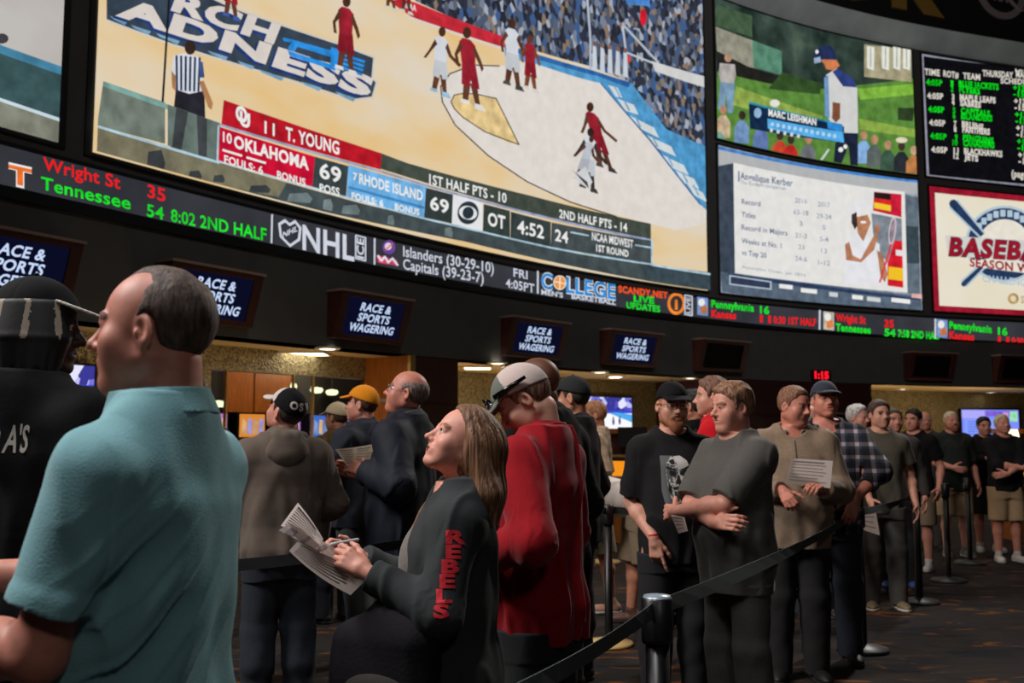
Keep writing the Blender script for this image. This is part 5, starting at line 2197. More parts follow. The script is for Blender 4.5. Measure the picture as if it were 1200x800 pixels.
def header_text(body, s0, z0, h, m, name, label, cat):
    vs, fs, w = text_mesh(body, 0.05)
    n = wall_n(s0)
    tx, ty = -n[1], n[0]
    o = wpt(s0, z0, 0.46)
    bm = bmesh.new()
    bv = [bm.verts.new((o[0] + tx * x * h, o[1] + ty * x * h, o[2] + y * h)) for x, y in vs]
    for f in fs:
        try:
            bm.faces.new([bv[i] for i in f])
        except ValueError:
            pass
    r = bmesh.ops.extrude_face_region(bm, geom=bm.faces[:])
    bmesh.ops.translate(bm, verts=[v for v in r['geom'] if isinstance(v, bmesh.types.BMVert)], vec=(n[0] * 0.06, n[1] * 0.06, 0))
    bmesh.ops.recalc_face_normals(bm, faces=bm.faces[:])
    me = bpy.data.meshes.new(name)
    bm.to_mesh(me)
    bm.free()
    me.materials.append(m)
    ob = bpy.data.objects.new(name, me)
    COL.objects.link(ob)
    tag(ob, label, cat)
    return ob


sk, zk = wsz(1031, 14)
header_text('K', sk - 0.05, zk + 0.03, 1.6, M_LET, 'sign_letter', 'gold letter K on the black header, its foot in view', 'letter')
so_, zo_ = wsz(988, -10)
header_text('O', so_ - 1.0, zk + 0.0, 1.6, M_LET, 'sign_letter', 'gold round letter O left of the K on the black header', 'letter')
# ring crest
sc_, zc_ = wsz(1156, -4)
crest = thing('wall_crest', 'silver ring crest with the letters W and R on the black header', 'emblem', (0, 0, 0))
n_ = wall_n(sc_)
tx_, ty_ = -n_[1], n_[0]
oc = np.array(wpt(sc_, zc_, 0.47))


def crest_pt(u, v, d=0.0):
    return (oc[0] + tx_ * u + n_[0] * d, oc[1] + ty_ * u + n_[1] * d, oc[2] + v)


mb = MB()
N = 48
R0, R1 = 0.66, 0.84
vs, fs = [], []
for i in range(N):
    a = 2 * PI * i / N
    for r, d in ((R0, 0), (R1, 0), (R1, .05), (R0, .05)):
        vs.append(crest_pt(r * math.cos(a), r * math.sin(a), d))
for i in range(N):
    j = (i + 1) % N
    for k in range(4):
        q = (k + 1) % 4
        fs.append((i * 4 + k, j * 4 + k, j * 4 + q, i * 4 + q))
mb.mesh(vs, fs, M_CREST)
for i in range(14):
    a = 2 * PI * i / 14
    ca, sa = math.cos(a), math.sin(a)
    mb.hexa([crest_pt(ca * .71 + sa * .02, sa * .71 - ca * .02, .05), crest_pt(ca * .79 + sa * .02, sa * .79 - ca * .02, .05), crest_pt(ca * .79 - sa * .02, sa * .79 + ca * .02, .05), crest_pt(ca * .71 - sa * .02, sa * .71 + ca * .02, .05)] +
            [crest_pt(ca * .71 + sa * .02, sa * .71 - ca * .02, .06), crest_pt(ca * .79 + sa * .02, sa * .79 - ca * .02, .06), crest_pt(ca * .79 - sa * .02, sa * .79 + ca * .02, .06), crest_pt(ca * .71 - sa * .02, sa * .71 + ca * .02, .06)], M_LET)
mb.build('ring', crest)
for ch, u0, h in (('W', -0.55, 0.62), ('R', -0.12, 0.62)):
    vs, fs, w = text_mesh(ch, 0.03)
    m2 = MB()
    m2.mesh([crest_pt(u0 + x * h, -0.34 + y * h, 0.05) for x, y in vs], fs, M_CREST)
    m2.build('letter', crest)
m2 = MB()
m2.tube([crest_pt(0.10, -0.05, .05), crest_pt(0.35, -0.36, .05), crest_pt(0.60, -0.52, .05), crest_pt(0.80, -0.50, .05)], [0.05, 0.05, 0.04, 0.02], M_CREST, 8)
m2.build('swash', crest)

# ================================================== wagering signs along the fascia
SIGN_NAVY = glow('sign_navy', (10, 12, 36), 1.0)
SIGN_TXT = glow('sign_text', (196, 214, 246), 1.0)
SIGN_OFF = mat('sign_dark_glass', (20, 16, 18), 0.2)
WHICH = ['at the picture edge beside the black cap', 'right behind the teal polo man', 'above the man in the orange cap',
         'above the trucker cap of the red jacket man', 'above the far television']
sign_px = [((-30, 262), (76, 289)), ((182, 305), (289, 326)), ((383, 343), (466, 353)), ((586, 372), (652, 380)), ((702, 387), (763, 394)), ((811, 397), (866, 403)), ((1058, 416), (1111, 421)), ((1162, 422), (1216, 427))]
OFFL = ['unlit wagering sign box above the maroon wall, right of the lit signs', 'unlit wagering sign box above the far right recess, nearer the middle', 'unlit wagering sign box above the far right recess, cut by the picture edge']
for i, (pa, pb) in enumerate(sign_px):
    a, b = wsz(*pa)[0], wsz(*pb)[0]
    if i == 0:
        a = b - 0.72
    lit = i < 5
    lab = ('lit navy race and sports wagering sign ' + WHICH[i]) if lit else OFFL[i - 5]
    t = thing('wagering_sign', lab, 'sign', wpt((a + b) / 2, 2.88, 0), 0, 'wagering signs along the fascia')
    loc = np.array(wpt((a + b) / 2, 2.88, 0))
    n = np.array(wall_n((a + b) / 2) + (0,))
    tv = np.array((-n[1], n[0], 0))
    A_, B_ = np.array(wpt(a, 0, 0)), np.array(wpt(b, 0, 0))
    hw = np.linalg.norm(B_ - A_) / 2
    H_, d0, d1 = 0.66, 0.10, 0.30

    def SP(u, v, dd):
        """u along, v height 0-1, dd metres in front of the tilted face"""
        return tuple(tv * u + np.array((0, 0, H_ * v)) + n * (d0 + (d1 - d0) * v + dd))

    def SB(u, v, d):
        return tuple(tv * u + np.array((0, 0, H_ * v)) + n * d)
    mb = MB()
    mb.hexa([SB(-hw, 0, 0), SB(hw, 0, 0), SP(hw, 0, 0), SP(-hw, 0, 0), SB(-hw, 1, 0), SB(hw, 1, 0), SP(hw, 1, 0), SP(-hw, 1, 0)], M_BROWNBOX)
    # lip around the screen
    for (u0, u1, v0, v1) in ((-hw, hw, 0.0, 0.10), (-hw, hw, .90, 1.0), (-hw, -hw * .80, 0.1, .9), (hw * .80, hw, 0.1, .9)):
        mb.hexa([SP(u0, v0, 0), SP(u1, v0, 0), SP(u1, v0, .03), SP(u0, v0, .03), SP(u0, v1, 0), SP(u1, v1, 0), SP(u1, v1, .03), SP(u0, v1, .03)], M_BROWNBOX)
    mb.build('housing', t)
    mb = MB()
    mb.hexa([SB(-hw - .02, 1.0, 0), SB(hw + .02, 1.0, 0), SP(hw + .02, 1.0, .05), SP(-hw - .02, 1.0, .05), SB(-hw - .02, 1.04, 0), SB(hw + .02, 1.04, 0), SP(hw + .02, 1.04, .05), SP(-hw - .02, 1.04, .05)], M_CAPTOP)
    mb.build('ledge', t)
    mb = MB()
    mb.poly([SP(-hw * .8, .1, .006), SP(hw * .8, .1, .006), SP(hw * .8, .9, .006), SP(-hw * .8, .9, .006)], SIGN_NAVY if lit else SIGN_OFF)
    if lit:
        wd = hw * 1.3
        for body, v, w2 in (('RACE &', .64, .66), ('SPORTS', .415, .70), ('WAGERING', .19, .98)):
            vs, fs, w = text_mesh(body, 0.028, 0.0, 1.06)
            cx_ = 0.0
            mb.mesh([SP(cx_ + (x / w - .5) * wd * w2 * (.98 if body != 'RACE &' else 1.0) + y * 0.02, v + y * 0.165, .012) for x, y in vs], fs, SIGN_TXT)
    mb.build('display', t)
    t.location = tuple(loc)

# ------------------------------------------------------------------ recessed lights under the fascia
LIGHT_W = glow('lamp_warm_white', (255, 244, 222), 5.0)
M_RING = mat('lamp_ring', (220, 206, 176), 0.5)


def on_soffit(px, py):
    y = (400 - py) / F_PX
    k = (2.75 - EYE) / (_SP + _CP * y)
    return ((px - 600) / F_PX * k, (_CP - _SP * y) * k)


for px, py, lab in ((384, 407, 'round recessed light beside the long light panel over the left bay'), (583, 424.5, 'round recessed light above the trucker cap, beside a light panel'),
                    (703, 435, 'round recessed light over the far television'), (809, 442, 'round recessed light above the bearded man, last before the maroon wall'),
                    (1057, 455, 'round recessed light at the left of the far right recess'), (1161, 459, 'round recessed light near the picture edge over the far right television')):
    x, y = on_soffit(px, py)
    t = thing('recessed_light', lab, 'ceiling light', (x, y, 2.70), 0, 'round recessed lights')
    mb = MB()
    mb.lathe([(0.11, 0.05), (0.19, 0.05), (0.19, 0.03), (0.16, 0.018), (0.135, 0.03)], M_RING, n=20)
    mb.build('ring', t, True)
    mb = MB()
    mb.lathe([(0, 0.02), (0.10, 0.024), (0.14, 0.034), (0, 0.036)], LIGHT_W, n=20)
    mb.build('diffuser', t, True)
for px0, px1, py, lab in ((324, 384, 411, 'long white light panel under the fascia over the left bay'), (543, 576, 428, 'white light panel left of the trucker cap'), (713, 729, 438.5, 'small white light panel right of the round light over the television')):
    a, b = on_soffit(px0, py + 1.5), on_soffit(px1, py + 1.5)
    d = np.array(b) - np.array(a)
    L = np.hypot(*d)
    t = thing('light_panel', lab, 'ceiling light', ((a[0] + b[0]) / 2, (a[1] + b[1]) / 2, 2.70), math.atan2(d[1], d[0]), 'light panels under the fascia')
    mb = MB()
    w = 0.62
    for (cx, cy, sx, sy) in ((0, w / 2, L + .06, .04), (0, -w / 2, L + .06, .04), (L / 2, 0, .04, w), (-L / 2, 0, .04, w)):
        mb.box((cx, cy, .03), (sx, sy, .04), M_RING)
    mb.build('frame', t)
    mb = MB()
    mb.box((0, 0, .03), (L - .02, w - .04, .02), LIGHT_W)
    mb.build('diffuser', t)
# small dark fixture on the soffit
x, y = on_soffit(266, 406)
mb = MB()
mb.lathe([(0, 0), (.05, .0), (.07, .03), (.07, .08), (.03, .1), (0, .1)], M_BLACK, n=12)
o = mb.build('ceiling_fixture', None, True)
o.location = (x, y, 2.66)
tag(o, 'small dark fixture under the soffit left of the long light panel', 'fixture')

# unseen point lamps added to brighten the soffit and recess walls
for px, py, D, pw in ((290, 540, 12.3, 26), (390, 540, 14.6, 26), (560, 540, 17.3, 34), (640, 540, 18.8, 34), (760, 540, 20.7, 34), (1060, 540, 25.2, 60), (1160, 540, 26.6, 64), (120, 560, 10.3, 10)):
    p = sight(px, py, D)
    lamp('added_recess_light', 'POINT', (p[0], p[1], 1.25), (p[0], p[1], 0), pw, (1.0, 0.78, 0.50), 0.12)

for px, D in ((285, 18.0), (345, 20.0), (410, 22.0)):  # unseen points added to brighten the wood panels beyond the glass
    p = sight(px, 470, D)
    lamp('added_hall_light', 'POINT', (p[0], p[1], 3.2), (p[0], p[1], 0), 60, (1.0, 0.74, 0.46), 0.2)


# ------------------------------------------------------------------ televisions
TV_CROWD = glow_tex('tv_crowd', [(0.0, (60, 58, 150)), (0.3, (120, 118, 220)), (0.5, (230, 230, 255)), (0.65, (84, 84, 190)), (0.85, (190, 190, 245))], 'cells', 7.0, (1, 1, 1), sample=False)


def television(lab, pxs, pyt, pyb, off, kind):
    sa, sb = px_back(pxs[0], off), px_back(pxs[1], off)
    a, b = np.array(wpt(sa, 0, off)), np.array(wpt(sb, 0, off))
    mid = (a + b) / 2
    L = np.linalg.norm(b - a)
    Dm = mid[1]
    zt, zb = sight(600, pyt, Dm)[2], sight(600, pyb, Dm)[2]
    ang = math.atan2((b - a)[1], (b - a)[0])
    t = thing('television', lab, 'television', (mid[0], mid[1], zb), ang)
    Hh = zt - zb
    mb = MB()
    mb.box((0, .045, Hh / 2), (L + .05, .07, Hh + .05), M_BLACK)
    mb.box((0, -.003, -.012), (L + .05, .03, .028), M_BLACK)
    mb.box((0, -.003, Hh + .012), (L + .05, .03, .028), M_BLACK)
    mb.box((L / 2 + .012, -.003, Hh / 2), (.028, .03, Hh), M_BLACK)
    mb.box((-L / 2 - .012, -.003, Hh / 2), (.028, .03, Hh), M_BLACK)
    mb.build('casing', t)
    mb = MB()

    def R(x0, x1, z0, z1, m, k):
        mb.poly([(L * (x0 - .5), -.004 - k * .001, Hh * z0), (L * (x1 - .5), -.004 - k * .001, Hh * z0), (L * (x1 - .5), -.004 - k * .001, Hh * z1), (L * (x0 - .5), -.004 - k * .001, Hh * z1)], m)

    def Pg(pts, m, k):
        mb.poly([(L * (u - .5), -.004 - k * .001, Hh * v) for u, v in pts], m)
    if kind == 'court':
        R(0, 1, 0, 1, glow('tv_white', (240, 240, 244), 1.1), 0)
        R(0, 1, .58, 1, TV_CROWD, 1)
        Pg([(.0, .52), (1, .56), (1, .64), (0, .60)], G(60, 70, 210), 2)
        Pg([(.62, .56), (1, .30), (1, .52), (.78, .58)], G(80, 170, 240), 3)
        Pg([(0, .1), (.45, .30), (.4, .34), (0, .14)], G(220, 206, 190), 3)
        for u, v in ((.70, .22), (.80, .24), (.52, .26)):
            Pg([(u - .012, v), (u + .012, v), (u + .02, v + .10), (u + .014, v + .17), (u - .014, v + .17), (u - .02, v + .10)], G(84, 88, 150), 4)
            mb.mesh([(L * (u - .5 + .014 * math.cos(q)), -.008, Hh * (v + .20 + .03 * math.sin(q))) for q in np.linspace(0, 2 * PI, 9)[:-1]], [tuple(range(8))], G(60, 50, 60))
    else:
        R(0, 1, 0, 1, glow('tv_blue', (120, 136, 246), 1.1), 0)
        R(0, .42, .7, .98, G(176, 170, 250), 1)
        R(.4, .98, .78, .96, G(126, 96, 210), 1)
        R(.05, .6, .08, .68, G(134, 160, 252), 1)
        for i in range(6):
            R(.10, .5 - .05 * (i % 2), .15 + i * .085, .18 + i * .085, G(86, 104, 220), 2)
        R(.84, .98, .6, .95, G(150, 214, 170), 2)
        R(.72, .82, .62, .92, G(206, 150, 214), 2)
    mb.build('display', t)
    return t


television('television with basketball behind the teal polo man, on the gold mosaic wall', (50, 110), 427, 490, BACK_L + 0.12, 'court')
television('television with basketball on the mosaic wall beside the man in a camouflage shirt', (664, 740), 465, 507, BACK + 0.12, 'court')
television('blue televised listing on the far right mosaic wall behind the man in khaki shorts', (1125, 1192), 480, 514, BACK_R + 0.12, 'list')

# ------------------------------------------------------------------ slot machines and lamps of the hall beyond the glass
M_SLOT = mat('slot_black', (26, 24, 28), 0.35)
M_CHROME = mat('slot_chrome', (200, 196, 190), 0.2, metal=0.9)
slot_cols = [((214, 130, 210), (250, 180, 90)), ((240, 150, 60), (120, 120, 240)), ((180, 110, 230), (250, 210, 120)), ((70, 120, 220), (240, 160, 60)), ((60, 100, 210), (250, 140, 40)), ((236, 150, 40), (200, 70, 210)), ((220, 60, 220), (90, 110, 230)), ((240, 60, 110), (90, 90, 220))]
slot_px = [(250, -2.5, 'first of the front row, beside the teal polo'), (284, -2.5, 'second of the front row, beside the black and white cap'), (0, -2.5, 'third of the front row, behind that cap'), (0, -2.5, 'fourth of the front row, right of that cap'),
           (0, -2.5, 'fifth of the front row, before the orange cap'), (0, -4.3, 'back row, middle one'), (262, -4.3, 'back row, near its left end'), (0, -4.3, 'back row, near the orange cap')]
s_run = px_back(252, -2.5)
for i, ((px, off, w_), (c1, c2)) in enumerate(zip(slot_px, slot_cols)):
    if i < 5:
        s_ = s_run
        s_run += 0.74 * (-wall_n(s_run)[1])
    else:
        s_ = px_back((0, 0, 0, 0, 0, 345, 258, 412)[i], off)
    p = wpt(s_, 0, off)
    nn = wall_n(s_)
    t = thing('slot_machine', 'slot machine past the glass, ' + w_, 'slot machine', (p[0], p[1], 0), math.atan2(nn[0], -nn[1]), 'slot machines beyond the glass')
    mb = MB()
    mb.hexa([(-.30, -.28, 0), (.30, -.28, 0), (.30, .28, 0), (-.30, .28, 0), (-.30, -.22, .85), (.30, -.22, .85), (.30, .28, .85), (-.30, .28, .85)], M_SLOT)
    mb.hexa([(-.30, -.05, .85), (.30, -.05, .85), (.30, .28, .85), (-.30, .28, .85), (-.30, .08, 1.42), (.30, .08, 1.42), (.30, .28, 1.42), (-.30, .28, 1.42)], M_SLOT)
    mb.hexa([(-.30, .02, 1.42), (.30, .02, 1.42), (.30, .28, 1.42), (-.30, .28, 1.42), (-.30, .02, 1.86), (.30, .02, 1.86), (.30, .28, 1.86), (-.30, .28, 1.86)], M_SLOT)
    mb.build('cabinet', t)
    mb = MB()
    mb.hexa([(-.30, -.34, .80), (.30, -.34, .80), (.30, -.05, .86), (-.30, -.05, .86), (-.30, -.34, .85), (.30, -.34, .85), (.30, -.05, .91), (-.30, -.05, .91)], M_CHROME)
    for i in range(5):
        mb.box((-.2 + i * .1, -.22, .90), (.06, .05, .02), G(250, 220, 150))
    mb.build('button_deck', t)
    mb = MB()
    mb.poly([(-.25, -.045, .92), (.25, -.045, .92), (.25, .062, 1.38), (-.25, .062, 1.38)], glow('slot_%d_%d_%d' % c2, c2, 0.8, False))
    for i in range(3):
        mb.poly([(-.22 + i * .155, -.038, .98), (-.09 + i * .155, -.038, .98), (-.09 + i * .155, .038, 1.30), (-.22 + i * .155, .038, 1.30)], G(236, 226, 206))
    mb.build('screen', t)
    mb = MB()
    mb.poly([(-.26, .012, 1.46), (.26, .012, 1.46), (.26, .012, 1.83), (-.26, .012, 1.83)], glow('slot_%d_%d_%d' % c1, c1, 0.8, False))
    for i in range(4):
        mb.poly([(-.22 + i * .115, .006, 1.52), (-.13 + i * .115, .006, 1.50), (-.12 + i * .115, .006, 1.70 + .05 * (i % 2)), (-.20 + i * .115, .006, 1.76)], G(*[int(v * .5 + 90) for v in (c2 if i % 2 else c1)]))
    mb.build('top_box', t)
for px, py, D, lab in ((256, 473, 20, 'pale hanging lamp seen through the glass beside the teal polo'), (371, 457, 22, 'pale hanging lamp through the glass, left of the orange cap brim'), (389, 459.5, 23, 'pale hanging lamp touching the orange cap brim in the view'), (344, 452.5, 20, 'small pale hanging lamp above the black and white cap')):
    p = sight(px, py, D)
    t = thing('hanging_lamp', lab, 'lamp', tuple(p), 0, 'lamps beyond the glass')
    mb = MB()
    r = .15 if px != 344 else .07
    mb.lathe([(0, -.07), (r * .7, -.06), (r, 0), (r * .8, .05), (0, .07)], glow('lamp_green_white', (236, 240, 190), 1.6, False), n=14)
    mb.build('globe', t, True)
    mb = MB()
    mb.tube([(0, 0, .06), (0, 0, 4.0 - p[2])], .012, M_BLACK, 6)
    mb.build('rod', t)

# ------------------------------------------------------------------ betting counters
M_ORANGE = glow('counter_orange', (250, 150, 28), 0.95)


def counter(lab, px0, px1, D, rz=0.0, h=1.5):
    a, b = sight(px0, 520, D), sight(px1, 520, D)
    L = b[0] - a[0]
    t = thing('betting_counter', lab, 'counter', ((a[0] + b[0]) / 2, D, 0), rz)
    mb = MB()
    mb.box((0, .35, .36), (L, .6, .72), M_WOOD)
    mb.box((0, .30, .76), (L + .06, .74, .06), M_WOOD)
    mb.box((0, .45, .84), (L, .42, .12), M_WOODD)
    mb.build('base', t)
    mb = MB()
    mb.box((0, .30, 1.02), (L, .30, .20), M_ORANGE)
    mb.build('glowing_panel', t)
    mb = MB()
    mb.box((0, .36, 1.16), (L + .04, .60, .05), M_WOODD)
    mb.box((0, .20, 1.20), (L + .06, .30, .03), M_GOLD)
    mb.build('shelf', t)
    mb = MB()
    mb.box((0, .62, 1.38), (L, .08, .36), M_WOODD)
    mb.box((0, .58, h + .05), (L + .08, .22, .07), M_WOOD)
    mb.build('back_panel', t)
    return t


counter('wooden betting counter with a glowing orange front, beside the camouflage shirt', 706, 810, 14.0)
counter('wooden counter with a glowing orange front at the right picture edge', 1190, 1290, 14.2)
p = sight(746, 520, 13.9)
t = thing('monitor', 'dark monitor on the betting counter behind the black skull tee', 'monitor', (p[0], 14.35, 1.216), 0)
mb = MB()
mb.box((0, 0, .25), (.42, .04, .28), M_BLACK)
mb.build('casing', t)
mb = MB()
mb.box((0, .03, .07), (.05, .03, .14), M_BLACK)
mb.box((0, .02, .01), (.2, .14, .02), M_BLACK)
mb.build('stand', t)
t = thing('table_lamp', 'small white lamp on the counter at the right picture edge', 'lamp', tuple(sight(1196, 520, 14.2)[:1]) + (14.42, 1.216), 0)
mb = MB()
mb.lathe([(0, 0), (.07, 0), (.07, .015), (.012, .03), (.012, .2), (0, .2)], M_GOLD, n=14)
mb.build('base', t, True)
mb = MB()
mb.lathe([(.10, .2), (.07, .36), (0, .36)], glow('lamp_shade_glow', (255, 236, 190), 2.0), n=16)
mb.build('lamp_shade', t, True)
# red clock digits on the fascia
s_, z_ = wsz(961, 441)
t = thing('led_clock', 'small red digital clock on the black fascia above the navy cap', 'clock', wpt(s_, z_ - .09, 0.0))
n = wall_n(s_)
loc = np.array(wpt(s_, z_ - .09, 0.0))
tv = np.array((-n[1], n[0], 0))
nv = np.array((n[0], n[1], 0))
mb = MB()
hx = lambda u0, u1, z0, z1, d0, d1: [tuple(tv * u + nv * d + np.array((0, 0, z))) for z in (z0, z1) for u, d in ((u0, d0), (u1, d0), (u1, d1), (u0, d1))]
mb.hexa(hx(-.32, .32, 0, .24, 0, .05), M_BLACK)
mb.build('casing', t)
mb = MB()
vs, fs, w = text_mesh('1:15', 0.05)
mb.mesh([tuple(tv * ((x / w - .5) * .46) + nv * .056 + np.array((0, 0, .04 + y * .16))) for x, y in vs], fs, glow('clock_red', (255, 20, 40), 1.6, False))
mb.build('digits', t)

# ------------------------------------------------------------------ crowd barrier posts and belts
M_POST = mat('post_black', (18, 18, 19), 0.38)
M_POSTB = mat('post_base_black', (58, 60, 62), 0.45)
M_CREAM = mat('post_base_cream', (222, 190, 122), 0.4)
M_BELT = mat('belt_webbing', (64, 76, 74), 0.85, noise=0.12, scale=120, bump=0.2)
M_BELTD = mat('belt_webbing_dark', (22, 22, 24), 0.85, bump=0.1)
M_CAPS = mat('post_cap_steel', (150, 164, 174), 0.35, metal=0.3)
POSTS = {}


def post(key, px, D, lab, base=None, r=0.030, X=None):
    x = sight(px, 560, D)[0] if X is None else X
    t = thing('barrier_post', lab, 'barrier post', (x, D, 0), 0, 'crowd barrier posts')
    mb = MB()
    mb.lathe([(0, 0), (.172, 0), (.176, .012), (.168, .026), (.06, .044), (.045, .05), (0, .05)], base or M_POSTB, n=32)
    mb.build('base', t, True)
    mb = MB()
    mb.lathe([(r, .045), (r, .86), (0, .86)], M_POST, n=20)
    mb.build('pole', t, True)
    mb = MB()
    mb.lathe([(0, .85), (r + .010, .85), (r + .012, .865), (r + .012, .985), (r + .006, .99)], M_POST, n=20)
    mb.lathe([(r + .007, .989), (r + .004, .996), (0, .999)], M_CAPS if key == 'A' else M_POST, n=20)
    mb.build('belt_head', t, True)
    POSTS[key] = (x, D)
    return t


post('A', 768, 3.2, 'near black barrier post in front of the gray tee man, pale cap on top', r=0.038)
post('Z', 0, 1.45, 'barrier post that the near belt runs to, outside the lower picture edge', X=-0.40)
post('C', 1005, 7.1, 'black barrier post beneath the hand of the plaid shirt man')
post('D', 1072, 9.1, 'black barrier post right of the blue shoe, third along the right belt', r=0.034)
post('E', 1107, 10.4, 'thin black barrier post right of the man in tan shorts')
post('F', 1133, 11.8, 'farthest black barrier post, left of the man in khaki shorts')
post('B', 712, 7.3, 'black barrier post with a cream base between red jacket and black tee', M_CREAM)
post('J', 709, 11.9, 'far barrier post whose cream base shows behind the nearer cream based post', M_CREAM)
post('H', 520, 5.4, 'barrier post hidden by the woman, holding the dark belt behind her')
post('I', 850, 7.4, 'barrier post behind the gray tee man')
post('G', 170, 4.0, 'barrier post behind the teal polo man')


def belt(a, b, lab, m=None, z=.955, hgt=.05, sag=.02):
    (x0, y0), (x1, y1) = POSTS[a], POSTS[b]
    d = np.array((x1 - x0, y1 - y0))
    L = np.hypot(*d)
    d /= L
    n = np.array((-d[1], d[0])) * .0015
    mb = MB()
    N = 20
    vs, fs = [], []
    for i in range(N + 1):
        t_ = i / N
        q = np.array((x0, y0)) + d * (.04 + (L - .08) * t_)
        zz = z - sag * 4 * t_ * (1 - t_)
        tw = 0.006 * math.sin(t_ * 7)
        for sg, zz2 in ((-1, zz - hgt / 2), (1, zz - hgt / 2), (1, zz + hgt / 2), (-1, zz + hgt / 2)):
            tx = tw * (1 if zz2 > zz else -1)
            vs.append((q[0] + n[0] * sg - d[1] * tx, q[1] + n[1] * sg + d[0] * tx, zz2))
    for i in range(N):
        for k in range(4):
            q = (k + 1) % 4
            fs.append((i * 4 + k, i * 4 + 4 + k, i * 4 + 4 + q, i * 4 + q))
    mb.mesh(vs, fs, m or M_BELT)
    o = mb.build('barrier_belt')
    tag(o, lab, 'barrier belt', 'crowd barrier belts')


belt('A', 'Z', 'gray green belt from the near post down to the lower picture edge', sag=.035)
belt('A', 'C', 'long gray green belt from the near post past the gray tee and tan pullover', sag=.03)
belt('C', 'D', 'gray green belt from the post under the plaid sleeve to the next post')
belt('B', 'H', 'dark belt left of the cream based post, behind the red jacket', M_BELTD)
belt('B', 'I', 'dark belt right of the cream based post, behind the black tee', M_BELTD)
belt('H', 'G', 'dark belt across the gray hoodie man and the bald man in navy', M_BELTD)


# ------------------------------------------------------------------ paper
def paper_mat(name, rgb):
    m = mat(name, rgb, 0.9, noise=0.06, scale=30)
    nt = m.node_tree
    if 'Translucent BSDF' not in nt.nodes:
        tr = nt.nodes.new('ShaderNodeBsdfTranslucent')
        tr.inputs[0].default_value = lin(rgb)
        mx = nt.nodes.new('ShaderNodeMixShader')
        mx.inputs[0].default_value = 0.5
        nt.links.new(nt.nodes['Principled BSDF'].outputs[0], mx.inputs[1])
        nt.links.new(tr.outputs[0], mx.inputs[2])
        nt.links.new(mx.outputs[0], nt.nodes['Material Output'].inputs[0])
    return m


M_PAPER = paper_mat('newsprint', (226, 212, 206))
M_INK = mat('newsprint_ink', (138, 128, 126), 0.9)


def paper(lab, corners, lines=10, group=None, bend=0.01, m=None, ink=True, name='paper_sheet', cols=1):
    """one sheet between four corners a b c d (a-b top edge), slightly bowed"""
    a, b, c, d = (np.array(v, dtype=float) for v in corners)
    base = (a + b + c + d) / 4
    n = np.cross(b - a, d - a)
    n /= np.linalg.norm(n)

    def S(u, v, k):
        p = (a * (1 - u) + b * u) * (1 - v) + (d * (1 - u) + c * u) * v
        return p + n * (bend * (4 * u * (1 - u)) + k) - base
    mb = MB()
    N, M = 10, 4
    for sg in (0.0006,):
        vs = [S(i / N, j / M, sg) for j in range(M + 1) for i in range(N + 1)]
        fs = []
        for j in range(M):
            for i in range(N):
                q = [j * (N + 1) + i, j * (N + 1) + i + 1, (j + 1) * (N + 1) + i + 1, (j + 1) * (N + 1) + i]
                fs.append(tuple(q if sg > 0 else q[::-1]))
        mb.mesh(vs, fs, m or M_PAPER)
    if ink:
        r = random.Random(len(lab))
        for col in range(cols):
            u0c, u1c = .06 + col * .9 / cols, .06 + (col + 1) * .9 / cols - .04
            for i in range(lines):
                v = .08 + .86 * i / lines
                hgt = .20 / lines * (2.0 if i == 0 else 1)
                e = u1c - r.random() * .25 * (u1c - u0c)
                for sg in (.0012, -.0012):
                    seg = np.linspace(u0c, e, 6)
                    for s0_, s1_ in zip(seg[:-1], seg[1:]):
                        mb.poly([S(s0_, v, sg), S(s1_, v, sg), S(s1_, v + hgt, sg), S(s0_, v + hgt, sg)], M_INK)
    o = mb.build(name)
    o.location = tuple(base)
    tag(o, lab, 'paper', group)
    return o

# ================================================================== the people
FAIR = ('fair', (206, 150, 128))
PINK = ('pink', (210, 146, 126))
TAN_ = ('tan', (186, 128, 102))
RUDDY = ('ruddy', (196, 128, 108))
BROWN = ('brown', (104, 62, 44))
JEANS = dict(mat=mat('jeans_dark', (38, 42, 52), 0.9, noise=0.15, scale=40, bump=0.2), t=0.017)
BLACKP = dict(mat=mat('trousers_black', (22, 22, 24), 0.9, bump=0.15), t=0.017)
GREYP = dict(mat=mat('trousers_grey', (70, 68, 66), 0.9, noise=0.1, scale=60, bump=0.15), t=0.014)
KHAKI = dict(mat=mat('shorts_khaki', (176, 150, 116), 0.9, noise=0.06, scale=50, bump=0.15), t=0.020, short=True, name='shorts', len=1.0)
TANSH = dict(mat=mat('shorts_tan', (124, 108, 88), 0.9, noise=0.1, scale=50, bump=0.15), t=0.020, short=True, name='shorts', len=1.0)


def cloth(name, rgb, **k):
    return mat(name, rgb, k.get('rough', 0.9), noise=k.get('noise', 0.07), scale=k.get('scale', 90), bump=k.get('bump', 0.12), sheen=k.get('sheen', 0.15 if max(rgb) > 60 else 0.0), spec=0.2, rgb2=k.get('rgb2'))


def place(px, D, top_px=None):
    """x of column px at depth D and the height of a head whose top is on row top_px"""
    p = sight(px, 480, D)
    h = None if top_px is None else sight(px, top_px, D)[2]
    return p[0], h


def folk(label, px, D, heading, top_px, extra=0.0, **k):
    x, h = place(px, D, top_px)
    k.setdefault('res', min(0.009, max(0.0042, D * 0.00098)))
    return person(label, x, D, heading, H=h - extra, **k)


# ------------------------------------------------------------------ teal polo man
def teal_fold(x, y, z):
    back = np.clip((0.03 - y) / 0.08, 0, 1)
    u = x * 0.80 + (1.42 - z) * 0.60
    v = -x * 0.60 + (1.42 - z) * 0.80
    env = np.exp(-((u - 0.06) / 0.16) ** 2) * np.clip((v - 0.10) * 6, 0, 1)
    s1 = np.sin(u * 62 + 2.2 * np.sin(v * 5))
    return back * env * (0.0085 * s1 - 0.005 * np.exp(-(s1 / 0.3) ** 2))


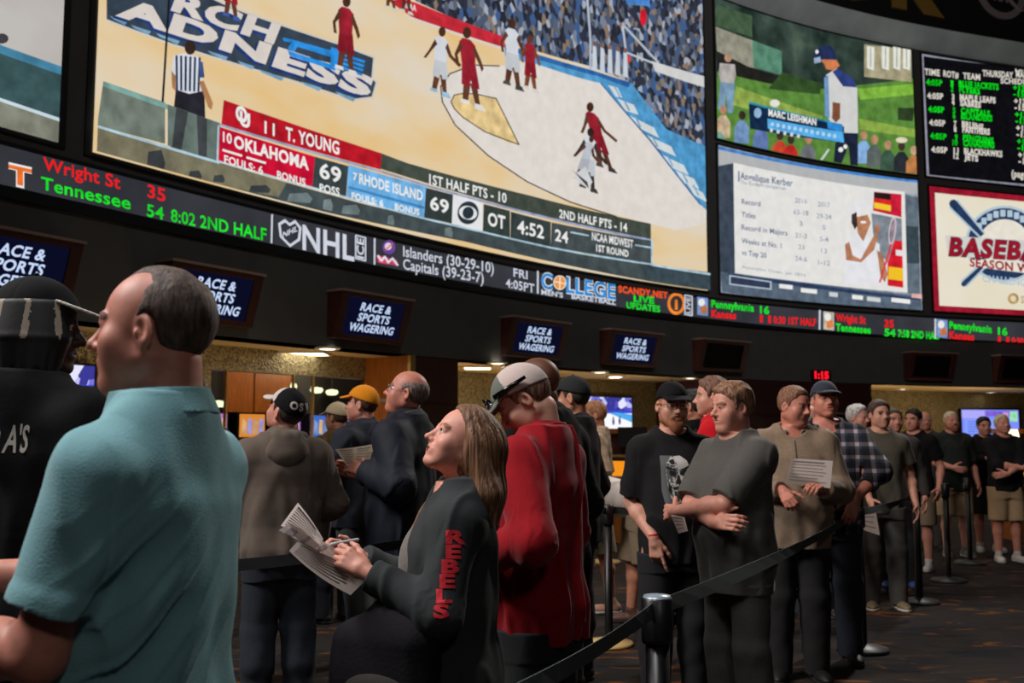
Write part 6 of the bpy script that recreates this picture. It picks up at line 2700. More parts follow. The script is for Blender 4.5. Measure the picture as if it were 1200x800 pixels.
TEAL = cloth('polo_teal', (124, 170, 176), scale=240, bump=0.25, noise=0.05)
x_, h_ = place(180, 1.9, 315)
teal = person('bald man in a teal polo shirt in the near left foreground, face in profile', x_, 1.9, 76, H=h_, res=0.0032, skin=RUDDY,
              hair=('recede', (60, 46, 38)), head=(4, 0, 13), drop=0.022, head_o=dict(jaw=1.02, brow=0.6, facefat=0.55, nose=1.08), fat=0.50, width=1.0, neck=1.12,
              top=dict(mat=TEAL, sleeve='short', slen=0.76, rib=True, t=0.013, hem=0.78, fold=0.006, freq=15, name='polo_shirt', neck='open', arm=1.0, res=0.004, extra_fold=teal_fold,
                       collar=dict(r=0.077, h=0.056, flare=0.003, t=0.005, fold=0.040, gap=22, tilt=-4, z=1.466)),
              bottom=JEANS, arms={'L': dict(wrist=(-0.20, 0.31, 1.11), pole=(-0.2, -0.5, -1), back=(-1, 0, 0.4)), 'R': dict(wrist=(0.06, 0.41, 1.17), pole=(0.5, -0.2, -1), back=(1, 0, 0.6))}, seed=11)
# rib of the sleeve hem
J_ = teal['J'][-1]

# ------------------------------------------------------------------ woman
x_, h_ = place(530, 2.85, 474)
W_HAIR = (122, 84, 54)
WCL = cloth('hoodie_charcoal', (52, 54, 55), scale=160)
woman = person('smiling woman with long light brown hair in a charcoal hoodie, looking up', x_, 2.9, 96, H=h_, res=0.0030, skin=PINK, hair=(None, W_HAIR),
               head=(27, 0, 12), head_o=dict(smile=1, jaw=0.9, brow=0.6, nose=0.86, lid=0.0092), female=True, width=1.04, fat=0.12,
               top=dict(mat=WCL, sleeve='long', t=0.024, hem=0.74, fold=0.007, freq=24, name='hoodie', neck='low', cuff=1, res=0.0048, drape=0.97),
               bottom=BLACKP, arms={'L': dict(px=(432, 672, 2.74), pole=(-0.4, -0.35, -1), dir=(0.22, 0.78, 0.50), back=(-0.9, -0.2, 0.3), hand=dict(curl=((30, 40, 25), (38, 48, 30), (44, 52, 30), (50, 55, 30)), thumb=(0.55, 0.8, -0.25))),
                                    'R': dict(px=(424, 655, 3.02), pole=(0.4, -0.35, -1), dir=(-0.15, 0.85, 0.38), back=(0.9, -0.1, 0.35), hand=dict(curl=(28, 40, 25), thumb=(0.6, 0.75, -0.2)))}, seed=21)


def woman_hair(ctx):
    HF = ctx['HF']
    R, c = HF
    h = 0.0042
    lo = np.array((-0.19, -0.30, 1.22))
    hi = np.array((0.19, 0.20, 1.85))
    g = Grid(lo, hi, h)
    g.ell((0, -0.012, 0.030), (0.0875, 0.110, 0.100), fr=HF)
    g.ell((0, -0.050, -0.010), (0.092, 0.085, 0.105), k=0.03, fr=HF)
    # curtains hanging straight down past the neck
    for sx in (-1, 1):
        a = R @ np.array((sx * 0.070, -0.035, 0.00)) + c
        m_ = np.array((sx * 0.086, a[1] - 0.030, 1.47))
        b = np.array((sx * 0.088, a[1] - 0.028, 1.385 if sx < 0 else 1.30))
        g.cone(a, m_, 0.040, 0.040, k=0.05)
        g.cone(m_, b, 0.040, 0.026, k=0.03)
        f1 = R @ np.array((sx * 0.080, 0.010, 0.02)) + c
        f2 = np.array((sx * 0.082, f1[1] - 0.05, 1.50))
        g.cone(f1, f2, 0.016, 0.024, k=0.03)
    a = R @ np.array((0, -0.075, 0.0)) + c
    g.cone(a, (0, a[1] - 0.005, 1.47), 0.075, 0.060, k=0.05)
    g.cone((0, a[1] - 0.005, 1.47), (0.0, a[1] - 0.015, 1.375), 0.062, 0.040, k=0.05)
    # a lock falling in front of the far shoulder
    g.cone((0.095, 0.0, 1.47), (0.115, 0.09, 1.395), 0.028, 0.030, k=0.03)
    g.cone((0.115, 0.09, 1.395), (0.11, 0.150, 1.30), 0.032, 0.014, k=0.03)

    def face(x, y, z):                      # keep the face free
        e1 = 0.060 - np.sqrt((x / 1.0) ** 2 + (np.maximum(z - 0.02, 0) * 0.75) ** 2 + (np.minimum(z + 0.02, 0) * 0.3) ** 2)
        lim = np.interp(z, [-0.14, -0.06, 0.0, 0.05, 0.085, 0.12], [-0.012, -0.006, 0.012, 0.034, 0.062, 0.075])
        return np.minimum(y - lim - 0.30 * np.clip(0.03 - np.abs(x), 0, 1) * 0, 0.2)
    g.clip(face, HF, k=0.008)

    def strands(x, y, z):
        ang = np.arctan2(x, -(y - a[1]) + 0.04)
        s1 = np.sin(ang * 17 + 3 * np.sin(z * 8 + x * 10))
        s2 = np.sin(ang * 41 + 3 * np.sin(z * 13) + 20 * x)
        return 0.0016 * s1 + 0.0010 * s2
    g.field(strands)
    w = Waves(77, 7, 60, 0.5, (1, 1, 0.25))
    g.field(lambda x, y, z: 0.004 * w(x, y, z))
    hm = mat('hair_light_brown', (68, 42, 28), 0.58, noise=0.0, scale=150, bump=1.0, stretch=(1, 1, 0.05), rgb2=(138, 94, 60))
    return g.build('hair', hm, ctx['root'])


woman_hair(woman)
RED_INK = mat('print_red', (206, 24, 42), 0.7)
jw = woman['J'][-1]
mid = jw['S'] * 0.5 + jw['E'] * 0.5
for k_, ch in enumerate('REBELS'):
    q = jw['S'] * (0.86 - k_ * 0.155) + jw['E'] * (0.14 + k_ * 0.155)
    ax = (jw['S'] - jw['E']) / np.linalg.norm(jw['S'] - jw['E'])
    text_on(woman, woman['top'], ch, RED_INK, q + np.array((-0.07, 0.0, -0.018)), np.array((0, -1, 0)) , ax, 0.036, name='letter_print', bold=0.045, sx=1.8, sub=0.012)
# printed shirt under the open hoodie
GREYTEE = cloth('tee_heather', (112, 104, 98))
g_ = Grid((-0.25, -0.2, 0.9), (0.25, 0.3, 1.5), 0.006)
g_.ell((0.015, 0.065, 1.20), (0.105, 0.095, 0.20))
g_.ell((0.0, 0.085, 1.26), (0.10, 0.075, 0.10), k=0.05)
tee_o = g_.build('tee_shirt', GREYTEE, woman['root'])
PRW, PRB = mat('print_white', (206, 200, 196), 0.8), mat('print_black', (24, 24, 26), 0.8)
project_flat(woman, tee_o, 'tee_print', [(-.05, -.09), (.0, -.09), (.05, .06), (.02, .06), (-.02, -.05), (-.05, -.05), (-.058, -.1), (.012, -.1), (.062, .07), (.008, .07), (-.03, -.04), (-.058, -.04)], [(6, 7, 8, 9, 10, 11), (0, 1, 2, 3, 4, 5)], [PRB, PRW], [0, 1], (-0.04, 0.10, 1.20), (0.35, -1, 0), (0, 0, 1), sub=0.015, m_off=0.003)
# shoulder bag at her hip
bag = thing('shoulder_bag', 'dark shoulder bag hanging at the front hip of the smiling woman', 'bag', (0, 0, 0))
BAGM = cloth('bag_nylon', (30, 27, 31), bump=0.3)
gb_ = Grid((-0.3, -0.25, -0.3), (0.3, 0.25, 0.3), 0.006)
gb_.box((0, 0, -0.06), (0.15, 0.075, 0.16), r=0.06)
gb_.ell((0.03, 0, 0.06), (0.08, 0.05, 0.11), k=0.08)
wv = Waves(5, 7, 24, 0.5)
gb_.field(lambda x, y, z: 0.013 * wv(x, y, z))
gb_.build('body', BAGM, bag)
gp_ = Grid((-0.3, -0.25, -0.3), (0.3, 0.25, 0.3), 0.006)
gp_.ell((0.01, -0.070, -0.09), (0.10, 0.030, 0.065))
gp_.field(lambda x, y, z: 0.008 * wv(x, y, z))
gp_.build('pocket', mat('bag_pocket', (44, 38, 32), 0.85, bump=0.2), bag)
q = sight(452, 768, 2.74)
bag.location = tuple(q)
bag.rotation_euler = (0, 0, math.radians(-20))
mb = MB()
sh_ = sight(560, 600, 2.86) - q
Rb = np.array(Matrix.Rotation(math.radians(20), 3, 'Z'))
pts_ = [Rb @ v for v in (np.array((0.06, 0.05, 0.12)), np.array((0.14, 0.10, 0.24)), sh_ * 0.7 + np.array((0.02, 0.20, -0.02)), sh_ + np.array((0.02, 0.14, -0.03)), sh_ + np.array((0.03, 0.06, 0.02)))]
mb.tube([tuple(v) for v in pts_], 0.010, BAGM, 8)
mb.build('strap', bag, True)

# her papers and pen
paper('folded betting sheet held upright by the smiling woman', [sight(349, 589, 2.62), sight(379, 632, 2.70), sight(372, 640, 2.78), sight(329, 616, 2.70)], lines=9, bend=0.004)
paper('large betting sheet drooping below the hands of the smiling woman', [sight(349, 634, 2.66), sight(440, 668, 2.84), sight(411, 697, 2.80), sight(339, 645, 2.62)], lines=8, bend=0.012)
paper('middle folded sheet under the thumb of the smiling woman', [sight(327, 621, 2.60), sight(340, 612, 2.68), sight(404, 648, 2.86), sight(392, 655, 2.78)], lines=3, bend=0.004)
mb = MB()
a_, b_ = sight(386, 638, 2.80), sight(420, 632, 2.96)
d_ = b_ - a_
mb.tube([tuple(d_ * t_) for t_ in (0, .06, .1, .9, .98, 1.0)], [0.001, 0.004, 0.005, 0.005, 0.005, 0.003], mat('pen_white', (216, 216, 220), 0.3), 10)
o_ = mb.build('pen', None, True)
o_.location = tuple(a_)
tag(o_, 'pale pen in the hands of the smiling woman', 'pen')

# ------------------------------------------------------------------ red jacket man
REDM = cloth('jacket_red', (138, 9, 21), scale=140)
CAPG, CAPW = cloth('cap_grey_green', (104, 108, 98)), cloth('cap_mesh_white', (198, 178, 170), scale=500, bump=0.4)
redm = folk('man in a red jacket and pale trucker cap with his head bowed', 632, 3.5, 62, 432, -0.03, skin=FAIR, hair=('buzz', (88, 60, 46)), head=(-36, 0, 22), head_o=dict(jaw=0.98, facefat=0.2), fat=0.2, width=0.98,
            top=dict(mat=REDM, sleeve='long', t=0.022, hem=0.80, fold=0.008, freq=22, name='jacket', neck='open', res=0.0048, collar=dict(r=0.080, h=0.060, flare=0.004, t=0.007, gap=30, tilt=-14)),
            bottom=BLACKP, arms={'L': dict(px=(552, 655, 3.34), pole=(-0.5, -0.4, -1)), 'R': dict(px=(590, 650, 3.8), pole=(0.6, -0.4, -1))}, seed=31,
            cap=dict(mats=[CAPW, CAPG], front=CAPG), res=0.0038)
# sunglasses pushed up on the cap
SUN = mat('sunglasses_black', (10, 10, 12), 0.15)
R_, c_ = redm['HF']
mb = MB()
for sx in (-1, 1):
    pts = []
    P_ = lambda x, y, z: tuple(R_ @ np.array((x, y, z)) + c_)
    mb.tube([P_(sx * 0.074, 0.074, 0.062), P_(sx * 0.092, 0.02, 0.060), P_(sx * 0.093, -0.055, 0.056)], [0.011, 0.009, 0.006], SUN, 8)
    lens = [P_(sx * (0.036 + 0.034 * math.cos(a)), 0.122 - 3.2 * (0.036 + 0.034 * math.cos(a)) ** 2, 0.066 + 0.020 * math.sin(a)) for a in np.linspace(0, 2 * PI, 17)[:-1]]
    lens2 = [tuple(np.array(v) + R_ @ np.array((0, -0.006, 0))) for v in lens]
    n_ = len(lens)
    mb.mesh(lens + lens2, [tuple(range(n_)), tuple(range(2 * n_ - 1, n_ - 1, -1))] + [(i, (i + 1) % n_, n_ + (i + 1) % n_, n_ + i) for i in range(n_)], SUN)
mb.tube([P_(-0.012, 0.121, 0.068), P_(0.012, 0.121, 0.068)], 0.004, SUN, 8)
mb.build('sunglasses', redm['root'], True)

# ------------------------------------------------------------------ man behind him with a bare brown head
folk('man with a bare brown head in a black jacket behind the red jacket man', 634, 4.5, 58, 418, skin=BROWN, hair=None, head=(-8, 0, 10), head_o=dict(jaw=1.02, facefat=0.3), fat=0.35, width=1.15,
     top=dict(mat=cloth('jacket_black', (13, 13, 14)), sleeve='long', t=0.034, hem=0.78, fold=0.009, freq=20, name='jacket', hood=True, neck='open'), bottom=BLACKP, seed=41,
     arms={'L': dict(wrist=(-.2, .3, 1.05)), 'R': dict(wrist=(.27, .12, .93))})
folk('man in a dark knit cap, mostly hidden behind the bare brown head', 672, 6.2, 70, 443, skin=TAN_, hair=('short', (40, 34, 30)), cap=dict(mats=[cloth('cap_dark', (40, 42, 44))]), top=dict(mat=cloth('coat_grey', (26, 26, 27)), sleeve='long', t=0.03, hem=0.8, name='coat'), bottom=BLACKP, seed=42)

# ------------------------------------------------------------------ hoodie man
CAPB, CAPWH = cloth('cap_black', (18, 18, 20)), cloth('cap_white', (206, 196, 190))
hood = folk('man seen from behind in a gray brown hoodie and black and white cap', 332, 5.3, 24, 452, 0.02, skin=PINK, hair=('short', (38, 30, 26)), head=(24, 0, 34), fat=0.3, width=1.02,
            top=dict(mat=cloth('hoodie_brown', (106, 94, 84)), sleeve='long', t=0.030, hem=0.86, fold=0.008, freq=20, name='hoodie', hood=True, cuff=1, neck='open'), bottom=JEANS, seed=51,
            arms={'L': dict(wrist=(-.16, .28, 1.05), pole=(-.7, -.6, -.6)), 'R': dict(wrist=(.2, .26, 1.05), pole=(.7, -.6, -.6))}, cap=dict(mats=[CAPB, CAPWH], front=CAPWH), hair_thick=0.012)
R_, c_ = hood['HF']
for ch, an in (('O', 150), ('S', 172), ('W', 205)):
    a = math.radians(an)
    d = np.array((-math.sin(a), math.cos(a), 0))
    o_ = R_ @ (d * 0.09 + np.array((0, 0, 0.052))) + c_
    text_on(hood, hood['cap'], ch, CAPWH, o_, R_ @ np.array((-math.cos(a), -math.sin(a), 0)), R_ @ np.array((0, 0, 1)), 0.036, name='letter', bold=0.04, sub=0.015)
folk('man with a gray sweater shoulder showing behind the hoodie man', 334, 6.3, 20, 478, skin=FAIR, hair=('short', (60, 50, 40)), top=dict(mat=cloth('sweater_grey', (120, 116, 112), scale=260, noise=0.3), sleeve='long', t=0.02, hem=0.86, name='sweater'), bottom=JEANS, seed=52)
folk('dark haired man seen from behind, right at the teal collar', 222, 5.7, 10, 441, width=0.92, skin=TAN_, hair=('short', (26, 20, 18)), top=dict(mat=cloth('shirt_grey_pattern', (92, 86, 82), noise=0.4, scale=40), sleeve='long', t=0.016, hem=0.86), bottom=JEANS, seed=53)

# ------------------------------------------------------------------ orange cap, pale cap, bald man with newspaper
ORG = cloth('cap_orange', (226, 142, 28))
NAVYJ = cloth('jacket_navy', (28, 32, 42), rough=0.7)
folk('man in an orange cap and dark jacket facing the screens', 424, 6.9, 62, 451, 0.015, skin=PINK, hair=('short', (60, 42, 32)), head=(8, 0, 14), fat=0.15,
     top=dict(mat=cloth('jacket_dark', (40, 44, 54), rough=0.75), sleeve='long', t=0.034, hem=0.84, name='jacket', fold=0.009, neck='open', collar=dict(r=.08, h=.06, t=.008)), bottom=dict(mat=mat('jeans_grey_green', (66, 76, 74), 0.9, bump=.2), t=.012),
     arms={'L': dict(wrist=(-.2, .28, 1.0), pole=(-.6, -.6, -.6)), 'R': dict(wrist=(.2, .25, 1.0), pole=(.6, -.6, -.6))}, cap=dict(mats=[ORG, ORG]), seed=61, shoes=(30, 30, 34), step=0.1)
folk('man in a pale cap and brown jacket half hidden behind the orange cap man', 396, 8.2, 40, 470, 0.02, skin=TAN_, hair=('short', (60, 46, 30)), head=(0, 0, 20), top=dict(mat=cloth('jacket_brown', (92, 74, 40)), sleeve='long', t=0.03, hem=0.84, name='jacket'), bottom=JEANS,
     cap=dict(mats=[cloth('cap_sand', (214, 196, 160))] * 2), seed=62)
bald = folk('bald man with glasses in a navy jacket, holding a newspaper', 474, 5.55, 72, 434, skin=RUDDY, hair=('side', (92, 80, 76)), head=(16, 0, 14), head_o=dict(facefat=0.6, nose=1.05), fat=0.45, width=1.04,
            top=dict(mat=NAVYJ, sleeve='long', t=0.030, hem=0.80, name='jacket', fold=0.009, freq=22, neck='open', collar=dict(r=.084, h=.062, t=.009, mat=cloth('collar_fleece', (104, 86, 72), noise=.2, scale=200))),
            bottom=JEANS, arms={'L': dict(px=(428, 552, 5.38), pole=(-.5, -.3, -1), dir=(0.2, .9, .25), back=(-.8, 0, .6), hand=dict(curl=(30, 45, 30))), 'R': dict(px=(424, 556, 5.65), pole=(.5, -.3, -1))},
            glasses=mat('frames_silver', (176, 176, 180), 0.25, metal=0.9), seed=63)
paper('folded newspaper in the hands of the bald man in navy', [sight(393, 526, 5.43), sight(443, 519, 5.53), sight(428, 550, 5.48), sight(406, 545, 5.40)], lines=7, bend=0.01, cols=2, m=paper_mat('newsprint_cream', (216, 202, 176)))

# ------------------------------------------------------------------ far left: black cap and navy jacket
dark = cloth('shirt_black', (10, 10, 11))
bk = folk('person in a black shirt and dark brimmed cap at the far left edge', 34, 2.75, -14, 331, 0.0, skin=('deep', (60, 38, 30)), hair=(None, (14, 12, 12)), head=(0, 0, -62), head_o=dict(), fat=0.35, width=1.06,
          top=dict(mat=dark, sleeve='long', t=0.024, hem=0.8, fold=0.007, name='shirt', res=0.005), bottom=BLACKP, cap=dict(mats=[cloth('cap_soot', (9, 9, 10)), cloth('brim_painted_light', (206, 196, 186))], flat=0.9), seed=71, res=0.0045)  # pale brim colour paints in the light falling on its top
# long locks under the cap
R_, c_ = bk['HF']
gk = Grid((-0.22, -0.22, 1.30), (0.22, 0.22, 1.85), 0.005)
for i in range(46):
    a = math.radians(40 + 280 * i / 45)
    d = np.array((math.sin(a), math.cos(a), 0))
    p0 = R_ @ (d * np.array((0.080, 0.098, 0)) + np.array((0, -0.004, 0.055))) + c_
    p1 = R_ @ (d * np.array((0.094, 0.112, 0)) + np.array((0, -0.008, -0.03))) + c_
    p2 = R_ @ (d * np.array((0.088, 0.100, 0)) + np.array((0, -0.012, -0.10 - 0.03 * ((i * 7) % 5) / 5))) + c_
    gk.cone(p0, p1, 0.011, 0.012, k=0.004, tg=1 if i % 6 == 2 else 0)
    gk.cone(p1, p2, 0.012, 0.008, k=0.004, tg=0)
gk.build('hair', [mat('locks_black', (14, 12, 12), 0.6), mat('locks_painted_light', (150, 134, 118), 0.7)], bk['root'])  # pale strands: light on the hair put into its colour
PALEINK = mat('print_grey', (164, 156, 148), 0.8)
text_on(bk, bk['top'], "OAKLAND A'S", PALEINK, (-0.02, -0.2, 1.325), (1, 0, 0), (0, 0, 1), 0.062, bold=0.02, sx=0.42, sub=0.02)
text_on(bk, bk['top'], "CAL", PALEINK, (-0.035, -0.2, 1.20), (1, 0, 0), (0, 0, 1), 0.035, bold=0.03, sub=0.02)
folk('person in a dark navy jacket behind the black cap, face hidden', 42, 3.4, 24, 404, skin=TAN_, hair=('short', (20, 18, 18)), top=dict(mat=cloth('jacket_ink', (34, 36, 48)), sleeve='long', t=.03, hem=.8, name='jacket'), bottom=BLACKP, seed=72)

# ------------------------------------------------------------------ camouflage shirt and the leaning person behind the barrier
CAMO = mat('shirt_camouflage', (120, 100, 78), 0.9, scale=14, rgb2=(196, 170, 142), bump=0.1)
folk('man in a camouflage shirt and shorts before the far television', 698, 8.7, 82, 470, skin=TAN_, hair=('crop', (120, 84, 58)), head=(-4, 0, 4), top=dict(mat=CAMO, sleeve='short', slen=0.95, t=0.022, hem=0.80, name='shirt', neck='open', collar=dict(fold=.03, r=.075)),
     bottom=dict(mat=mat('shorts_camouflage', (96, 90, 70), 0.9, scale=12, rgb2=(170, 160, 128)), t=0.024, short=True, name='shorts', len=1.02), shoes=(176, 134, 112), seed=81, step=0.12)
folk('person in a white shirt bending down behind the cream based post', 748, 8.05, 92, 472, skin=TAN_, hair=('short', (70, 50, 40)), lean=74, head=(-6, 0, 0), top=dict(mat=cloth('shirt_white', (214, 208, 200)), sleeve='short', t=0.026, hem=0.86, name='shirt'), bottom=TANSH, seed=82, shoes=(90, 60, 50), step=0.06,
     arms={'L': dict(wrist=(-.2, .75, .62)), 'R': dict(wrist=(.2, .75, .62))})

# ------------------------------------------------------------------ bearded man in the black tee
BTEE = cloth('tee_black', (30, 30, 31))
beard = folk('bearded man with glasses and black cap in a printed black tee', 787, 5.5, 186, 447, 0.012, skin=FAIR, hair=('crop', (130, 84, 54)), head=(-2, 0, 4), head_o=dict(open=0.5), fat=0.25, width=0.98,
             top=dict(mat=BTEE, sleeve='short', slen=0.88, t=0.016, hem=0.80, fold=0.006, name='tee_shirt'), bottom=BLACKP, glasses=mat('frames_black', (16, 16, 17), 0.3), beard=(mat('beard_auburn', (150, 92, 62), 0.9, noise=0.3, scale=300, bump=0.5), 0.010),
             arms={'R': dict(px=(766, 630, 5.36), pole=(0.5, -1, 0), dir=(-0.12, 0.15, -1), back=(0.6, 0.8, 0.1), hand=dict(point=True, curl=(50, 60, 40), thumb=(0.5, 0.8, -0.3))), 'L': dict(wrist=(-.2, .22, 1.02), pole=(-.6, -.6, -.4))},
             cap=dict(mats=[CAPB, CAPB]), seed=91)
# generic pale face print
PG1, PG2, PG3 = mat('print_pale', (206, 204, 200), 0.85), mat('print_grey_dark', (96, 98, 100), 0.85), PRB
art_v, art_f, art_m = [], [], []


def art(pts, k):
    b0_ = len(art_v)
    art_v.extend(pts)
    art_f.append(tuple(range(b0_, b0_ + len(pts))))
    art_m.append(k)


layers = [([(-.085, .13), (-.02, .13), (.0, .10), (.02, -.17), (-.06, -.17), (-.085, -.05)], 1),
          ([(-.055, .09), (-.03, .125), (.02, .13), (.055, .105), (.07, .06), (.065, .0), (.055, -.05), (.03, -.10), (-.01, -.12), (-.04, -.09), (-.055, -.02), (-.06, .04)], 0)]
for p_, k_ in layers:
    art(p_, k_)
ob1 = project_flat(beard, beard['top'], 'face_print', art_v, art_f, [PG1, PG2, PG3], art_m, (0.012, 0.2, 1.235), (-1, 0, 0), (0, 0, 1), sub=0.02, m_off=0.003)
art_v, art_f, art_m = [], [], []
for p_ in ([(-.04, .055), (-.012, .048), (-.005, .03), (-.03, .022), (-.045, .035)], [(.012, .048), (.05, .06), (.055, .04), (.03, .025), (.012, .032)], [(-.06, .075), (-.02, .062), (.0, .05), (-.02, .054), (-.058, .064)], [(.0, .05), (.03, .064), (.066, .08), (.066, .07), (.03, .056)],
            [(-.002, .03), (.008, .03), (.018, -.012), (.002, -.02), (-.010, -.012)], [(-.03, -.035), (.005, -.026), (.04, -.03), (.034, -.042), (.005, -.038), (-.024, -.048)], [(-.05, -.01), (-.035, -.03), (-.038, -.08), (-.052, -.05)], [(.045, -.02), (.058, -.02), (.05, -.06), (.032, -.09), (.036, -.05)],
            [(-.02, -.06), (.0, -.055), (.0, -.11), (-.015, -.10)], [(.01, -.06), (.022, -.06), (.018, -.10), (.01, -.105)], [(-.045, .10), (-.02, .115), (-.01, .09), (-.03, .085)]):
    art(p_, 0)
project_flat(beard, beard['top'], 'face_print_dark', art_v, art_f, [PG3], art_m, (0.012, 0.2, 1.235), (-1, 0, 0), (0, 0, 1), sub=0.02, m_off=0.0045)
project_flat(beard, beard['top'], 'small_print', [(-.03, 0), (.0, .005), (.0, .02), (-.03, .015), (-.02, .03), (.01, .04), (.01, .06), (-.02, .05)], [(0, 1, 2, 3), (4, 5, 6, 7)], [PG2], [0, 0], (-0.105, 0.2, 1.31), (-1, 0, 0), (0, 0, 1), sub=0.02, m_off=0.003)
# wristband
R_, c_ = beard['J'][1]['fr']
mb = MB()
vs = []
for zz in (-.005, .005):
    for i in range(20):
        a = 2 * PI * i / 20
        vs.append(tuple(R_ @ np.array((0.0285 * math.cos(a), -0.026 + zz, 0.0285 * math.sin(a))) + c_))
mb.mesh(vs, [(i, (i + 1) % 20, 20 + (i + 1) % 20, 20 + i) for i in range(20)], mat('band_red', (210, 24, 44), 0.6))
mb.build('wristband', beard['root'], True)

# ------------------------------------------------------------------ gray tee man
GTEE = cloth('tee_grey', (84, 82, 78))
grey = folk('stocky young man in a gray tee with arms crossed', 860, 4.9, 118, 449, skin=PINK, hair=('full', (104, 76, 58)), head=(-2, 0, -8), head_o=dict(facefat=0.5, jaw=1.0), fat=0.60, width=1.02,
            top=dict(mat=GTEE, sleeve='short', slen=0.92, t=0.015, hem=0.75, fold=0.007, freq=20, name='tee_shirt', res=0.0055, arm=1.3), bottom=GREYP, hair_thick=0.020,
            arms={'L': dict(wrist=(0.11, 0.275, 1.13), pole=(-1, 0.15, -0.55), dir=(1, -0.1, -0.1), back=(0, 1, .2), hand=dict(curl=(25, 30, 20))), 'R': dict(wrist=(-0.10, 0.225, 1.09), pole=(1, 0.25, -0.5), dir=(-1, -0.05, .1), back=(0, 1, .3), hand=dict(curl=(25, 30, 20)))}, seed=101, shoes=(40, 36, 34))
paper('white slip held under the crossed arms of the gray tee man', [sight(786, 603, 4.62), sight(802, 606, 4.57), sight(806, 622, 4.57), sight(795, 625, 4.62)], lines=4, bend=0.003)
folk('man in a red shirt behind the bearded man and the gray tee man', 836, 6.8, 70, 443, skin=FAIR, hair=('short', (84, 60, 48)), head=(0, 0, 10), top=dict(mat=cloth('shirt_red', (196, 20, 34)), sleeve='short', t=.018, hem=.8, collar=dict(fold=.03)), bottom=JEANS, seed=102)
folk('dark haired person glimpsed between black cap and red shirt', 812, 8.0, 60, 458, skin=TAN_, hair=('short', (22, 20, 20)), top=dict(mat=dark, sleeve='long', t=.02, hem=.8), bottom=BLACKP, seed=103)

# ------------------------------------------------------------------ tan pullover man
TANP = cloth('pullover_tan', (136, 118, 100), noise=0.1, scale=70)
tanm = folk('man in a tan quarter zip pullover holding a printed sheet', 928, 6.3, 172, 453, skin=RUDDY, hair=('crop', (92, 64, 48)), head=(-6, 0, 42), head_o=dict(facefat=0.5, jaw=1.04), fat=0.35, width=1.08,
            top=dict(mat=TANP, sleeve='long', t=0.026, hem=0.78, fold=0.007, name='pullover', neck='open', collar=dict(r=.08, h=.055, t=.008, gap=28)), bottom=BLACKP,
            arms={'L': dict(px=(966, 572, 6.02), pole=(-.6, -.5, -.8), dir=(0.5, .7, .2), back=(-.3, .2, 1), hand=dict(curl=(30, 45, 30))), 'R': dict(px=(917, 574, 6.07), pole=(.6, -.5, -.8), dir=(-.2, .8, -.5), back=(.4, .6, .5), hand=dict(curl=(40, 50, 35)))}, seed=111)
paper('printed sheet in the hands of the tan pullover man', [sight(927, 537, 5.97), sight(976, 540, 5.87), sight(973, 572, 5.92), sight(920, 566, 6.01)], lines=7, bend=0.006, m=paper_mat('sheet_pale', (206, 196, 190)))
mb = MB()
for i in range(9):
    p0 = tanm['U'][0] @ np.array((0, 0.16, 1.44 - i * 0.018)) + tanm['U'][1]
me_ = tanm['top']
project_flat(tanm, me_, 'zip', [(-.004, -.17), (.004, -.17), (.004, 0), (-.004, 0)], [(0, 1, 2, 3)], [mat('zip_dark', (60, 50, 44), 0.6)], [0], (0, 0.2, 1.42), (-1, 0, 0), (0, 0, 1), sub=0.02)


# ------------------------------------------------------------------ plaid shirt man
def plaid_material():
    m = bpy.data.materials.new('plaid_flannel')
    m.use_nodes = True
    nt = m.node_tree
    b = nt.nodes['Principled BSDF']
    b.inputs['Roughness'].default_value = 0.95
    tc = nt.nodes.new('ShaderNodeTexCoord')
    sp = nt.nodes.new('ShaderNodeSeparateXYZ')
    nt.links.new(tc.outputs['Object'], sp.inputs[0])
    col = None

    def stripe(sock, freq, lo_, phase=0.0):
        a = nt.nodes.new('ShaderNodeMath')
        a.operation = 'MULTIPLY_ADD'
        a.inputs[1].default_value = freq
        a.inputs[2].default_value = phase
        nt.links.new(sock, a.inputs[0])
        s_ = nt.nodes.new('ShaderNodeMath')
        s_.operation = 'SINE'
        nt.links.new(a.outputs[0], s_.inputs[0])
        g_ = nt.nodes.new('ShaderNodeMath')
        g_.operation = 'GREATER_THAN'
        g_.inputs[1].default_value = lo_
        nt.links.new(s_.outputs[0], g_.inputs[0])
        return g_.outputs[0]

    def mix(f, a, bcol, fac=0.5):
        mul = nt.nodes.new('ShaderNodeMath')
        mul.operation = 'MULTIPLY'
        mul.inputs[1].default_value = fac
        nt.links.new(f, mul.inputs[0])
        mx = nt.nodes.new('ShaderNodeMixRGB')
        nt.links.new(mul.outputs[0], mx.inputs[0])
        if isinstance(a, tuple):
            mx.inputs[1].default_value = a
        else:
            nt.links.new(a, mx.inputs[1])
        mx.inputs[2].default_value = bcol
        return mx.outputs[0]
    W1, N1 = lin((196, 184, 186)), lin((14, 16, 24))
    c = mix(stripe(sp.outputs['X'], 78, 0.1), lin((44, 58, 84)), N1, 0.75)
    c = mix(stripe(sp.outputs['Z'], 78, 0.1), c, N1, 0.75)
    sx_, sz_ = stripe(sp.outputs['X'], 78, 0.60, 2.6), stripe(sp.outputs['Z'], 78, 0.60, 2.6)
    c = mix(sx_, c, W1, 0.14)
    c = mix(sz_, c, W1, 0.14)
    both = nt.nodes.new('ShaderNodeMath')
    both.operation = 'MULTIPLY'
    nt.links.new(sx_, both.inputs[0])
    nt.links.new(sz_, both.inputs[1])
    c = mix(both.outputs[0], c, W1, 0.7)
    nt.links.new(c, b.inputs['Base Color'])
    return m


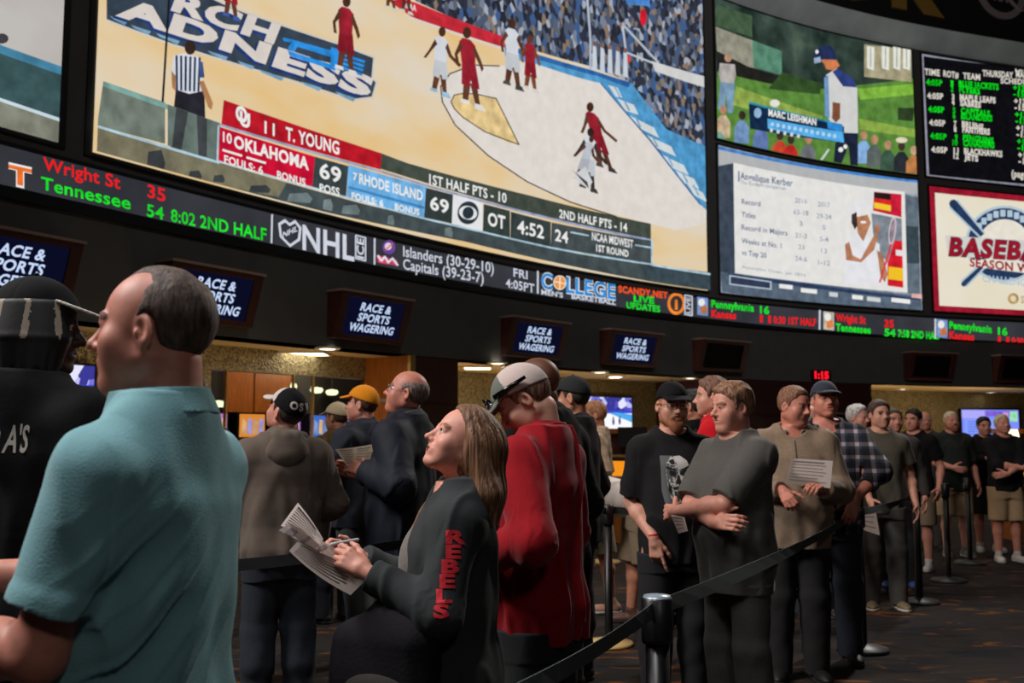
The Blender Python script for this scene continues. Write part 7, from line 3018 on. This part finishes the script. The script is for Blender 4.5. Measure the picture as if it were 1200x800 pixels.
plaid = folk('tall man in a plaid shirt and dark cap, hand on the barrier', 967, 6.8, 168, 446, 0.012, skin=RUDDY, hair=('crop', (70, 56, 48)), head=(8, 0, 12), fat=0.25, width=1.1,
             top=dict(mat=plaid_material(), sleeve='long', wlen=0.55, t=0.022, hem=0.80, fold=0.007, name='shirt', neck='low', collar=dict(r=.082, h=.045, fold=.035, gap=34)), bottom=JEANS, cap=dict(mats=[cloth('cap_slate', (52, 58, 70))] * 2),
             arms={'L': dict(px=(1004, 582, 6.45), pole=(-1, -.1, .0), dir=(.35, .5, -.8), back=(-.2, .9, .5), hand=dict(curl=(18, 25, 15))), 'R': dict(wrist=(.24, .16, .92))}, seed=121)
g_ = Grid((-0.12, -0.05, 1.2), (0.12, 0.22, 1.52), 0.008)
g_.ell((0, 0.040, 1.375), (0.040, 0.056, 0.09))
g_.build('undershirt', cloth('tee_white', (206, 200, 190)), plaid['root'])
paper('white sheet hanging from a hand just right of the plaid shirt man', [sight(1008, 598, 8.40), sight(1026, 596, 8.44), sight(1031, 627, 8.42), sight(1010, 620, 8.38)], lines=4, bend=0.004)

# ------------------------------------------------------------------ the queue behind
Q_ = [
    ('white haired man behind the plaid shirt man', 1004, 9.7, 190, 475, dict(skin=PINK, hair=('short', (170, 160, 152)), top=dict(mat=cloth('shirt_blue_grey', (84, 92, 104)), sleeve='long', t=.016, hem=.82), bottom=JEANS, head=(0, 0, 30))),
    ('balding man whose cheek shows between tan pullover and plaid shirt', 947, 8.4, 190, 474, dict(skin=PINK, hair=('side', (150, 140, 132)), top=dict(mat=cloth('shirt_sky', (110, 132, 156)), sleeve='long', t=.016, hem=.82), bottom=JEANS)),
    ('dark haired man in a gray tee at the shoulder of the plaid shirt', 1030, 8.8, 172, 470, dict(skin=FAIR, hair=('short', (52, 38, 32)), head=(4, 0, 16), top=dict(mat=cloth('tee_olive_grey', (84, 80, 70)), sleeve='short', t=.016, hem=.8), bottom=GREYP, shoes=(120, 108, 80), arms={'R': dict(px=(1020, 590, 8.5), pole=(.6, -.7, -.5), hand=dict(curl=(35, 45, 30)))})),
    ('man with short dark hair in a black jacket, third face after plaid', 1046, 10.0, 168, 479, dict(skin=PINK, hair=('crop', (56, 40, 34)), head=(4, 0, 14), top=dict(mat=cloth('tee_ash', (60, 58, 56)), sleeve='long', t=.02, hem=.8, name='jacket'), bottom=BLACKP, shoes=(50, 84, 150))),
    ('black haired man in a black tee and tan shorts, turned left', 1070, 11.3, 140, 480, dict(skin=PINK, hair=('short', (20, 18, 18)), head=(2, 0, -10), top=dict(mat=cloth('tee_jet', (18, 18, 19)), sleeve='short', t=.018, hem=.8), bottom=TANSH, shoes=(204, 200, 196), arms={'L': dict(wrist=(-.27, .08, .9))})),
    ('bald man in a charcoal polo standing behind the black tee', 1083, 13.3, 172, 482, dict(skin=PINK, hair=('side', (180, 160, 140)), top=dict(mat=cloth('polo_charcoal', (66, 70, 68)), sleeve='short', t=.018, hem=.8, collar=dict(fold=.03)), bottom=GREYP)),
    ('goateed man in a dark green polo and khaki shorts', 1114, 12.5, 176, 482, dict(skin=PINK, hair=('buzz', (170, 140, 118)), fat=.3, head=(4, 0, 6), top=dict(mat=cloth('polo_dark_green', (40, 46, 42)), sleeve='short', slen=.9, t=.02, hem=.78, collar=dict(fold=.03)), bottom=KHAKI, shoes=(120, 116, 110), beard=(mat('beard_auburn', (150, 92, 62), 0.9), .006), arms={'R': dict(wrist=(.12, .3, 1.08), pole=(.7, -.5, -.5))})),
    ('dark haired person in black just left of the man in khaki shorts', 1152, 13.0, 175, 489, dict(skin=PINK, hair=('short', (24, 20, 20)), top=dict(mat=cloth('jacket_ebony', (22, 22, 24)), sleeve='long', t=.026, hem=.8, name='jacket'), bottom=dict(mat=BLACKP['mat'], t=.02, short=True, name='shorts', len=1.0), shoes=(206, 200, 196), arms={'R': dict(wrist=(.1, .32, 1.22), pole=(.7, -.4, -.5))})),
    ('man in khaki shorts and a black jacket with arms folded, far right', 1174, 12.0, 178, 486, dict(skin=PINK, hair=('crop', (180, 150, 122)), head=(10, 0, 4), fat=.3, top=dict(mat=cloth('jacket_coal', (24, 24, 26)), sleeve='long', wlen=.25, t=.024, hem=.84, name='jacket', collar=dict(r=.082, h=.05, fold=.03, mat=cloth('collar_plum', (74, 60, 66)))), bottom=KHAKI, shoes=(200, 196, 190), arms={'L': dict(wrist=(.08, .27, 1.05), pole=(-1, -.1, -.5), dir=(1, .1, -.1), back=(0, 1, .2)), 'R': dict(wrist=(-.1, .25, 1.12), pole=(1, -.1, -.5), dir=(-1, .1, .1), back=(0, 1, .2))})),
]
for i, (lab, px, D, hd, tp, kw) in enumerate(Q_):
    ctx_q = folk(lab, px, D, hd, tp, seed=130 + i * 3, **kw)


# ------------------------------------------------------------------ put each empty at the base of its thing
bpy.context.view_layer.update()
for o in list(scene.objects):
    if o.type == 'EMPTY' and o.parent is None and o.location.length < 1e-6 and o.children:
        P = [c.matrix_world @ Vector(b) for c in o.children if c.type == 'MESH' for b in c.bound_box]
        base = Vector(((min(p.x for p in P) + max(p.x for p in P)) / 2, (min(p.y for p in P) + max(p.y for p in P)) / 2, min(p.z for p in P)))
        o.location = base
        for c in o.children:
            c.location = c.location - base
